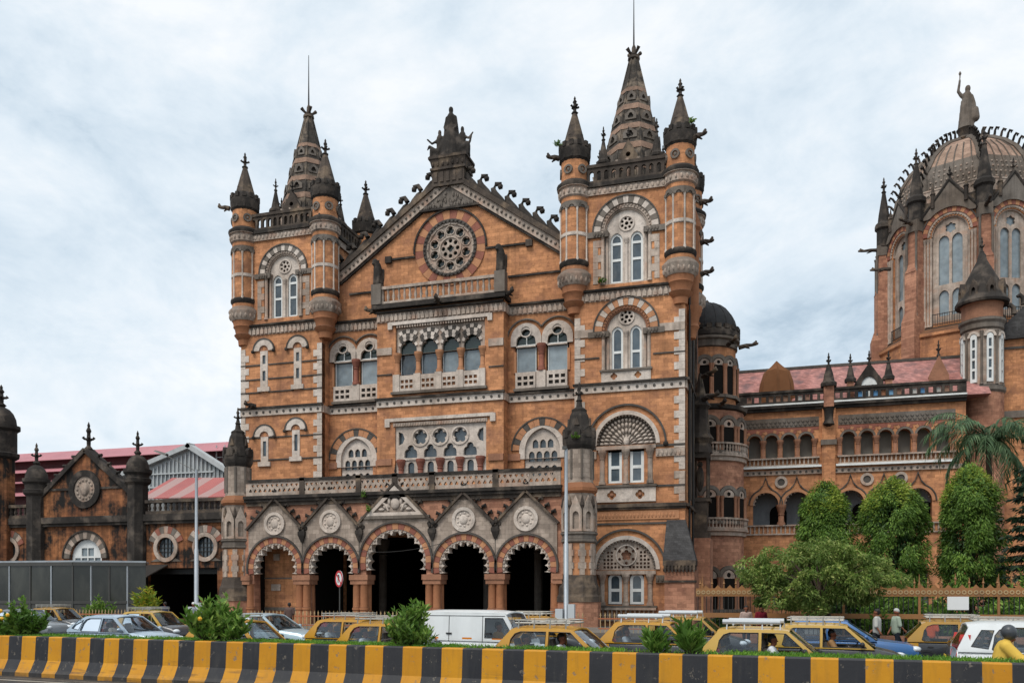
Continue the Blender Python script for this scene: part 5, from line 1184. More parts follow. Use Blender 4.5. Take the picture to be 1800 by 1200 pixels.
for s_ in (-1, 1): mb.M = Matrix.Translation((-56.3, 60, 14.45)) @ Matrix.Rotation(s_ * math.atan(4 / 4.9), 4, 'Y'); x0, x1 = (-.1, 6.4) if s_ > 0 else (-6.4, .1); mb.box(x0, x1, -.35, .7, -.05, .35)
mb.M = None; part('coping', mb, 'soot', gb)
for s_ in (-1, 1):
    for i in range(5):
        t = .2 + .16 * i; mb = MB(); mb.tube([(s_ * .3, 0, -.3), (0, 0, .2), (s_ * .1, 0, .5), (s_ * .4, 0, .5)], [.2, .18, .14, .14], 6); proto('crocket', mb, 'soot', gb, (-56.3 + s_ * 4.9 * t * 1.2, 60, 14.6 - 4 * t * 1.2), smooth=60)
mb = MB(); finial(mb, -56.3, 60.2, 14.5, 2.6, .42); part('finial', mb, 'soot', gb)
mb = MB(); mb.ring(-56.35, 11.25, 1.1, 1.65, 0, 360, 59.7, 59.95, 32); md = part('medallion', mb, 'soot', gb)
mb = MB(); mb.ring(-56.35, 11.25, .02, 1.1, 0, 360, 59.8, 59.95, 24); mb.ball((-56.35, 59.8, 11.25), (.5, .18, .6), 10, 6); random.seed(4)
for i in range(14): t = 2 * PI * i / 14; mb.ball((-56.35 + .8 * math.cos(t), 59.8, 11.25 + .8 * math.sin(t)), (.15, .1, .15), 6, 4)
part('medallion_relief', mb, 'pale', gb, smooth=50)
for xa, xb in ((-61.2, -58.0), (-54.7, -51.4)): mb = MB(); mb.box(xa, xb, 59.8, 60, 11.2, 11.4); part('thin_course', mb, 'soot', gb)
mb = MB(); mb.box(-80, -41.2, 59.6, 60.1, 8.35, 8.9); mb.box(-80, -41.2, 59.75, 60.1, 8.1, 8.35); part('cornice', mb, 'soot', C)
balustrade(C, -50.0, -41.4, 8.9, 10.1, 59.7, 'soot2', .52, .35, rail=.26, fat=.16); balustrade(C, -80, -62.6, 8.9, 10.1, 59.7, 'soot2', .52, .35, rail=.26, fat=.16)
mb = MB(); mb.ring(-56.4, 5.3, 2.3, 2.42, 0, 180, 59.8, 60.1, 24); hd = part('window_hood', mb, 'soot', C)
voussoirs(hd, -56.4, 5.3, 1.68, 2.3, 0, 180, 15, 59.88, 60.3, ['grey', 'pale'])
hs = []
for i in range(4):
    for j in range(4):
        r0 = rect(-57.75 + i * .7, -57.15 + i * .7, 2.95 + j * .85, 3.65 + j * .85)
        if all(math.hypot(p[0] + 56.4, max(0, p[1] - 5.3)) < 1.55 for p in r0): hs.append(r0)
mb = MB(); mb.plate(arch(-56.4, 3.28, 2.8, 5.3, 'round', 16), hs, 60.2, 60.3); w_ = part('window', mb, 'white', C); mb = MB(); mb.plate(arch(-56.4, 3.28, 2.8, 5.3, 'round', 16), [], 60.32, 60.36); part('pane', mb, 'glass_blind', w_)
for x in (-64.8, -48.15, -44.3):
    mb = MB(); mb.ring(x, 6.1, .86, 1.2, 0, 360, 59.85, 60.1, 28); w_ = part('round_window', mb, 'pale', C)
    voussoirs(w_, x, 6.1, 1.22, 1.8, 20, 160, 9, 59.92, 60.1, ['red', 'pale', 'grey'])
    mb = MB(); mb.plate([(x - 1.55, 4.95), (x + 1.55, 4.95)] + arc(x, 6.1, 1.22, -45, -135, 10), [], 59.94, 60.02); part('apron', mb, 'grey', w_)
    mb = MB(); mb.ring(x, 6.1, .02, .86, 0, 360, 60.2, 60.3, 20); part('pane', mb, 'glass', w_)
    mb = MB()
    for o_ in (-.35, 0, .35): mb.box(x + o_ - .03, x + o_ + .03, 60.12, 60.18, 5.3, 6.9); mb.box(x - .8, x + .8, 60.13, 60.17, 6.07 + o_, 6.13 + o_)
    part('glazing_bar', mb, 'iron', w_)
def cturret(x, r, zt, zc, ztop):
    mb = MB(); mb.lathe([(r, 0), (r, zt)], x, 59.9, 8, 22.5); t = part('turret', mb, 'brick_dirty' if r > 1 else 'soot', C)
    mb = MB(); mb.lathe([(r, zt - .2), (r * 1.25, zt), (r * 1.3, zt + .3), (r * 1.12, zt + .4), (r * 1.12, zc - .5), (r * 1.35, zc - .3), (r * 1.35, zc)] + [(r * 1.12 * math.cos(R(a)), zc + r * 1.5 * math.sin(R(a))) for a in (0, 20, 40, 58, 74, 84)] , x, 59.9, 12); part('turret_cap', mb, 'soot', t, smooth=35)
    mb = MB(); finial(mb, x, 59.9, zc + r * 1.45, ztop - zc - r * 1.45, r * .42); part('finial', mb, 'soot', t)
cturret(-61.65, .85, 11.0, 12.3, 15.5); cturret(-50.95, .85, 11.6, 12.7, 16.0); cturret(-65.6, 1.15, 14.4, 17.2, 20.9)
mb = MB(); mb.box(-50.2, -43.2, 60.4, 60.6, 3.9, 4.4); part('entrance_beam', mb, 'iron', C)
mb = MB(); mb.add([(-50.4, 57.5, 3.6), (-48, 57.5, 3.6), (-48, 60, 4.6), (-50.4, 60, 4.6), (-50.4, 57.5, 3.7), (-48, 57.5, 3.7), (-48, 60, 4.7), (-50.4, 60, 4.7)], [(0, 1, 2, 3), (4, 5, 6, 7), (0, 1, 5, 4), (1, 2, 6, 5), (2, 3, 7, 6), (3, 0, 4, 7)]); part('canopy', mb, 'greydk', C)

# ================================================================== train shed: stepped red sheet roofs, louvred gable
def sheetmat(name, c1, c2=None, stripe=0):
    t = NT(name); p = t.n('ShaderNodeNewGeometry'); s3 = t.n('ShaderNodeSeparateXYZ'); t.l(p.outputs['Position'], s3.inputs[0])
    wv = t.math('SINE', t.math('MULTIPLY', s3.outputs[0], 2 * PI / .25))
    col = t.mix(t.ramp(t.noise(t.pos(), .3, 5), .4, .7), lin(c1), lin(c2 or c1))
    if stripe: col = t.mix(t.math('MULTIPLY', t.math('GREATER_THAN', t.math('SINE', t.math('MULTIPLY', s3.outputs[0], 2 * PI / stripe)), .2), .6), col, lin('a39a95'))
    t.bump(wv, .6, .04); return t.fin(col, .6, .3)
M['redsheet'] = sheetmat('red_sheet_roof', 'b0757a', 'a36d72'); M['redstripe'] = sheetmat('striped_sheet_roof', 'a8615c', '9a5a58', 3.0)
M['darkred'] = plain('dark_red_fascia', '4a2426', .8, var=.2); M['whitepanel'] = plain('grey_white_panel', 'aeb2b3', .7, var=.12, dirt=.35, dirtc='6a6a68')
H_ = thing('train_shed', 'train shed with stepped pinkish red sheet roofs and a white louvred gable', 'shed', (-70, 84, 0))
for k, (zt, zb, x1) in enumerate(((20.15, 18.55, -59.2), (17.9, 16.85, -68.5), (16.1, 15.35, -70.5), (14.6, 13.6, -69.5))):
    y0 = 84 - k * 1.6
    mb = MB(); mb.add([(-105, y0, zb), (x1 - .5 * k, y0, zb), (x1, y0 + 3.4, zt), (-105, y0 + 3.4, zt), (-105, y0, zb + .08), (x1 - .5 * k, y0, zb + .08), (x1, y0 + 3.4, zt + .08), (-105, y0 + 3.4, zt + .08)], [(0, 1, 2, 3), (4, 5, 6, 7), (0, 1, 5, 4), (1, 2, 6, 5), (2, 3, 7, 6), (3, 0, 4, 7)]); part('roof_sheet', mb, 'redsheet', H_)
    mb = MB(); mb.box(-105, x1 - 1.5, y0 + 1.2, y0 + 1.4, zb - 2.2, zb + .3); part('fascia', mb, 'darkred', H_)
mb = MB(); mb.box(-105, -60, 92, 92.4, 0, 18); part('end_wall', mb, 'whitepanel', H_)
gy = 76.0
mb = MB(); mb.plate([(-67.5, 12.0), (-49.5, 12.0), (-49.5, 12.6), (-57.9, 17.6), (-67.5, 14.6)], [], gy, gy + .3); gb = part('shed_gable', mb, 'whitepanel', H_)
mb = MB()
mb.M = Matrix.Translation((-57.9, gy, 17.75)) @ Matrix.Rotation(math.atan(5.0 / 8.4), 4, 'Y'); mb.box(-.2, 10, -.6, .4, -.35, .12)
part('barge_board', mb, 'whitepanel', gb)
mb = MB(); mb.M = Matrix.Translation((-57.9, gy, 17.75)) @ Matrix.Rotation(-math.atan(3.0 / 9.6), 4, 'Y'); mb.box(-10, .2, -.6, .4, -.35, .12); part('barge_board', mb, 'whitepanel', gb)
mb = MB(); mb.box(0, .1, -.22, 0, 0, 1); src = None
for i in range(26):
    x = -64.5 + i * .5; ztop = (17.1 - (x + 57.9) * .6) if x > -57.9 else (17.1 + (x + 57.9) * .33)
    if ztop < 12.4: continue
    if src is None: src = proto('louvre_slat', mb, 'whitepanel', gb, (x, gy, 12.0), scale=(1, 1, ztop - 12.0))
    else: inst(src, gb, (x, gy, 12.0), scale=(1, 1, ztop - 12.0))
for z in (13.4, 14.8): mb = MB(); mb.box(-64.6, -53.2 if z < 14 else -55, gy - .26, gy - .05, z, z + .15); part('rail', mb, 'whitepanel', gb)
mb = MB(); mb.add([(-57.5, 67.5, 11.2), (-41, 67.5, 11.0), (-41, 72.5, 13.2), (-57.5, 72.5, 13.8), (-57.5, 67.5, 11.3), (-41, 67.5, 11.1), (-41, 72.5, 13.3), (-57.5, 72.5, 13.9)], [(0, 1, 2, 3), (4, 5, 6, 7), (0, 1, 5, 4), (1, 2, 6, 5), (2, 3, 7, 6), (3, 0, 4, 7)]); part('low_roof_sheet', mb, 'redstripe', H_)
mb = MB(); mb.box(-57.5, -42, 70.8, 71, 8, 12.3); part('low_wall', mb, 'whitepanel', H_)
mb = MB()
for x in (-60.2, -61.3): mb.tube([(x, 85, 13), (x, 85, 19.4)], .08, 6)
mb.tube([(-61.3, 85, 18.0), (-60.2, 85, 18.0)], .06, 5); part('roof_strut', mb, 'whitepanel', H_)

# ================================================================== figures: capsules fused into one continuous skin
def capsule(mb, p0, p1, r0, r1, n=10):
    p0, p1 = Vector(p0), Vector(p1); d = p1 - p0; L = d.length; d = d.normalized() if L > 1e-6 else Vector((0, 0, 1))
    pts = []; rs = []
    for t in (-90, -60, -30, 0): pts.append(p0 + d * r0 * math.sin(R(t))); rs.append(max(.002, r0 * math.cos(R(t))))
    for t in (0, 30, 60, 90): pts.append(p1 + d * r1 * math.sin(R(t))); rs.append(max(.002, r1 * math.cos(R(t))))
    a = d.cross(Vector((0, 0, 1)) if abs(d.z) < .9 else Vector((1, 0, 0))).normalized(); b = d.cross(a)
    v = []; f = []
    for p, r in zip(pts, rs):
        for k in range(n): t = 2 * PI * k / n; v.append(tuple(p + (a * math.cos(t) + b * math.sin(t)) * r))
    m = len(pts)
    for i in range(m - 1):
        for k in range(n): f.append((i * n + k, i * n + (k + 1) % n, (i + 1) * n + (k + 1) % n, (i + 1) * n + k))
    f.append(tuple(reversed(range(n)))); f.append(tuple((m - 1) * n + k for k in range(n)))
    mb.add(v, f)
def fuse(mb, voxel, smooth=4):
    me = to_mesh('tmp', mb, None); o = bpy.data.objects.new('tmp', me); COL.objects.link(o)
    m = o.modifiers.new('r', 'REMESH'); m.mode = 'VOXEL'; m.voxel_size = voxel
    if smooth: m2 = o.modifiers.new('s', 'SMOOTH'); m2.factor = .5; m2.iterations = smooth
    dg = bpy.context.evaluated_depsgraph_get(); out = bpy.data.meshes.new_from_object(o.evaluated_get(dg))
    bpy.data.objects.remove(o, do_unlink=True); bpy.data.meshes.remove(me)
    out.shade_smooth(); return out
def mesh_obj(name, me, mat, parent=None, loc=(0, 0, 0), **k):
    me.materials.clear(); me.materials.append(M[mat] if isinstance(mat, str) else mat)
    o = bpy.data.objects.new(name, me); COL.objects.link(o); o.parent = parent; o.location = loc; ORG[o.name] = Vector((0, 0, 0))
    return setprop(o, **k)

# ---- statue group on the gable: robed standing figure, two seated figures, wheel and beasts at the sides
mb = MB(); z = 35.6; gx, gy_ = GA, 61.4
def fig_stand(x, y, z, h, lean=0):
    capsule(mb, (x, y, z + .1), (x + lean * .3, y, z + h * .5), .34 * h / 2.4, .27 * h / 2.4); capsule(mb, (x + lean * .3, y, z + h * .5), (x + lean * .5, y, z + h * .76), .26 * h / 2.4, .24 * h / 2.4)
    capsule(mb, (x + lean * .5, y - .02, z + h * .88), (x + lean * .5, y - .02, z + h * .93), .13 * h / 2.4, .14 * h / 2.4); capsule(mb, (x + lean * .5, y, z + h * .76), (x + lean * .5, y, z + h * .86), .09, .09)
    for s_ in (-1, 1):
        capsule(mb, (x + s_ * .27 * h / 2.4, y, z + h * .76), (x + s_ * .42 * h / 2.4, y - .08, z + h * .56), .1, .08); capsule(mb, (x + s_ * .42 * h / 2.4, y - .08, z + h * .56), (x + s_ * .3 * h / 2.4, y - .28, z + h * .48), .08, .06)
    for i in range(7): t = -1.2 + 2.4 * i / 6; capsule(mb, (x + .3 * math.sin(t) * h / 2.4, y - .3 * math.cos(t) * h / 2.4, z + .05), (x + .2 * math.sin(t), y - .22 * math.cos(t), z + h * .5), .06, .05)
fig_stand(gx, gy_, z + .4, 3.35)
for q_ in range(9):
    t_ = -1.5 + 3 * q_ / 8; capsule(mb, (gx + .75 * math.sin(t_), gy_ - .5 * math.cos(t_), z + .05), (gx + .3 * math.sin(t_), gy_ - .22 * math.cos(t_), z + 2.2), .2, .13)
for s_ in (-1, 1): capsule(mb, (gx + s_ * .35, gy_, z + 2.9), (gx + s_ * .55, gy_ + .1, z + 1.2), .17, .22); capsule(mb, (gx + s_ * 1.3, gy_, z + .1), (gx + s_ * .6, gy_, z + 1.2), .4, .3)
capsule(mb, (gx - .35, gy_, z), (gx + .35, gy_, z + .3), .5, .5)
def fig_sit(s_):
    x = gx + s_ * .85
    capsule(mb, (x, gy_, z + .35), (x + s_ * .05, gy_, z + 1.15), .3, .26); capsule(mb, (x + s_ * .05, gy_ - .02, z + 1.45), (x + s_ * .05, gy_ - .02, z + 1.52), .14, .14); capsule(mb, (x, gy_, z + 1.1), (x + s_ * .05, gy_, z + 1.4), .1, .09)
    for o_ in (-.1, .12): capsule(mb, (x, gy_ - .1 + o_, z + .4), (x + s_ * .6, gy_ - .25 + o_, z + .5), .17, .13); capsule(mb, (x + s_ * .6, gy_ - .25 + o_, z + .5), (x + s_ * .65, gy_ - .3 + o_, z + .02), .13, .08)
    capsule(mb, (x + s_ * .25, gy_, z + 1.1), (x + s_ * .6, gy_ - .2, z + .9), .09, .07); capsule(mb, (x + s_ * .6, gy_ - .2, z + .9), (x + s_ * .95, gy_ - .25, z + 1.15), .07, .06)
n0 = len(mb.v); fig_sit(1); fig_sit(-1)
mb.v[n0:] = [(gx + (a - gx) * 1.12, b, z + (c - z) * 1.32) for a, b, c in mb.v[n0:]]
capsule(mb, (gx + 1.5, gy_ - .2, z + .1), (gx + 1.45, gy_ - .2, z + .8), .18, .22); capsule(mb, (gx + 1.75, gy_ - .25, z + .9), (gx + 1.9, gy_ - .25, z + 1.35), .1, .07)
capsule(mb, (gx - 1.35, gy_ - .2, z + .1), (gx - 1.45, gy_ - .2, z + .7), .2, .18); capsule(mb, (gx - 1.45, gy_ - .2, z + .75), (gx - 1.8, gy_ - .3, z + .95), .14, .12); capsule(mb, (gx - 1.85, gy_ - .3, z + .95), (gx - 1.98, gy_ - .3, z + .75), .09, .06)
capsule(mb, (gx + .5, gy_ - .1, z + 1.9), (gx + .55, gy_ - .1, z + 2.7), .06, .05)
capsule(mb, (gx - 1.5, gy_, z), (gx + 1.5, gy_, z), .2, .2)
mb.v = [(gx + (a - gx) * .92, b, z + (c - z) * 1.08) for a, b, c in mb.v]
mesh_obj('statue_group', fuse(mb, .06, 2), 'soot', label='dark stone group of a standing robed figure between two seated ones on the gable', cat='statue')

# ---- torch bearer on the dome
mb = MB(); gx, gy_, z = 20.0, 100.0, 51.1
capsule(mb, (gx, gy_, z), (gx + .05, gy_, z + 2.6), .75, .52); capsule(mb, (gx + .05, gy_, z + 2.4), (gx + .1, gy_, z + 3.6), .5, .45); capsule(mb, (gx + .1, gy_, z + 3.6), (gx + .15, gy_, z + 4.0), .18, .16); capsule(mb, (gx + .17, gy_ - .05, z + 4.2), (gx + .17, gy_ - .05, z + 4.4), .28, .27)
capsule(mb, (gx - .4, gy_, z + 3.6), (gx - .75, gy_ - .1, z + 4.1), .2, .16); capsule(mb, (gx - .75, gy_ - .1, z + 4.1), (gx - .62, gy_ - .2, z + 5.2), .16, .12); capsule(mb, (gx - .62, gy_ - .2, z + 5.0), (gx - .6, gy_ - .2, z + 5.9), .08, .08); capsule(mb, (gx - .6, gy_ - .2, z + 5.9), (gx - .6, gy_ - .2, z + 6.1), .16, .1)
capsule(mb, (gx + .55, gy_, z + 3.5), (gx + .8, gy_ - .1, z + 2.6), .18, .15); capsule(mb, (gx + .8, gy_ - .1, z + 2.6), (gx + .85, gy_ - .3, z + 1.6), .15, .13); capsule(mb, (gx + .85, gy_ - .3, z + 1.0), (gx + .85, gy_ - .3, z + 1.9), .42, .3)
for i in range(8): t = -1.4 + 2.8 * i / 7; capsule(mb, (gx + .72 * math.sin(t), gy_ - .72 * math.cos(t), z), (gx + .45 * math.sin(t), gy_ - .45 * math.cos(t), z + 3.0), .12, .08)
mesh_obj('torch_statue', fuse(mb, .08, 3), 'grey', label='grey stone figure raising a torch on top of the dome', cat='statue')

# ---- two seated beasts on the balcony corners
for x, lab in ((CB0 + .15, 'dark stone seated beast on the balcony corner nearer the left tower'), (CB1 - .15, 'dark stone seated beast on the balcony corner nearer the right tower')):
    mb = MB(); y, z = 59.82, 25.9
    capsule(mb, (x, y + .1, z + .1), (x, y + .15, z + .5), .42, .4); capsule(mb, (x, y + .05, z + .5), (x, y - .05, z + 1.3), .37, .33); capsule(mb, (x + .2, y + .25, z + .5), (x + .3, y + .3, z + 1.25), .22, .12); capsule(mb, (x - .2, y + .25, z + .5), (x - .3, y + .3, z + 1.25), .22, .12); capsule(mb, (x, y - .08, z + 1.45), (x - .12, y - .2, z + 1.75), .3, .25); capsule(mb, (x - .12, y - .25, z + 1.62), (x - .22, y - .42, z + 1.55), .13, .1)
    for s_ in (-1, 1): capsule(mb, (x + s_ * .18, y - .15, z + .95), (x + s_ * .17, y - .3, z + .05), .12, .1); capsule(mb, (x + s_ * .12, y - .1, z + 1.8), (x + s_ * .15, y - .08, z + 1.95), .06, .03)
    mesh_obj('stone_beast', fuse(mb, .045, 2), 'soot', label=lab, cat='statue', group='beasts on the balcony corners')

# ================================================================== street furniture
M['galv'] = plain('galvanised_steel', 'a9adb1', .45, .6, var=.1, dirt=.25)
M['greysteel'] = plain('dark_grey_steel', '4b4a47', .5, .3, var=.12, dirt=.3)
M['shelterglass'] = plain('dusty_dark_glass', '282a26', .16, var=.4, spec=.6, scale=.7, dirt=.6, dirtc='5c5b52')
M['gold'] = plain('ochre_fence_paint', '8f6236', .6, var=.12, dirt=.3)
M['cream'] = plain('cream_spike_paint', 'a98e66', .6, var=.15, dirt=.3)
M['boxgrey'] = plain('pale_meter_box', 'b4b8ba', .6, var=.05)
M['signred'] = plain('sign_red', 'b0202a', .5, var=.05); M['signwhite'] = plain('sign_white', 'd8d8d6', .5, var=.05); M['signblack'] = plain('sign_black', '1a1a1c', .5)
M['tree_guard'] = plain('terracotta_paint', 'a05e3c', .7, var=.1)
# pavement and kerb in front of the station
mb = MB(); mb.box(-80, 40, 46.0, 54.0, -.1, .14); setprop(part('pavement', mb, 'paving'), kind='structure')
src = None; kb = bpy.data.objects['pavement']
mb = MB(); mb.box(0, .98, 0, .3, 0, .16)
for i in range(110):
    if src is None: src = proto('kerb_stone', mb, 'grey', kb, (-80, 45.72, .0))
    elif -50 + 0 < -80 + i < 30: inst(src, kb, (-80 + i, 45.72, .0))
def lamp(x, y, h, label, arm=None):
    t = thing('street_lamp', label, 'street lamp', (x, y, 0), 'street lamps on the pavement')
    mb = MB(); mb.lathe([(.2, 0.14), (.2, .3), (.14, .4), (.13, 5), (.1, 5.05), (.085, h)], x, y, 10); part('pole', mb, 'galv', t, smooth=40)
    if arm:
        mb = MB(); mb.tube([(x, y, h - .1), (x + arm, y - .2, h + .9)], [.022, .018], 6); part('arm', mb, 'greysteel', t)
        mb = MB(); mb.M = Matrix.Translation((x + arm, y - .2, h + .9)) @ Matrix.Rotation(-.35 * (1 if arm > 0 else -1), 4, 'Y'); d = 1 if arm > 0 else -1
        mb.add([(0, -.15, 0), (d * .9, -.2, 0), (d * .9, .2, 0), (0, .15, 0), (0, -.1, .14), (d * .85, -.12, .1), (d * .85, .12, .1), (0, .1, .14)], [(0, 1, 2, 3), (4, 5, 6, 7), (0, 1, 5, 4), (1, 2, 6, 5), (2, 3, 7, 6), (3, 0, 4, 7)]); part('lamp_head', mb, 'greysteel', t)
    else:
        mb = MB(); mb.box(x - .18, x + .06, y - .16, y - .02, h - .05, h + .12); part('lamp_head', mb, 'greysteel', t)
    mb = MB(); mb.box(x - .55, x - .15, y - .25, y + .05, .75, 1.5); part('meter_box', mb, 'boxgrey', t)
    mb = MB(); mb.box(x + .15, x + .5, y - .25, y + .05, 1.0, 1.75); part('meter_box', mb, 'boxgrey', t)
    return t
lamp(-33.6, 44.6, 9.9, 'tall pale steel lamp post with a bracket arm before the low concourse', -2.0)
lamp(-10.4, 44.8, 10.1, 'tall plain pale lamp post in front of the right porch turret')
# no parking sign
SG = -.62
t = thing('road_sign', 'round red-ringed no parking sign on a grey post before the second arch', 'sign', (-24.9, 46.6, 0))
mb = MB(); mb.tube([(-24.9, 46.6, .1), (-24.9, 46.6, 3.7)], .04, 8); part('post', mb, 'greysteel', t)
mb = MB(); mb.M = Matrix.Translation((-24.9, 46.52, 3.2)) @ Matrix.Rotation(SG, 4, 'Z'); mb.ring(0, 0, .02, .5, 0, 360, -.01, .02, 28); d_ = part('disc', mb, 'signwhite', t)
mb = MB(); mb.M = Matrix.Translation((-24.9, 46.52, 3.2)) @ Matrix.Rotation(SG, 4, 'Z'); mb.ring(0, 0, .38, .5, 0, 360, -.02, .0, 28); part('ring', mb, 'signred', d_)
mb = MB(); mb.M = Matrix.Translation((-24.9, 46.52, 3.2)) @ Matrix.Rotation(SG, 4, 'Z'); mb.box(-.14, -.06, -.022, 0, -.25, .25); mb.ring(-.06, .12, .06, .14, -90, 90, -.022, 0, 10); part('letter', mb, 'signblack', d_)
mb = MB(); mb.M = Matrix.Translation((-24.9, 46.5, 3.2)) @ Matrix.Rotation(SG, 4, 'Z') @ Matrix.Rotation(PI / 4, 4, 'Y'); mb.box(-.4, .4, -.03, -.012, -.04, .04); part('bar', mb, 'signred', d_)
# low spiked railing along the pavement
def railing(x0, x1, y, label, h=1.15):
    t = thing('spiked_railing', label, 'railing', (x0, y, 0), 'low spiked railings along the pavement')
    mb = MB(); mb.box(x0, x1, y - .03, y + .03, .35, .42); part('rail', mb, 'tree_guard', t)
    mb = MB(); mb.box(x0, x1, y - .03, y + .03, h - .25, h - .18); part('rail', mb, 'tree_guard', t)
    mb = MB(); mb.box(-.025, .025, -.02, .02, .15, h - .05); mb.add([(-.05, 0, h - .05), (0, -.03, h - .05), (.05, 0, h - .05), (0, .03, h - .05), (0, 0, h + .14)], [(0, 1, 4), (1, 2, 4), (2, 3, 4), (3, 0, 4), (3, 2, 1, 0)]); src = None
    n = int((x1 - x0) / .26)
    for i in range(n):
        loc = (x0 + .13 + i * .26, y, 0)
        if src is None: src = proto('spike', mb, 'cream', t, loc)
        else: inst(src, t, loc)
railing(-46.5, -38.0, 46.3, 'brown spiked railing before the glazed shelter')
railing(-31.0, -9.6, 46.3, 'cream tipped spiked railing in front of the porch arches')
railing(-9.0, -3.6, 46.6, 'short spiked railing before the right wing windows')
# station garden fence: rails on posts, with gilt spikes
def garden_fence():
    t = thing('garden_fence', 'ornate ochre iron fence with gilt spikes along the station garden', 'fence', (-3, 41, 0))
    x0, x1, y = -3.3, 20.0, 41.6
    for a, b, nm in ((2.2, 2.58, 'top_rail'), (1.2, 1.42, 'middle_rail')):
        mb = MB(); mb.box(x0, x1, y - .06, y + .06, a, b); r_ = part(nm, mb, 'gold', t)
        if nm == 'top_rail':
            mb = MB()
            for i in range(99): mb.ring(x0 + .12 + i * .233, (a + b) / 2, .05, .1, 0, 360, y - .085, y - .055, 8)
            part('ring_row', mb, 'cream', r_, kind='stuff')
    mb = MB(); mb.box(x0, x1, y - .15, y + .15, 0, .45); part('plinth', mb, 'brick2', t)
    src = None; mb = MB(); mb.box(-.018, .018, -.018, .018, .45, 2.2)
    n = int((x1 - x0) / .2)
    for i in range(n):
        loc = (x0 + .1 + i * .2, y, 0)
        if src is None: src = proto('bar', mb, 'iron', t, loc)
        else: inst(src, t, loc)
    src = None; mb = MB(); mb.lathe([(.03, 2.58), (.03, 2.75), (.06, 2.8), (.03, 2.86), (.005, 3.05)], 0, 0, 6); s2 = None; m2 = MB(); m2.add([(-.14, -.02, 2.58), (.14, -.02, 2.58), (0, -.02, 2.74), (-.14, .02, 2.58), (.14, .02, 2.58), (0, .02, 2.74)], [(0, 1, 2), (5, 4, 3), (0, 3, 4, 1), (1, 4, 5, 2), (2, 5, 3, 0)])
    for i in range(int((x1 - x0) / .55)):
        x = x0 + .2 + i * .55
        if src is None: src = proto('spike', mb, 'gold', t, (x, y, 0)); s2 = proto('crest', m2, 'gold', t, (x + .27, y, 0))
        else: inst(src, t, (x, y, 0), scale=(1, 1, 1.06 if i % 4 == 0 else 1)); inst(s2, t, (x + .27, y, 0))
    src = None; mb = MB(); mb.box(-.05, .05, -.05, .05, .0, 2.6); mb.lathe([(.06, 2.6), (.06, 2.7), (.03, 2.85), (.01, 3.2)], 0, 0, 8)
    for i in range(8):
        loc = (x0 + .3 + i * 3.15, y, 0)
        if src is None: src = proto('post', mb, 'gold', t, loc)
        else: inst(src, t, loc)
garden_fence()
mb = MB(); mb.box(7.55, 8.4, 41.42, 41.48, 1.62, 2.2); part('notice_board', mb, 'signwhite', None, label='blank white notice board hung on the ochre garden fence', cat='sign')
# glazed shelter over the subway stairs
t = thing('glazed_shelter', 'dark steel shelter with dusty glass panels before the low concourse', 'shelter', (-48, 50, 0))
y = 50.0
def gpanel(par, p0, p1, z0, z1, nm='glass_panel'):
    mb = MB(); d = (Vector(p1) - Vector(p0)); n_ = Vector((-d.y, d.x)).normalized() * .02
    mb.add([(p0[0] - n_.x, p0[1] - n_.y, z0), (p1[0] - n_.x, p1[1] - n_.y, z0), (p1[0] + n_.x, p1[1] + n_.y, z0), (p0[0] + n_.x, p0[1] + n_.y, z0), (p0[0] - n_.x, p0[1] - n_.y, z1), (p1[0] - n_.x, p1[1] - n_.y, z1), (p1[0] + n_.x, p1[1] + n_.y, z1), (p0[0] + n_.x, p0[1] + n_.y, z1)], [(0, 3, 2, 1), (4, 5, 6, 7), (0, 1, 5, 4), (1, 2, 6, 5), (2, 3, 7, 6), (3, 0, 4, 7)]); return part(nm, mb, 'shelterglass', par)
runs = [((-64, 47.2), (-46.6, 48.4), 10), ((-46.6, 48.4), (-42.6, 50.9), 4)]
for (p0, p1, n) in runs:
    for i in range(n):
        a = (p0[0] + (p1[0] - p0[0]) * i / n, p0[1] + (p1[1] - p0[1]) * i / n); b = (p0[0] + (p1[0] - p0[0]) * (i + 1) / n, p0[1] + (p1[1] - p0[1]) * (i + 1) / n)
        gp = gpanel(t, a, b, 1.75, 4.25); gpanel(t, a, b, .3, 1.6, 'base_panel').data.materials[0] = M['greysteel']
        mb = MB(); mb.box(a[0] - .05, a[0] + .05, a[1] - .08, a[1] + .05, .1, 4.4); part('mullion', mb, 'galv' if i % 2 else 'greysteel', t)
    mb = MB(); d = (Vector(p1) - Vector(p0)); an = math.atan2(d.y, d.x); mb.M = Matrix.Translation((p0[0], p0[1], 0)) @ Matrix.Rotation(an, 4, 'Z')
    mb.box(0, d.length, -.1, .1, 4.25, 4.5); mb.box(0, d.length, -.07, .07, 1.58, 1.78); part('frame_rail', mb, 'greysteel', t)
mb = MB(); mb.add([(-64, 47.2, 4.5), (-46.6, 48.4, 4.5), (-42.6, 50.9, 4.5), (-44.9, 54, 4.5), (-64, 53, 4.5), (-64, 47.2, 4.62), (-46.6, 48.4, 4.62), (-42.6, 50.9, 4.62), (-44.9, 54, 4.62), (-64, 53, 4.62)], [(4, 3, 2, 1, 0), (5, 6, 7, 8, 9)] + [(i, (i + 1) % 5, 5 + (i + 1) % 5, 5 + i) for i in range(5)]); part('roof', mb, 'galv', t)
mb = MB(); mb.box(-64, -45.2, 53.6, 53.8, 0, 4.5); part('back_wall', mb, 'greysteel', t)
# overhead wire across the arches
mb = MB(); mb.tube([(-29.5 + i * .75, 54.2, 5.5 - .5 * math.sin(PI * i / 12) + i * .03) for i in range(13)], .018, 4); part('slack_cable', mb, 'iron', None, label='thin slack cable hanging across the dark porch arches', cat='cable')

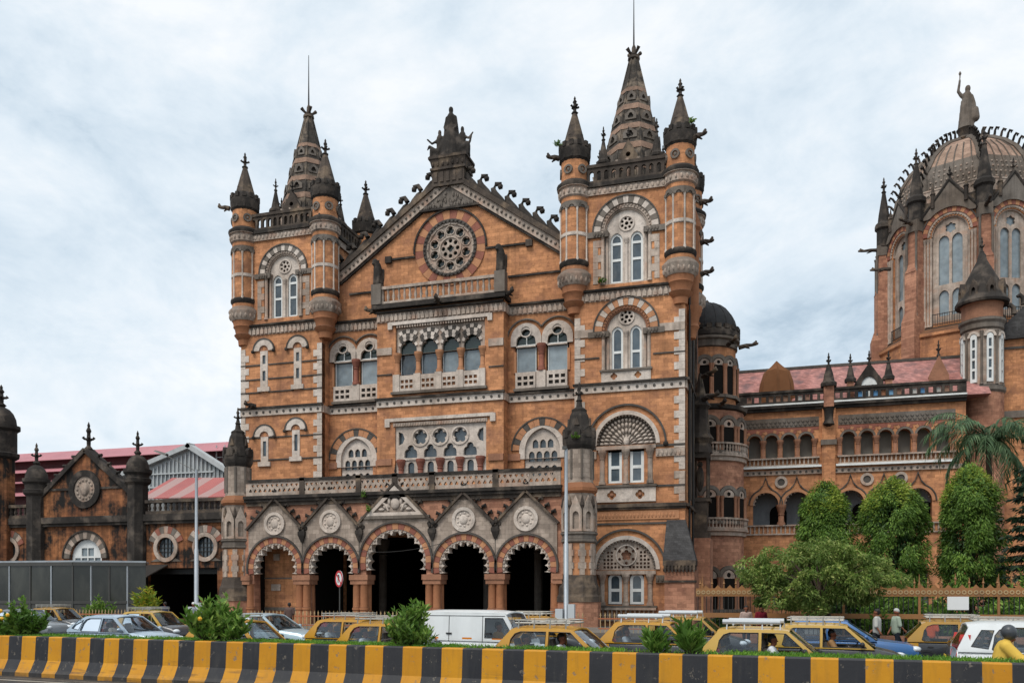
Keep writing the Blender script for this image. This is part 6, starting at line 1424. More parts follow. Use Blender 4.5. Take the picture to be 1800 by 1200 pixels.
# ================================================================== striped crash barrier, planted median, near road
def barrier_paint(name, c, c2, chip):
    t = NT(name); p = t.n('ShaderNodeNewGeometry'); s3 = t.n('ShaderNodeSeparateXYZ'); t.l(p.outputs['Position'], s3.inputs[0])
    col = t.mix(t.ramp(t.noise(t.pos(), .8, 5), .35, .68), lin(c), lin(c2))
    col = t.mix(t.math('MULTIPLY', t.ramp(t.noise(t.pos(scale=(5, 5, .6)), 1.3, 5, .65), .5, .72), .45), col, lin(chip))
    chips = t.ramp(t.noise(t.pos(scale=(1, 1, .8)), 6.5, 6, .7), .615, .65)
    col = t.mix(t.math('MULTIPLY', chips, .75), col, lin('6f675c'))
    scuff = t.math('MULTIPLY', t.ramp(t.noise(t.pos(scale=(.7, .7, 9)), 1.0, 4, .6), .56, .66), t.ramp(s3.outputs[2], .75, .3))
    col = t.mix(t.math('MULTIPLY', scuff, .6), col, lin('2c2a28'))
    foot = t.math('MULTIPLY', t.ramp(s3.outputs[2], .3, .0), t.ramp(t.noise(t.pos(), 3.0, 5, .65), .3, .62))
    col = t.mix(t.math('MULTIPLY', foot, .8), col, lin('4a443c'))
    t.bump(t.math('SUBTRACT', t.noise(t.pos(), 9, 5), chips), .35, .012); return t.fin(col, .6, .35)
M['byel'] = barrier_paint('barrier_yellow', 'bf850f', 'b2780f', '8a6420'); M['bblk'] = barrier_paint('barrier_black', '1f2025', '2a2a2d', '3f3d3a')
BA = Vector((-20.03, 19.2, 0)); BD = (Vector((3.85, 16.93, 0)) - BA).normalized(); BN = Vector((-BD.y, BD.x, 0))   # BN points away from the camera
brz = math.atan2(BD.y, BD.x)
bt = thing('crash_barrier', 'concrete median barrier painted in yellow and black upright stripes', 'barrier', tuple(BA))
prof = [(-.34, 0), (-.34, .16), (-.27, .24), (-.15, .5), (-.11, 1.13), (-.09, 1.155), (.12, 1.155), (.14, 1.13), (.14, 0)]
def stripe(L):
    mb = MB(); n = len(prof); v = [(0, p[0], p[1]) for p in prof] + [(L, p[0], p[1]) for p in prof]
    mb.add(v, [tuple(range(n)), tuple(reversed(range(n, 2 * n)))] + [(i, (i + 1) % n, n + (i + 1) % n, n + i) for i in range(n)]); return mb
src = {}; s = -6.2
random.seed(9)
edges = []; pitch = 1.035
x = -.17 - 6 * pitch
k = 0
while x < 32:
    pit = 1.042 - .004 * max(0, x)
    wy = pit * .5 + random.uniform(-.022, .022)
    for c in ('byel', 'bblk'):
        w = wy if c == 'byel' else pit - wy
        loc = BA + BD * (x if c == 'byel' else x + wy)
        if c not in src: src[c] = proto('yellow_stripe' if c == 'byel' else 'black_stripe', stripe(1.0), c, bt, loc, (0, 0, brz), scale=(w, 1, 1))
        else: inst(src[c], bt, loc, (0, 0, brz), scale=(w, 1, 1))
    x += pit; k += 1
# soil and grass behind it, second kerb
mb = MB(); mb.M = Matrix.Translation(BA) @ Matrix.Rotation(brz, 4, 'Z'); mb.box(-12, 40, .15, 1.35, .0, 1.08); setprop(part('median_soil', mb, 'earth'), kind='structure')
mb = MB(); mb.M = Matrix.Translation(BA) @ Matrix.Rotation(brz, 4, 'Z'); mb.box(-12, 40, 1.35, 1.55, .0, 1.1); part('rear_barrier', mb, 'bblk', None, label='low dark concrete wall along the far side of the planted median', cat='wall')
mb = MB(); mb.M = Matrix.Translation(BA) @ Matrix.Rotation(brz, 4, 'Z'); mb.box(-12, 40, -.95, -.8, .01, .013); setprop(part('road_edge_line', mb, 'roadpaint'), kind='structure')
mb = MB(); mb.M = Matrix.Translation(BA) @ Matrix.Rotation(brz, 4, 'Z'); mb.box(-12, 40, -.6, -.34, .0, .05); setprop(part('gutter', mb, 'grey'), kind='structure')

# ================================================================== vegetation
def leafmat(name, c1, c2, c3, trans=.35):
    t = NT(name); g = t.n('ShaderNodeNewGeometry'); rnd = g.outputs['Random Per Island']
    cr = t.n('ShaderNodeValToRGB'); e = cr.color_ramp.elements; e[0].color = lin(c1); e[1].color = lin(c3); m = e.new(.5); m.color = lin(c2); t.l(rnd, cr.inputs[0])
    n = t.noise(t.pos(), .9, 3); col = t.mix(t.ramp(n, .35, .7), cr.outputs[0], lin(c1))
    t.set(t.b.inputs['Base Color'], col); t.b.inputs['Roughness'].default_value = .55; t.b.inputs['Specular IOR Level'].default_value = .3
    tr = t.n('ShaderNodeBsdfTranslucent'); t.l(col, tr.inputs[0]); mx = t.n('ShaderNodeMixShader'); mx.inputs[0].default_value = trans
    t.l(t.b.outputs[0], mx.inputs[1]); t.l(tr.outputs[0], mx.inputs[2]); t.l(mx.outputs[0], t.o.inputs[0]); return t.m
M['leaf_mound'] = leafmat('ashoka_leaf', '456224', '658736', '90ab4c')
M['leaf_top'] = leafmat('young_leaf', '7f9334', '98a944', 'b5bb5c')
M['leaf_tree'] = leafmat('street_tree_leaf', '526a2c', '829a48', 'b8bb70')
M['leaf_dark'] = leafmat('conifer_needle', '16281a', '20351f', '2d4427', .15)
M['leaf_palm'] = leafmat('palm_leaf', '40583c', '5a7550', '819a6e')
M['leaf_shrub'] = leafmat('shrub_leaf', '4d6f2a', '6f933c', '9db45a')
M['leaf_croton'] = leafmat('croton_leaf', '6f8f2a', '9aa83a', 'c2a23a')
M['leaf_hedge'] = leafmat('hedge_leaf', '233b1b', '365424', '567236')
M['grass'] = leafmat('median_grass', '4f7a24', '6b9a30', '8fb547')
M['bark'] = stone('tree_bark', '4a3d32', '382e26', soot=.3, ledge=0, fine=.3, bump=.6)
M['petal'] = plain('yellow_flower', 'd8a52a', .6)

def leaves(P_, D_, Nn, ln, wd, rng, curl=.0):
    """P_ base points, D_ direction of each leaf, Nn side hint; diamond-shaped folded leaves"""
    n = len(P_); D_ = D_ / np.linalg.norm(D_, axis=1, keepdims=True)
    side = np.cross(D_, Nn); side /= np.linalg.norm(side, axis=1, keepdims=True) + 1e-9; nor = np.cross(side, D_)
    L = (ln * rng.uniform(.65, 1.3, n))[:, None]; Wd = (wd * rng.uniform(.7, 1.25, n))[:, None]
    mid = P_ + D_ * L * .45; tip = P_ + D_ * L - np.array([0, 0, 1]) * L * curl
    V = np.stack([P_, mid + side * Wd * .5 + nor * Wd * .12, tip, mid - side * Wd * .5 + nor * Wd * .12], 1).reshape(-1, 3)
    F = np.arange(n * 4).reshape(-1, 4); return V, F
def np_mesh(name, V, F, mat, parent=None, **k):
    org = np.array(ORG[parent.name]) if parent is not None else np.zeros(3)
    me = bpy.data.meshes.new(name); V = V - org
    me.vertices.add(len(V)); me.vertices.foreach_set('co', V.astype(np.float32).ravel())
    me.loops.add(F.size); me.loops.foreach_set('vertex_index', F.astype(np.int32).ravel())
    me.polygons.add(len(F)); me.polygons.foreach_set('loop_start', (np.arange(len(F)) * F.shape[1]).astype(np.int32)); me.polygons.foreach_set('loop_total', np.full(len(F), F.shape[1], np.int32))
    me.update(); me.validate(); me.materials.append(M[mat])
    o = bpy.data.objects.new(name, me); COL.objects.link(o); o.parent = parent; ORG[o.name] = Vector(org); return setprop(o, **k)
def rdir(rng, n):
    v = rng.normal(size=(n, 3)); return v / np.linalg.norm(v, axis=1, keepdims=True)
def clump_points(rng, centers, radii, per, squash=.8):
    P = []; C = []
    for c, r in zip(centers, radii):
        d = rdir(rng, per); rad = r * rng.uniform(.25, 1.0, per)[:, None] ** .5; q = d * rad; q[:, 2] *= squash; P.append(np.array(c) + q); C.append(np.repeat(np.array([c]), per, 0))
    return np.concatenate(P), np.concatenate(C)

# ---- three mounded weeping trees in the station garden
def mound_tree(x, y, h, w, zb, label, seed):
    rng = np.random.default_rng(seed); t = thing('weeping_tree', label, 'tree', (x, y, 0), 'weeping trees in the station garden')
    mb = MB(); mb.tube([(x, y, 0), (x + .08, y, h * .4), (x - .05, y, h * .75), (x, y, h * .93)], [.24, .19, .12, .05], 8)
    for k in range(14):
        a = rng.uniform(0, 6.28); z = rng.uniform(h * .35, h * .85); r = w * .42 * (1 - (z / h) ** 3); mb.tube([(x, y, z), (x + r * .6 * math.cos(a), y + r * .6 * math.sin(a), z + .5), (x + r * math.cos(a), y + r * math.sin(a), z + .1)], [.07, .05, .02], 5)
    part('trunk', mb, 'bark', t, smooth=60)
    # drooping clumps over a broad, blunt envelope, with an inner mass behind them
    P = []; D = []; N = []
    prof = lambda u, a: w / 2 * math.sqrt(max(.02, 1 - u ** 4.5)) * (.93 + .12 * math.sin(2 * a + seed * 1.7) + .08 * math.sin(5 * a + seed))
    for i in range(120):
        a = rng.uniform(0, 2 * PI); u = rng.uniform(.02, 1.0) ** .8; zc = zb + (h - zb) * (u * .98) - .2; r = prof(u, a) * rng.uniform(.7, 1.06)
        if u > .9: r *= rng.uniform(0, 1)
        rx, rz_ = rng.uniform(.3, .6), rng.uniform(.45, .95); m = int(280 * rx / .45)
        q = rdir(rng, m) * (rng.uniform(0, 1, m)[:, None] ** .4); q[:, :2] *= rx; q[:, 2] = q[:, 2] * rz_ - .3 * np.hypot(q[:, 0], q[:, 1]) / rx
        p = q + [x + r * math.cos(a), y + r * math.sin(a), zc]
        d = np.stack([q[:, 0] / rx * .7 + math.cos(a) * .35, q[:, 1] / rx * .7 + math.sin(a) * .35, np.full(m, -.6)], 1) + rng.normal(size=(m, 3)) * .33
        P.append(p); D.append(d); N.append(q + np.array([math.cos(a), math.sin(a), .5]) * .5 + rng.normal(size=(m, 3)) * .3)
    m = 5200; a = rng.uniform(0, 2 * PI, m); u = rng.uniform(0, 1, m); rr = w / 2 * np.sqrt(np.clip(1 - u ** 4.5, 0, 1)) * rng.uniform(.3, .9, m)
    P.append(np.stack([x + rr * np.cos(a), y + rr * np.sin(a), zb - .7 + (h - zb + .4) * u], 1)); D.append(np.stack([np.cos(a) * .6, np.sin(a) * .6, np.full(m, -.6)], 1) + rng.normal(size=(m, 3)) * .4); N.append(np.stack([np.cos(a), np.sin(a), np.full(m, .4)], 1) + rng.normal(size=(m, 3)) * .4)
    V, F = leaves(P.pop(), D.pop(), N.pop(), .25, .09, rng, .1); np_mesh('inner_shade_foliage', V, F, 'leaf_hedge', t)  # inner leaves take a darker colour, painting in the shade inside the crown
    P, D, N = map(np.concatenate, (P, D, N)); V, F = leaves(P, D, N, .21, .07, rng, .1); np_mesh('crown', V, F, 'leaf_mound', t)
    # young growth on top
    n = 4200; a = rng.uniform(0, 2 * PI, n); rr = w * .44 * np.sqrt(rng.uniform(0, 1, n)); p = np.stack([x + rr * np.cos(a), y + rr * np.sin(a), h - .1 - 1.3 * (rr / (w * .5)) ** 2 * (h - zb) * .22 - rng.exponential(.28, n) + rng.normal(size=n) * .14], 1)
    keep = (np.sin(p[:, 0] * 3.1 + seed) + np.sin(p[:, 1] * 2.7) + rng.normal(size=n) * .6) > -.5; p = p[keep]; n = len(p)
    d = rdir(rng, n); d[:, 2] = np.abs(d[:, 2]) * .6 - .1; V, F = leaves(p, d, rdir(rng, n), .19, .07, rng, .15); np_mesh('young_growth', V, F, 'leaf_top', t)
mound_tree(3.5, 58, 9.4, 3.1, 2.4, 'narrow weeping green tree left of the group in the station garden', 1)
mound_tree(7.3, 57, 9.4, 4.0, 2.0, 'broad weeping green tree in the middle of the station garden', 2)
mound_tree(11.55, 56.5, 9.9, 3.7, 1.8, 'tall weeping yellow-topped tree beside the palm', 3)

# ---- spreading street tree
rng = np.random.default_rng(21); x, y = 2.7, 38.6
t = thing('street_tree', 'spreading street tree with a leaning dark trunk before the garden fence', 'tree', (x, y, 0))
mb = MB(); mb.tube([(x, y, 0), (x - .15, y, 1.2), (x - .6, y + .1, 2.2), (x - 1.2, y + .1, 3.1), (x - 1.8, y, 3.8)], [.15, .12, .1, .08, .04], 8)
cent = []; rad = []
for k in range(95):
    d_ = rdir(rng, 1)[0]; q_ = rng.uniform(.45, 1.0) ** .5; lob = 1 + .16 * math.sin(3 * math.atan2(d_[2], d_[0]) + 1) + .1 * math.sin(7 * math.atan2(d_[2], d_[0]))
    c = (1.95 + 3.1 * d_[0] * q_ * lob, y + 2.2 * d_[1] * q_, 3.2 + 1.5 * d_[2] * q_ * lob - .035 * (d_[0] * 3.1) ** 2)
    if c[2] > 1.5: cent.append(c); rad.append(rng.uniform(.3, .62))
for c in cent[::3]:
    mb.tube([(x - .6, y + .1, 2.1), ((x - .6) * .45 + c[0] * .55, y * .45 + c[1] * .55, 2.1 * .4 + c[2] * .6 + .15), c], [.055, .035, .012], 5)
part('trunk', mb, 'bark', t, smooth=60)
P, C_ = clump_points(rng, cent, rad, 340, .65); d = (P - C_) + rdir(rng, len(P)) * .45; d[:, 2] -= .12; V, F = leaves(P, d, rdir(rng, len(P)), .17, .065, rng, .15); np_mesh('crown', V, F, 'leaf_tree', t)

# ---- palm
def palm(x, y, h, label, seed, nf=34, fl=4.3):
    rng = np.random.default_rng(seed); t = thing('palm_tree', label, 'palm', (x, y, 0))
    mb = MB(); mb.tube([(x, y, 0), (x + .1, y, h * .5), (x, y, h)], [.24, .2, .16], 10); mb.tube([(x, y, h), (x, y, h + 1.0)], [.17, .1], 8); part('trunk', mb, 'bark', t, smooth=60)
    for k in range(nf):
        a = 2 * PI * k / nf * 1.618 * 2 + rng.uniform(-.2, .2); el = rng.uniform(-.35, 1.25); L = fl * rng.uniform(.85, 1.1)
        pts = []; m = 16
        for i in range(m + 1):
            s = i / m; e2 = el - 1.75 * s ** 1.3; q = L / m
            if i == 0: p = np.array([x, y, h + .8]); 
            else: p = pts[-1] + q * np.array([math.cos(a) * math.cos(e2), math.sin(a) * math.cos(e2), math.sin(e2)])
            pts.append(p)
        mb = MB(); mb.tube([tuple(p) for p in pts], [.035 * (1 - .8 * i / m) + .004 for i in range(m + 1)], 4); fr = part('frond', mb, 'leaf_palm', t)
        P = []; D = []; N = []
        pts = np.array(pts)
        for i in range(2, m + 1):
            tg = pts[i] - pts[i - 1]; tg /= np.linalg.norm(tg); sd_ = np.cross(tg, [0, 0, 1]); sd_ /= np.linalg.norm(sd_) + 1e-9
            for j in range(3):
                b = pts[i - 1] + (pts[i] - pts[i - 1]) * j / 3
                for s_ in (-1, 1): P.append(b); D.append(sd_ * s_ * .8 + tg * .75 + np.array([0, 0, -.45]) + rng.normal(size=3) * .12); N.append(np.array([0, 0, 1.]) + rng.normal(size=3) * .2)
        P, D, N = map(np.array, (P, D, N)); V, F = leaves(P, D, N, .75, .07, rng, .35); np_mesh('leaflets', V, F, 'leaf_palm', fr)
palm(13.4, 60.5, 11.1, 'palm with drooping grey-green fronds beside the arcaded wing', 31)

# ---- dark conifer at the right edge
rng = np.random.default_rng(41); x, y = 15.4, 54.5
t = thing('dark_conifer', 'dark layered conifer at the right edge of the garden', 'tree', (x, y, 0))
mb = MB(); mb.tube([(x, y, 0), (x, y, 13.5)], [.28, .05], 8); part('trunk', mb, 'bark', t, smooth=60)
P = []; D = []; mb = MB()
for lv in range(20):
    z = 2.2 + lv * .56; Rr = 3.0 * (1 - (lv / 23) ** 1.6)
    for k in range(9):
        a = rng.uniform(0, 6.28); L = Rr * rng.uniform(.75, 1.05); mb.tube([(x, y, z), (x + L * .6 * math.cos(a), y + L * .6 * math.sin(a), z + .05), (x + L * math.cos(a), y + L * math.sin(a), z - .1)], [.04, .03, .01], 4)
        m = int(60 * L / 2); s = rng.uniform(.2, 1, m); q = np.stack([x + L * s * math.cos(a), y + L * s * math.sin(a), z - .1 * s], 1) + rng.normal(size=(m, 3)) * [.14, .14, .05]; P.append(q); D.append(np.tile([math.cos(a), math.sin(a), -.35], (m, 1)) + rng.normal(size=(m, 3)) * .45)
part('branches', mb, 'bark', t)
P, D = np.concatenate(P), np.concatenate(D); V, F = leaves(P, D, rdir(rng, len(P)), .34, .12, rng, .2); np_mesh('crown', V, F, 'leaf_dark', t)

# ---- shrubs and hedges
def shrub(x, y, z0, h, w, label, seed, mat='leaf_shrub', n=70, ll=.2, lw=.06, name='shrub', cat='shrub', up=1.0, group=None, flowers=0):
    rng = np.random.default_rng(seed); t = thing(name, label, cat, (x, y, z0), group)
    P = []; D = []; mb = MB()
    for k in range(n):
        a = rng.uniform(0, 6.28); r = w / 2 * math.sqrt(rng.uniform(0, 1)); r *= 1 + .3 * math.sin(2 * a + seed) + .2 * math.sin(5 * a + seed); hh = h * rng.uniform(.4, 1.06) * (1 - .4 * (min(1, r / (w / 2))) ** 2) * (1 + .14 * math.sin(3 * a + seed * 2))
        b = np.array([x + r * .45 * math.cos(a), y + r * .45 * math.sin(a), z0]); e_ = np.array([x + r * math.cos(a), y + r * math.sin(a), z0 + hh])
        mb.tube([tuple(b), tuple((b + e_) / 2 + [0, 0, .05]), tuple(e_)], [.012, .009, .004], 4)
        m = int(10 + 22 * hh); s = rng.uniform(.18, 1, m)[:, None]; p = b + (e_ - b) * s; P.append(p); dd = rdir(rng, m); dd[:, 2] = np.abs(dd[:, 2]) * .5 + .45 * up; D.append(dd)
    part('stems', mb, 'bark', t)
    P, D = np.concatenate(P), np.concatenate(D); V, F = leaves(P, D, rdir(rng, len(P)), ll, lw, rng, .1); np_mesh('foliage', V, F, mat, t)
    if flowers:
        mb = MB()
        for k in range(flowers): a = rng.uniform(0, 6.28); mb.ball((x + .3 * w * math.cos(a), y - .35 * w, z0 + h * rng.uniform(.5, .8)), (.07, .05, .06), 6, 4)
        part('flower', mb, 'petal', t)
    return t
def med(px_s, off=.7): p = BA + BD * px_s + BN * off; return p.x, p.y
G_ = 'shrubs planted in the median'
shrub(*med(-1.2), 1.05, 1.05, 1.25, 'round bright green shrub at the left end of the planted median', 51, n=80, ll=.2, lw=.075, group=G_, flowers=3)
shrub(*med(6.1), 1.05, 1.15, 1.35, 'tall lush median shrub with a yellow flower beside the left lamp post', 52, n=80, ll=.26, lw=.085, up=1.5, group=G_, flowers=1)
shrub(*med(11.84), 1.05, .98, 1.2, 'dense round median shrub in front of the white van', 53, n=100, ll=.2, lw=.055, up=1.6, group=G_)
shrub(*med(17.75), 1.05, .62, .5, 'small upright median plant, left of the leafy pair before a taxi', 54, n=16, ll=.3, lw=.075, up=1.8, group=G_)
shrub(*med(18.5), 1.05, .8, .6, 'larger leafy median plant, right of the leafy pair before a taxi', 55, n=22, ll=.32, lw=.075, up=1.6, group=G_)
shrub(-43.6, 47.6, .14, 1.9, 2.2, 'green shrub behind the spiked railing beside the glazed shelter', 56, n=60, ll=.3, lw=.08, up=1.4)
shrub(-40.6, 48.9, .14, 3.0, 1.5, 'tall red-tinged croton at the corner of the glazed shelter', 57, 'leaf_croton', n=16, ll=.45, lw=.13, up=.8)
for i, (x, y, h, w, lab) in enumerate(((-2.2, 42.5, 1.1, 2.2, 'low dark hedge plant at the left end of the garden fence'), (.2, 42.6, 1.2, 2.6, 'low hedge plant behind the fence left of the street tree'), (5.6, 43.4, 2.6, 3.4, 'leafy bush behind the fence right of the street tree'), (7.8, 44.5, 1.9, 3.0, 'pale leafy bush behind the white notice board'), (10.4, 43.8, 2.0, 3.2, 'leafy bush behind the fence right of the notice board'), (12.6, 45.5, 4.6, 3.0, 'tall pale-leaved bush at the right edge of the garden'), (4.6, 46.5, 3.2, 4.0, 'dark bush deep in the garden behind the street tree'))):
    shrub(x, y, 0, h, w, lab, 60 + i, 'leaf_hedge' if i in (0, 1, 6) else 'leaf_shrub', n=int(60 * w), ll=.3, lw=.11, name='garden_bush', cat='bush', group='bushes behind the garden fence')
mb = MB(); mb.box(-3, 24, 42, 75, -.1, .1); setprop(part('garden_bed', mb, 'earth'), kind='structure')
# tufts growing out of the masonry
for i, (x, y, z, lab) in enumerate(((-27.3, 54.6, 9.0, 'green tuft growing from the porch ledge left of the middle gable'), (-26.95, 54.6, 8.0, 'green tuft growing on the slope of the middle porch gable'), (-14.3, 59.0, 34.0, 'weed growing on the cap of the right tower turret'), (-11.4, 59.7, 24.2, 'weed on the sill of the top right tower window'), (-5.0, 59.3, 34.3, 'dry weed on the outer right turret cap'), (-12.0, 54.2, 12.3, 'weed on the cap of the right porch turret'))):
    shrub(x, y, z, .5, .55, lab, 80 + i, n=10, ll=.16, lw=.07, name='wall_weed', cat='weed', group='weeds growing on the masonry')
# grass on the median
rng = np.random.default_rng(5); n = 26000
s = rng.uniform(-6, 30, n); o_ = rng.uniform(-.02, 1.3, n); bare = np.sin(s * 1.7) + np.sin(s * .61 + 2) + rng.normal(size=n) * .5
keep = (bare > -1.35) & ~((s > 16.9) & (s < 19.3) & (rng.uniform(size=n) < .75)); s, o_ = s[keep], o_[keep]; n = len(s)
P = np.array(BA)[None] + np.array(BD)[None] * s[:, None] + np.array(BN)[None] * (o_ + .1)[:, None]; P[:, 2] = 1.07
d = rdir(rng, n) * .55; d[:, 2] = 1.0; d[:, 0] -= BN.x * .25 * (o_ < .15); d[:, 1] -= BN.y * .45 * (o_ < .15)
V, F = leaves(P, d, rdir(rng, n), .15, .022, rng, .25); np_mesh('median_grass', V, F, 'grass', None, label='green grass strip along the top of the striped barrier', cat='grass', kind='stuff')

# ================================================================== people
M['skin'] = plain('brown_skin', '7a4a34', .6, var=.06, spec=.3); M['hair'] = plain('black_hair', '15120f', .7, var=.2)
CL = {}
def cloth(c):
    if c not in CL: CL[c] = plain('cloth_' + c, c, .85, var=.12, spec=.15, scale=8, bump=.15, obj=True)
    return CL[c]
def person(pose, loc, rz, label, shirt, trousers='2c2f36', hair=True, scale=1.0, helmet=None, coat=False, cap=None):
    """one continuous skin, with clothing and hair as children; local +x is the way the person faces"""
    t = thing('person', label, 'person', (0, 0, 0))
    J = dict(pel=(0, 0, .95), chest=(0, 0, 1.32), neck=(0, 0, 1.47), head=(.02, 0, 1.62))
    for s_, k in ((-1, 'r'), (1, 'l')):
        J['sh' + k] = (0, .185 * s_, 1.42); J['el' + k] = (-.02, .25 * s_, 1.14); J['wr' + k] = (.08, .24 * s_, .9); J['hi' + k] = (0, .09 * s_, .92); J['kn' + k] = (.02, .1 * s_, .5); J['an' + k] = (0, .1 * s_, .09)
    if pose == 'walk':
        J['knl'] = (.2, .1, .53); J['anl'] = (.28, .1, .1); J['knr'] = (.0, -.1, .5); J['anr'] = (-.27, -.1, .14); J['wrl'] = (-.14, .24, .94); J['wrr'] = (.2, -.23, .98); J['elr'] = (.03, -.25, 1.16)
    if pose in ('drive', 'sit', 'ride'):
        z = .55 if pose != 'ride' else .8
        J['pel'] = (0, 0, z); J['chest'] = (-.08 if pose != 'ride' else .1, 0, z + .38); J['neck'] = (-.08 if pose != 'ride' else .14, 0, z + .53); J['head'] = (-.05 if pose != 'ride' else .19, 0, z + .69)
        for s_, k in ((-1, 'r'), (1, 'l')):
            cx_ = J['chest'][0]
            J['hi' + k] = (.02, .1 * s_, z - .02); J['kn' + k] = (.43, .13 * s_, z + .1 if pose != 'ride' else z - .05); J['an' + k] = (.6 if pose != 'ride' else .2, .12 * s_, z - .3 if pose != 'ride' else z - .42); J['sh' + k] = (cx_, .185 * s_, z + .48)
            J['el' + k] = (cx_ + .14, .26 * s_, z + .25); J['wr' + k] = (cx_ + .4, .17 * s_, z + .3)
            if pose == 'sit': J['wr' + k] = (cx_ + .34, .1 * s_, z + .12)
            if pose == 'ride': J['el' + k] = (cx_ + .24, .3 * s_, z + .22); J['wr' + k] = (cx_ + .5, .3 * s_, z + .2)
    v = lambda k: Vector(J[k])
    sk = MB()
    capsule(sk, v('pel'), v('chest'), .125, .13); 
    for s_ in (-1, 1): capsule(sk, v('pel') + Vector((0, .06 * s_, 0)), v('chest') + Vector((0, .07 * s_, .03)), .11, .115)
    capsule(sk, v('neck') - Vector((0, 0, .05)), v('head') - Vector((.0, 0, .06)), .06, .055)
    h = v('head'); capsule(sk, h + Vector((0, 0, .03)), h + Vector((-.01, 0, .045)), .098, .1); capsule(sk, h + Vector((.03, 0, -.06)), h + Vector((.045, 0, -.075)), .06, .05); capsule(sk, h + Vector((.09, 0, .01)), h + Vector((.115, 0, -.02)), .014, .018)
    for s_ in (-1, 1): capsule(sk, h + Vector((-.01, .1 * s_, .0)), h + Vector((-.01, .1 * s_, .03)), .018, .02)
    for k, s_ in (('r', -1), ('l', 1)):
        capsule(sk, v('sh' + k), v('el' + k), .055, .043); capsule(sk, v('el' + k), v('wr' + k), .042, .03)
        d = (v('wr' + k) - v('el' + k)).normalized(); w = v('wr' + k); sd_ = Vector((0, -s_, 0)); capsule(sk, w, w + d * .075, .034, .036)
        for j in range(4): b = w + d * .09 + Vector((-d.z, 0, d.x)) * (.027 - .018 * j); capsule(sk, b, b + d * (.06 + (.012 if j in (1, 2) else 0)) + sd_ * .02, .012, .01, 6)
        capsule(sk, w + d * .03, w + d * .06 + Vector((-d.z, 0, d.x)) * .055, .014, .011, 6)
        capsule(sk, v('hi' + k), v('kn' + k), .085, .06); capsule(sk, v('kn' + k), v('an' + k), .057, .04); a = v('an' + k); capsule(sk, a - Vector((.03, 0, .03)), a + Vector((.15, 0, -.05)), .042, .035)
    bo = mesh_obj('body', fuse(sk, .016, 2), 'skin', t)
    sh = MB(); e_ = .022 if not coat else .05
    capsule(sh, v('pel'), v('chest'), .13 + e_, .13 + e_)
    for s_ in (-1, 1): capsule(sh, v('pel') + Vector((0, .06 * s_, -.02)), v('chest') + Vector((0, .075 * s_, .03)), .115 + e_, .115 + e_)
    for k in 'rl':
        capsule(sh, v('chest') + Vector((0, 0, .1)), v('sh' + k), .07 + e_, .062 + e_); capsule(sh, v('sh' + k), v('el' + k), .06 + e_, .055 + e_)
        if coat: capsule(sh, v('el' + k), v('wr' + k), .055 + e_, .05 + e_)
    if coat:
        capsule(sh, v('neck') - Vector((0, 0, .02)), v('neck') + Vector((0, 0, .03)), .085, .08)
        for k in 'rl': capsule(sh, v('hi' + k), v('kn' + k), .13, .12)
    mesh_obj('shirt' if not coat else 'raincoat', fuse(sh, .02, 3), cloth(shirt), t)
    if not coat:
        tr = MB(); capsule(tr, v('pel'), v('pel') + Vector((0, 0, .05)), .15, .14)
        for k in 'rl': capsule(tr, v('hi' + k), v('kn' + k), .1, .078); capsule(tr, v('kn' + k), v('an' + k), .078, .065)
        mesh_obj('trousers', fuse(tr, .022, 3), cloth(trousers), t)
    if helmet:
        hm = MB(); capsule(hm, h + Vector((-.01, 0, .03)), h + Vector((-.02, 0, .06)), .138, .14); he = mesh_obj('helmet', fuse(hm, .02, 3), plain('helmet_shell', helmet, .4, var=.08), t)
    elif cap:
        hm = MB(); capsule(hm, h + Vector((0, 0, .075)), h + Vector((-.01, 0, .085)), .108, .1); mesh_obj('cap', fuse(hm, .02, 2), cloth(cap), t)
    elif hair:
        hm = MB(); capsule(hm, h + Vector((-.02, 0, .065)), h + Vector((-.03, 0, .07)), .104, .104); capsule(hm, h + Vector((-.06, 0, .0)), h + Vector((-.055, 0, .05)), .07, .085); mesh_obj('hair', fuse(hm, .016, 2), 'hair', t)
    t.location = loc; t.rotation_euler = (0, 0, rz); t.scale = (scale,) * 3
    return t

# ================================================================== vehicles
def carpaint(name, c, metal=0.0, rough=.32): return plain(name, c, rough, metal, var=.05, spec=.5, scale=2, dirt=.22, dirtc='6d675e', obj=True, coat=.4)
M['taxi_y'] = carpaint('taxi_yellow', 'b98620'); M['taxi_y2'] = carpaint('taxi_pale_yellow', 'bd9740'); M['taxi_y3'] = carpaint('taxi_dull_yellow', 'a67c28'); M['taxi_k'] = carpaint('taxi_black', '25272c'); M['p_silver'] = carpaint('silver_blue_paint', '9fb0be', .3); M['p_grey'] = carpaint('grey_paint', '6f7478', .3); M['p_white'] = carpaint('white_paint', 'd9dcdc'); M['p_blue'] = carpaint('blue_paint', '2f5f93', .2); M['p_lblue'] = carpaint('pale_blue_paint', 'a9bcc4', .3)
M['tyre'] = plain('tyre_rubber', '1c1c1d', .85, var=.2); M['rim'] = plain('wheel_rim', '8d9093', .4, .7); M['trim'] = plain('black_trim', '1e1f21', .6); M['seat'] = plain('seat_cover', '4a443e', .9, var=.15); M['tail'] = plain('tail_lamp', 'c0312b', .25, spec=.6); M['lampglass'] = plain('head_lamp', 'c9ced1', .15, spec=.8); M['plate_y'] = plain('plate_yellow', 'c9a92e', .6); M['plate_w'] = plain('plate_white', 'cfd0cc', .6); M['amber'] = plain('amber_lamp', 'd07a1c', .3); M['rackm'] = plain('carrier_metal', '97958e', .5, .4, var=.15, dirt=.4)
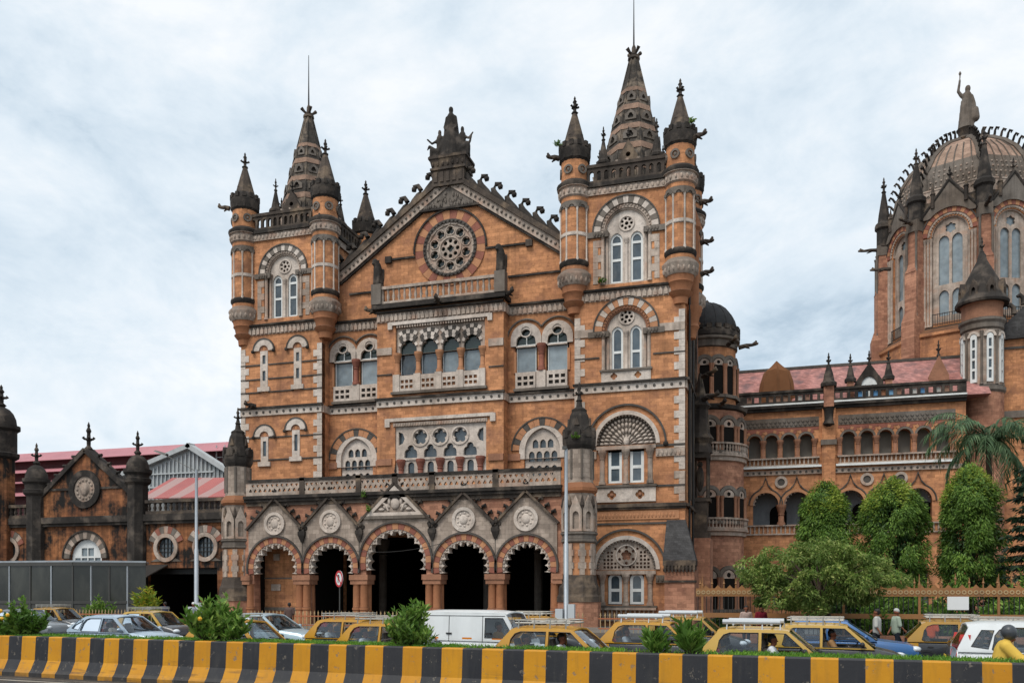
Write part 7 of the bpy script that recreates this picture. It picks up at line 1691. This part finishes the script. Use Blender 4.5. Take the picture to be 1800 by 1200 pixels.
def carglass():
    t = NT('car_glass'); t.t.nodes.remove(t.b); tr = t.n('ShaderNodeBsdfTransparent'); tr.inputs[0].default_value = (.80, .84, .86, 1); gl = t.n('ShaderNodeBsdfGlossy'); gl.inputs['Roughness'].default_value = .03; gl.inputs[0].default_value = (.9, .95, 1, 1)
    fr = t.n('ShaderNodeFresnel'); fr.inputs[0].default_value = 1.5; m = t.math('MULTIPLY_ADD', fr.outputs[0], 1.0, .02); mx = t.n('ShaderNodeMixShader'); t.l(m, mx.inputs[0]); t.l(tr.outputs[0], mx.inputs[1]); t.l(gl.outputs[0], mx.inputs[2]); t.l(mx.outputs[0], t.o.inputs[0]); return t.m
M['cglass'] = carglass()
SH = {   # length, half width, belt z, roof z, hood z, wheel x front/rear, windscreen base/top x, rear glass top/base x, tail z
    'hatch': dict(L=3.6, w=.76, zb=.93, zr=1.5, zh=.86, wf=1.12, wr=-1.2, ab=1.0, at=.28, ct=-1.3, cb=-1.72, zt=.95, b=-.32, c=-1.32, wt=.6),
    'mid': dict(L=4.3, w=.84, zb=.98, zr=1.52, zh=.92, wf=1.35, wr=-1.3, ab=.95, at=.1, ct=-1.35, cb=-2.0, zt=1.0, b=-.42, c=-1.35, wt=.62),
    'van': dict(L=3.7, w=.74, zb=1.05, zr=1.82, zh=1.0, wf=1.25, wr=-1.15, ab=1.5, at=.98, ct=-1.78, cb=-1.83, zt=1.1, b=.3, c=-1.7, wt=.66),
    'mpv': dict(L=4.2, w=.86, zb=1.05, zr=1.66, zh=.98, wf=1.35, wr=-1.3, ab=1.1, at=.35, ct=-1.8, cb=-2.05, zt=1.05, b=-.35, c=-1.35, wt=.66)}
def car(shape, loc, rz, label, body, upper=None, rack=0, group='cars in the traffic', cat='car', name='car', taxi=False, side_open=True, glassmat='cglass', upright=False):
    p = SH[shape]; L, w, zb, zr, zh = p['L'], p['w'], p['zb'], p['zr'], p['zh']; upper = upper or body; x0, x1 = -L / 2, L / 2
    t = thing(name, label, cat, (0, 0, 0), group); ab, at, ct, cb, wt = p['ab'], p['at'], p['ct'], p['cb'], p['wt']
    # lower body
    st = [(x0, .55, .42, p['zt'] - .3), (x0 + .06, .88, .3, p['zt'] - .06), (cb - .01, .97, .24, p['zt']), (cb + .04, .98, .24, zb), (-.6, 1.0, .22, zb), (.2, 1.0, .22, zb - .01), (ab - .06, .99, .22, zb - .02), (ab + .02, .98, .23, zh + .03), (x1 - .35, .93, .26, zh - .07), (x1 - .08, .84, .3, zh - .2), (x1, .6, .4, zh - .36)]
    v = []; f = []; K = 10
    for i, (x, ws, z0, zt) in enumerate(st):
        W2 = w * ws; cab = 3 <= i <= 6
        half = [(0, z0), (W2 * .86, z0), (W2 * .97, z0 + .1), (W2, z0 + .45 * (zt - z0)), (W2 * .985, zt - .12), (W2 * .93, zt - .02), (W2 * .9, zt), (W2 * .87, zt - (.03 if not cab else .02)) if cab else (W2 * .8, zt + .012), (W2 * .8, zt - .3) if cab else (W2 * .5, zt + .03), (0, zt - .3) if cab else (0, zt + .04)]
        v += [(x, -a, b) for a, b in half] + [(x, a, b) for a, b in half]
    n = len(st)
    for i in range(n - 1):
        for s_ in (0, 1):
            for k in range(K - 1):
                a = i * 2 * K + s_ * K + k; q = (a, a + 1, a + 1 + 2 * K, a + 2 * K); f.append(q if s_ else q[::-1])
    for i in (0, n - 1): f.append(tuple(i * 2 * K + k for k in range(K)) + tuple(i * 2 * K + K + k for k in reversed(range(K))))
    mb = MB(); mb.add(v, f); bo = part('body', mb, body, t, smooth=40)
    # cabin sides: one pierced panel each side
    outer = [(cb, zb - .03), (ab, zb - .05), (ab - .08, zb + .02), (at + .02, zr - .02), (at - .12, zr), (ct + .15, zr), (ct, zr - .05), (cb, zb + .05)]
    if shape == 'van': wins = [[(p['b'] + .1, zb + .06), (ab - .2, zb + .06), (at - .04, zr - .16), (p['b'] + .1, zr - .16)]]
    else:
        c_ = p['c']; b_ = p['b']
        wins = [[(b_ + .04, zb + .0), (ab - .2, zb + .0), (at - .02, zr - .085), (b_ + .04, zr - .075)], [(c_, zb + .04), (c_ + .06, zb + .0), (b_ - .04, zb + .0), (b_ - .04, zr - .075), (c_ + .3, zr - .08), (c_ + .16, zr - .13), (c_ + .06, zr - .26)]]
        if shape in ('mid', 'mpv'): wins.append([(c_ - .42, zb + .1), (c_ - .08, zb + .05), (c_ + .05, zr - .14), (c_ - .2, zr - .14)])
    for s_ in (-1, 1):
        mb = MB(); mb.plate(outer, wins, -.03, .03)
        mb.v = [(x, s_ * (w * .96 + (wt - w * .96) * ((z - zb) / (zr - zb)) ** 1.15 if z > zb else w * .96) + y, z) for x, y, z in mb.v]
        sp_ = part('cabin_side', mb, upper, t, smooth=30)
        for wi in wins:
            mb = MB(); vv = [(x, s_ * ((w * .96 + (wt - w * .96) * ((z - zb) / (zr - zb)) ** 1.15 if z > zb else w * .96) + .032), z) for x, z in wi]; mb.tube(vv + vv[:1], .012, 4); part('window_seal', mb, 'trim', sp_)
            if taxi and s_ < 0 and wi is wins[0]: continue      # drivers' windows are wound down
            mb = MB(); vv = [(x, s_ * (w * .96 + (wt - w * .96) * ((z - zb) / (zr - zb)) ** 1.15 if z > zb else w * .96), z) for x, z in wi]; mb.add(vv, [tuple(range(len(vv)))]); part('side_window', mb, glassmat, sp_)
        # mirror, handles, door gaps, lamps, wheels
        mb = MB(); mb.ball((ab - .3, s_ * (w + .1), zb + .08), (.06, .1, .075), 8, 6); mb.tube([(ab - .28, s_ * w * .95, zb + .02), (ab - .3, s_ * (w + .08), zb + .06)], .02, 5); part('wing_mirror', mb, 'trim' if taxi else body, t, smooth=50)
        for hx in (p['b'] + .12, (p['b'] - .85)): mb = MB(); mb.box(hx, hx + .16, s_ * w * .985 - .02, s_ * w * .985 + .02, zb - .2, zb - .16); part('door_handle', mb, 'trim', t)
        mb = MB(); mb.ball((x1 - .16, s_ * w * .68, zh - .2), (.16, .17, .1), 8, 6); part('headlight', mb, 'lampglass', t, smooth=60)
        mb = MB(); tz0, tz1 = (zb - .3, zb + .02) if shape != 'mpv' else (zb - .2, zr - .25); mb.add([(x0 + .02, s_ * w * .72, tz0), (x0 + .28, s_ * (w * .93), tz0), (x0 + .32, s_ * w * .93, tz1), (x0 + .12, s_ * w * .76, tz1), (x0 + .3, s_ * w * .6, tz0), (x0 + .4, s_ * w * .6, tz1)], [(0, 1, 2, 3), (0, 4, 1), (3, 2, 5), (0, 3, 5, 4), (1, 4, 5, 2)]); part('tail_light', mb, 'tail', t)
        for wx in (p['wf'], p['wr']):
            mb = MB(); mb.M = Matrix.Translation((wx, s_ * (w - .1), .29)) @ Matrix.Rotation(PI / 2, 4, 'X'); mb.lathe([(.17, -.09), (.26, -.09), (.29, -.06), (.29, .06), (.26, .09), (.17, .09)], 0, 0, 18); wh = part('wheel', mb, 'tyre', t, smooth=40)
            mb = MB(); mb.M = Matrix.Translation((wx, s_ * (w - .03), .29)) @ Matrix.Rotation(PI / 2, 4, 'X'); mb.lathe([(.02, -.03), (.17, -.04), (.18, .03), (.02, .03)], 0, 0, 14); part('rim', mb, 'rim', wh)
            mb = MB(); mb.ring(wx, .31, .3, .36, 0, 180, s_ * w * .985 - .02, s_ * w * .985 + .02, 14); part('wheel_arch', mb, 'trim', t)
    # roof
    v = []; f = []; nx, ny = 8, 9
    for i in range(nx):
        u = i / (nx - 1); x = ct - .03 + (at - ct + .08) * u
        for j in range(ny):
            s_ = -1 + 2 * j / (ny - 1); e_ = max(0, abs(u - .5) * 2 - .55) / .45
            v.append((x, s_ * (wt + .035), zr - .015 + .075 * (1 - s_ * s_) ** .8 - .05 * e_ * e_))
    N = len(v); v += [(a, b * .98, c - .035) for a, b, c in v]
    for i in range(nx - 1):
        for j in range(ny - 1): a = i * ny + j; f += [(a, a + ny, a + ny + 1, a + 1), (N + a, N + a + 1, N + a + ny + 1, N + a + ny)]
    ed = [i * ny for i in range(nx)] + [(nx - 1) * ny + j for j in range(1, ny)] + [i * ny + ny - 1 for i in range(nx - 2, -1, -1)] + [j for j in range(ny - 2, 0, -1)]
    for a, b in zip(ed, ed[1:] + ed[:1]): f.append((a, N + a, N + b, b))
    mb = MB(); mb.add(v, f); rf = part('roof', mb, upper, t, smooth=50)
    # screens
    def screen(nm, xb, xt, z0, wb, wtop):
        mb = MB(); m = 6; v = []
        for i in range(m + 1):
            s_ = -1 + 2 * i / m; bow = .07 * (1 - s_ * s_) * (1 if xb > 0 else -1); v += [(xb + bow, s_ * wb, z0), (xt + bow * .6, s_ * wtop, zr - .05)]
        mb.add(v, [(2 * i, 2 * i + 2, 2 * i + 3, 2 * i + 1) for i in range(m)]); return part(nm, mb, glassmat, t, smooth=60)
    ws_ = screen('windscreen', ab - .03, at + .04, zb + .0, w * .9, wt - .03)
    if shape != 'van': screen('rear_window', cb + .01, ct + .0, zb + .12, w * .85, wt - .05)
    mb = MB(); mb.tube([(ab + .02, .1, zb + .03), (ab - .12, -.45, zb + .1)], .012, 4); mb.tube([(ab + .02, .5, zb + .03), (ab - .12, .0, zb + .1)], .012, 4); part('wiper', mb, 'trim', ws_)
    # interior
    def seatpart(x, y, back=True):
        mb = MB(); mb.box(x - .22, x + .25, y - .22, y + .22, .3, .5); mb.M = Matrix.Translation((x - .22, y, .5)) @ Matrix.Rotation(-.22, 4, 'Y'); mb.box(-.07, .07, -.22, .22, 0, .56); mb.box(-.05, .05, -.11, .11, .6, .76); part('seat', mb, 'seat', t)
    if shape != 'van':
        seatpart(.08, -.36); seatpart(.08, .36); seatpart(-.85, -.36); seatpart(-.85, .36)
    else: seatpart(.75, -.34); seatpart(.75, .34)
    mb = MB(); mb.box(ab - .42, ab - .05, -w * .8, w * .8, zb - .2, zb - .02); part('dashboard', mb, 'trim', t)
    sx = ab - .5; mb = MB(); mb.M = Matrix.Translation((sx, -.36, zb - .02)) @ Matrix.Rotation(-1.0, 4, 'Y')
    mb.lathe([(.17, -.015), (.19, 0), (.17, .015), (.155, 0), (.17, -.015)], 0, 0, 14); mb.box(-.16, .16, -.015, .015, -.01, .01); part('steering_wheel', mb, 'trim', t)
    mb = MB(); mb.box(x0 - .04, x0 + .2, -w * .88, w * .88, .34, .52); part('bumper', mb, 'trim' if taxi else body, t); mb = MB(); mb.box(x1 - .2, x1 + .05, -w * .82, w * .82, .32, .5); part('bumper', mb, 'trim' if taxi else body, t)
    mb = MB(); mb.box(x0 - .06, x0 - .035, -.25, .25, .55, .67); part('number_plate', mb, 'plate_y' if taxi else 'plate_w', t)
    if shape == 'van':
        ysk = lambda z: -(w * .96 + (wt - w * .96) * max(0, (z - zb) / (zr - zb)) ** 1.15) - .034
        for xa in (-1.7, -.72, .33, 1.22):
            mb = MB(); mb.tube([(xa, ysk(z), z) for z in (1.0, 1.15, 1.3, 1.45, 1.6, 1.72)], .009, 4); part('door_gap', mb, 'trim', t)
        mb = MB(); mb.tube([(-1.75, ysk(1.72), 1.72), (1.0, ysk(1.72), 1.72)], .009, 4); part('roof_gutter', mb, 'trim', t)
        for xa in (-.8, .42): mb = MB(); mb.box(xa, xa + .17, ysk(1.12) - .02, ysk(1.12) + .02, 1.2, 1.24); part('door_handle', mb, 'trim', t)
        for xa, xb in ((-1.65, -.75), (-.68, .28)):
            mb = MB(); mb.plate(rect(xa, xb, .62, 1.62), [rect(xa + .05, xb - .05, .68, 1.56)], -w * .985 + .01 - .012, -w * .985 + .012)
            mb.v = [(x, (y if z < zb else y + (w * .96 - wt) * ((z - zb) / (zr - zb)) ** 1.15 + .01), z) for x, y, z in mb.v]; part('side_panel', mb, body, t)
        for xa in (-1.35, -.3, .62): mb = MB(); mb.box(xa, xa + .3, -w - .0, -w * .93, 1.06, 1.11); part('reflector', mb, 'amber', t)
    if taxi:
        mb = MB(); mb.box(cb + .02, cb + .3, -w * .99 - .012, -w * .9, zb - .22, zb - .06); part('permit_patch', mb, 'taxi_y', t)
    if rack:
        zt = zr + .13; a, b = (ct + .1, at - .05)
        rk = MB()
        if rack == 1:
            for s_ in (-1, 1): rk.tube([(a, s_ * wt * .9, zt), (b, s_ * wt * .9, zt)], .022, 6); rk.tube([(a, s_ * wt * .9, zt + .07), (b, s_ * wt * .9, zt + .07)], .015, 6)
            for k in range(7): x = a + (b - a) * k / 6; rk.tube([(x, -wt * .9, zt), (x, wt * .9, zt)], .016, 5)
            rk.tube([(a, -wt * .9, zt + .07), (a, wt * .9, zt + .07)], .015, 5); rk.tube([(b, -wt * .9, zt + .07), (b, wt * .9, zt + .07)], .015, 5)
        else:
            for x in (a + .25, b - .3): rk.tube([(x, -wt * .95, zt), (x, wt * .95, zt)], .03, 6)
            rk.tube([(a, -wt * .88, zt + .05), (b - .1, -wt * .88, zt + .05)], .06, 8); rk.tube([(a, wt * .88, zt + .05), (b - .1, wt * .88, zt + .05)], .06, 8)
        for s_ in (-1, 1):
            for k in range(4): x = a + .1 + (b - a - .2) * k / 3; rk.tube([(x, s_ * wt * .9, zt + .09 if rack == 1 else zt), (x, s_ * wt * .98, zr - .01)], .018, 5)
        part('roof_rack', rk, 'rackm' if rack == 1 else 'boxgrey', t)
    t.location = loc; t.rotation_euler = (0, 0, rz); t['_s'] = shape
    del t['_s']
    return t
def inside(c, dx, dy, dz=0): 
    m = Matrix.Translation(c.location) @ Matrix.Rotation(c.rotation_euler.z, 4, 'Z'); return m @ Vector((dx, dy, dz))
TG = 'black and yellow taxis in the traffic'
def taxi(x, y, label, rack=1, drz=0, ym='taxi_y', driver=None, dl=None, shape='hatch', sc=1.0, extra=None):
    c = car(shape, (x, y, .008), brz + drz, label, 'taxi_k', ym, rack, TG, 'taxi', 'taxi', True)
    if driver: person('drive', inside(c, .0, -.36, .06), brz + drz, dl, driver, scale=.95)
    if extra: person('sit', inside(c, -.95, -.34, .05), brz + drz, extra[1], extra[0], scale=.93)
    return c
taxi(-37.4, 37.9, 'taxi with a roof rack farthest left, behind the left median shrub', 1, ym='taxi_y3')
car('mid', (-34.3, 32.9, .008), brz, 'dark grey car half hidden by the left median shrub', 'p_grey')
c = car('mid', (-22.35, 25.7, .008), brz, 'silver-blue hatchback nearest the barrier at the left', 'p_silver'); person('drive', inside(c, -.1, -.38, .06), brz, 'driver in a pale shirt inside the silver-blue hatchback', 'b8b4aa', scale=.95)
taxi(-26.6, 32.5, 'taxi with a long roof rack behind the silver-blue hatchback', 1, ym='taxi_y2')
taxi(-15.35, 22.7, 'taxi just right of the flowering median shrub, bonnet to the right', 1, driver='c9c6bf', dl='driver in a white shirt in the taxi beside the flowering shrub')
car('mid', (-18.5, 29.1, .008), brz, 'pale blue car behind the taxi by the flowering shrub', 'p_lblue')
taxi(-12.7, 25.3, 'deep yellow taxi left of the white van, the farther of two', 1, extra=('a9b0b5', 'passenger in grey in the farther taxi left of the van'))
taxi(-10.0, 22.4, 'deep yellow taxi left of the white van, the nearer of two', 1, extra=('b7bdc4', 'passenger in a pale top in the nearer taxi left of the van'))
c = car('van', (-7.95, 23.5, .008), brz, 'plain white delivery van in front of the middle arches', 'p_white', cat='van', name='delivery_van'); person('drive', inside(c, .72, -.36, .22), brz, 'driver with an arm on the window of the white van', '8d6a3a', scale=.95)
taxi(-4.75, 20.7, 'yellow taxi nearest the barrier, just right of the white van', 1, driver='c3c6c9', dl='driver resting his head on a hand in the taxi right of the van', extra=('2b2b2e', 'dark-clad passenger in the taxi right of the van'))
taxi(-7.6, 29.0, 'taxi behind the white van, only its roof and rack showing', 1)
taxi(-3.0, 25.5, 'yellow taxi behind the leafy pair of median plants', 2, extra=('9aa0a6', 'passenger in the taxi behind the leafy median plants'))
taxi(-2.4, 30.4, 'taxi farthest back in the middle of the right side', 2, ym='taxi_y3')
taxi(.2, 21.6, 'pale yellow taxi nearest the barrier at the right, with a white roof carrier', 2, ym='taxi_y2', driver='c9ccd0', dl='driver in a white shirt leaning on the window of the near right taxi')
taxi(1.75, 24.9, 'pale yellow taxi just behind the near right taxi', 1, ym='taxi_y2', driver='8a6a48', dl='driver in a tan shirt in the taxi before the blue car')
car('mid', (2.2, 28.0, .008), brz, 'blue car nosing out in front of the street tree', 'p_blue')
taxi(5.8, 28.6, 'black-bodied taxi with its tail to the street tree', 1, ym='taxi_y3')
taxi(6.55, 26.0, 'taxi wedged behind the white car at the right edge', 1)
car('mpv', (6.3, 22.4, .008), brz, 'white family car with tall red tail lights at the right edge', 'p_white')

# ---- motorcyclist
mt = thing('motorcycle', 'dark motorcycle ridden along the median at the right edge', 'motorcycle', (0, 0, 0))
for wx in (-.62, .66):
    mb = MB(); mb.M = Matrix.Translation((wx, 0, .3)) @ Matrix.Rotation(PI / 2, 4, 'X'); mb.lathe([(.22, -.05), (.29, -.04), (.31, 0), (.29, .04), (.22, .05)], 0, 0, 20); wh = part('wheel', mb, 'tyre', mt, smooth=40)
    mb = MB(); mb.M = Matrix.Translation((wx, 0, .3)) @ Matrix.Rotation(PI / 2, 4, 'X'); mb.lathe([(.02, -.06), (.05, -.06), (.05, .06), (.02, .06)], 0, 0, 10)
    for k in range(8): a = PI * k / 4; mb.tube([(0, 0, 0), (.23 * math.cos(a), .23 * math.sin(a), 0)], .008, 4)
    part('rim', mb, 'rim', wh)
mb = MB(); capsule(mb, (-.75, 0, .78), (.05, 0, .76), .1, .12); part('seat', mb, 'trim', mt, smooth=60)
mb = MB(); capsule(mb, (.1, 0, .82), (.45, 0, .86), .14, .12); part('fuel_tank', mb, 'p_blue', mt, smooth=60)
mb = MB(); capsule(mb, (-.1, 0, .4), (.25, 0, .45), .16, .17); part('engine', mb, 'rim', mt, smooth=60)
mb = MB()
for s_ in (-1, 1): mb.tube([(.66, .09 * s_, .3), (.5, .09 * s_, .75), (.42, .07 * s_, .95)], .025, 6); mb.tube([(-.62, .09 * s_, .3), (-.1, .08 * s_, .45), (-.2, .08 * s_, .72)], .022, 6); mb.tube([(.44, 0, .98), (.36, .2 * s_, 1.02), (.28, .36 * s_, 1.0)], .018, 6)
part('frame', mb, 'iron', mt)
mb = MB(); capsule(mb, (.58, 0, .92), (.62, 0, .92), .1, .09); part('headlight', mb, 'lampglass', mt, smooth=60)
mt.location = (4.55, 18.85, .008); mt.rotation_euler = (0, 0, brz)
person('ride', (4.35, 18.87, -.02), brz, 'motorcyclist in a yellow raincoat and a dark grey helmet, seen from behind', 'c9a64a', helmet='3a3d42', coat=True, scale=1.06)

# ---- people on foot
person('walk', (3.85, 34.0, .008), PI * .9, 'man in a grey check shirt walking by the garden fence', 'a8a6a0', '24262b')
person('walk', (4.55, 34.4, .008), .3, 'walker with a white cap and a blue bag by the garden fence', '8f9a8a', '20242c', cap='a8a8a4')
person('stand', (5.55, 33.6, -.1), 1.2, 'person in an orange top behind the black-bodied taxi', 'c0522e', '2b2b2f')
person('stand', (-.95, 40.2, .008), -1.4, 'person in a pale top standing by the garden fence', 'a58f85', '2c2c30')
person('stand', (-.3, 40.3, .008), -1.2, 'person in a maroon shirt standing by the garden fence', '7c2430', '2a2a2e')
person('stand', (-26.9, 44.2, .008), 2.0, 'person waiting before the spiked railing beside the road sign', '5c4a44', '2a2a2e')
person('walk', (-33.0, 43.5, .008), .2, 'walker in a white cap beside the left lamp post', 'b3b7be', '2d3342', cap='c9c9c6')
person('walk', (-36.2, 45.0, .008), 2.8, 'walker in a dark blue shirt near the left lamp post', '3a4560', '22252c')
person('stand', (-37.6, 50.5, .14), -1.0, 'person wrapped in bright blue at the dark concourse entrance', '2b4fa8', '2b4fa8')
person('walk', (10.6, 33.0, .008), .1, 'passer-by behind the white car at the right edge', '6a3a36', '24262b')
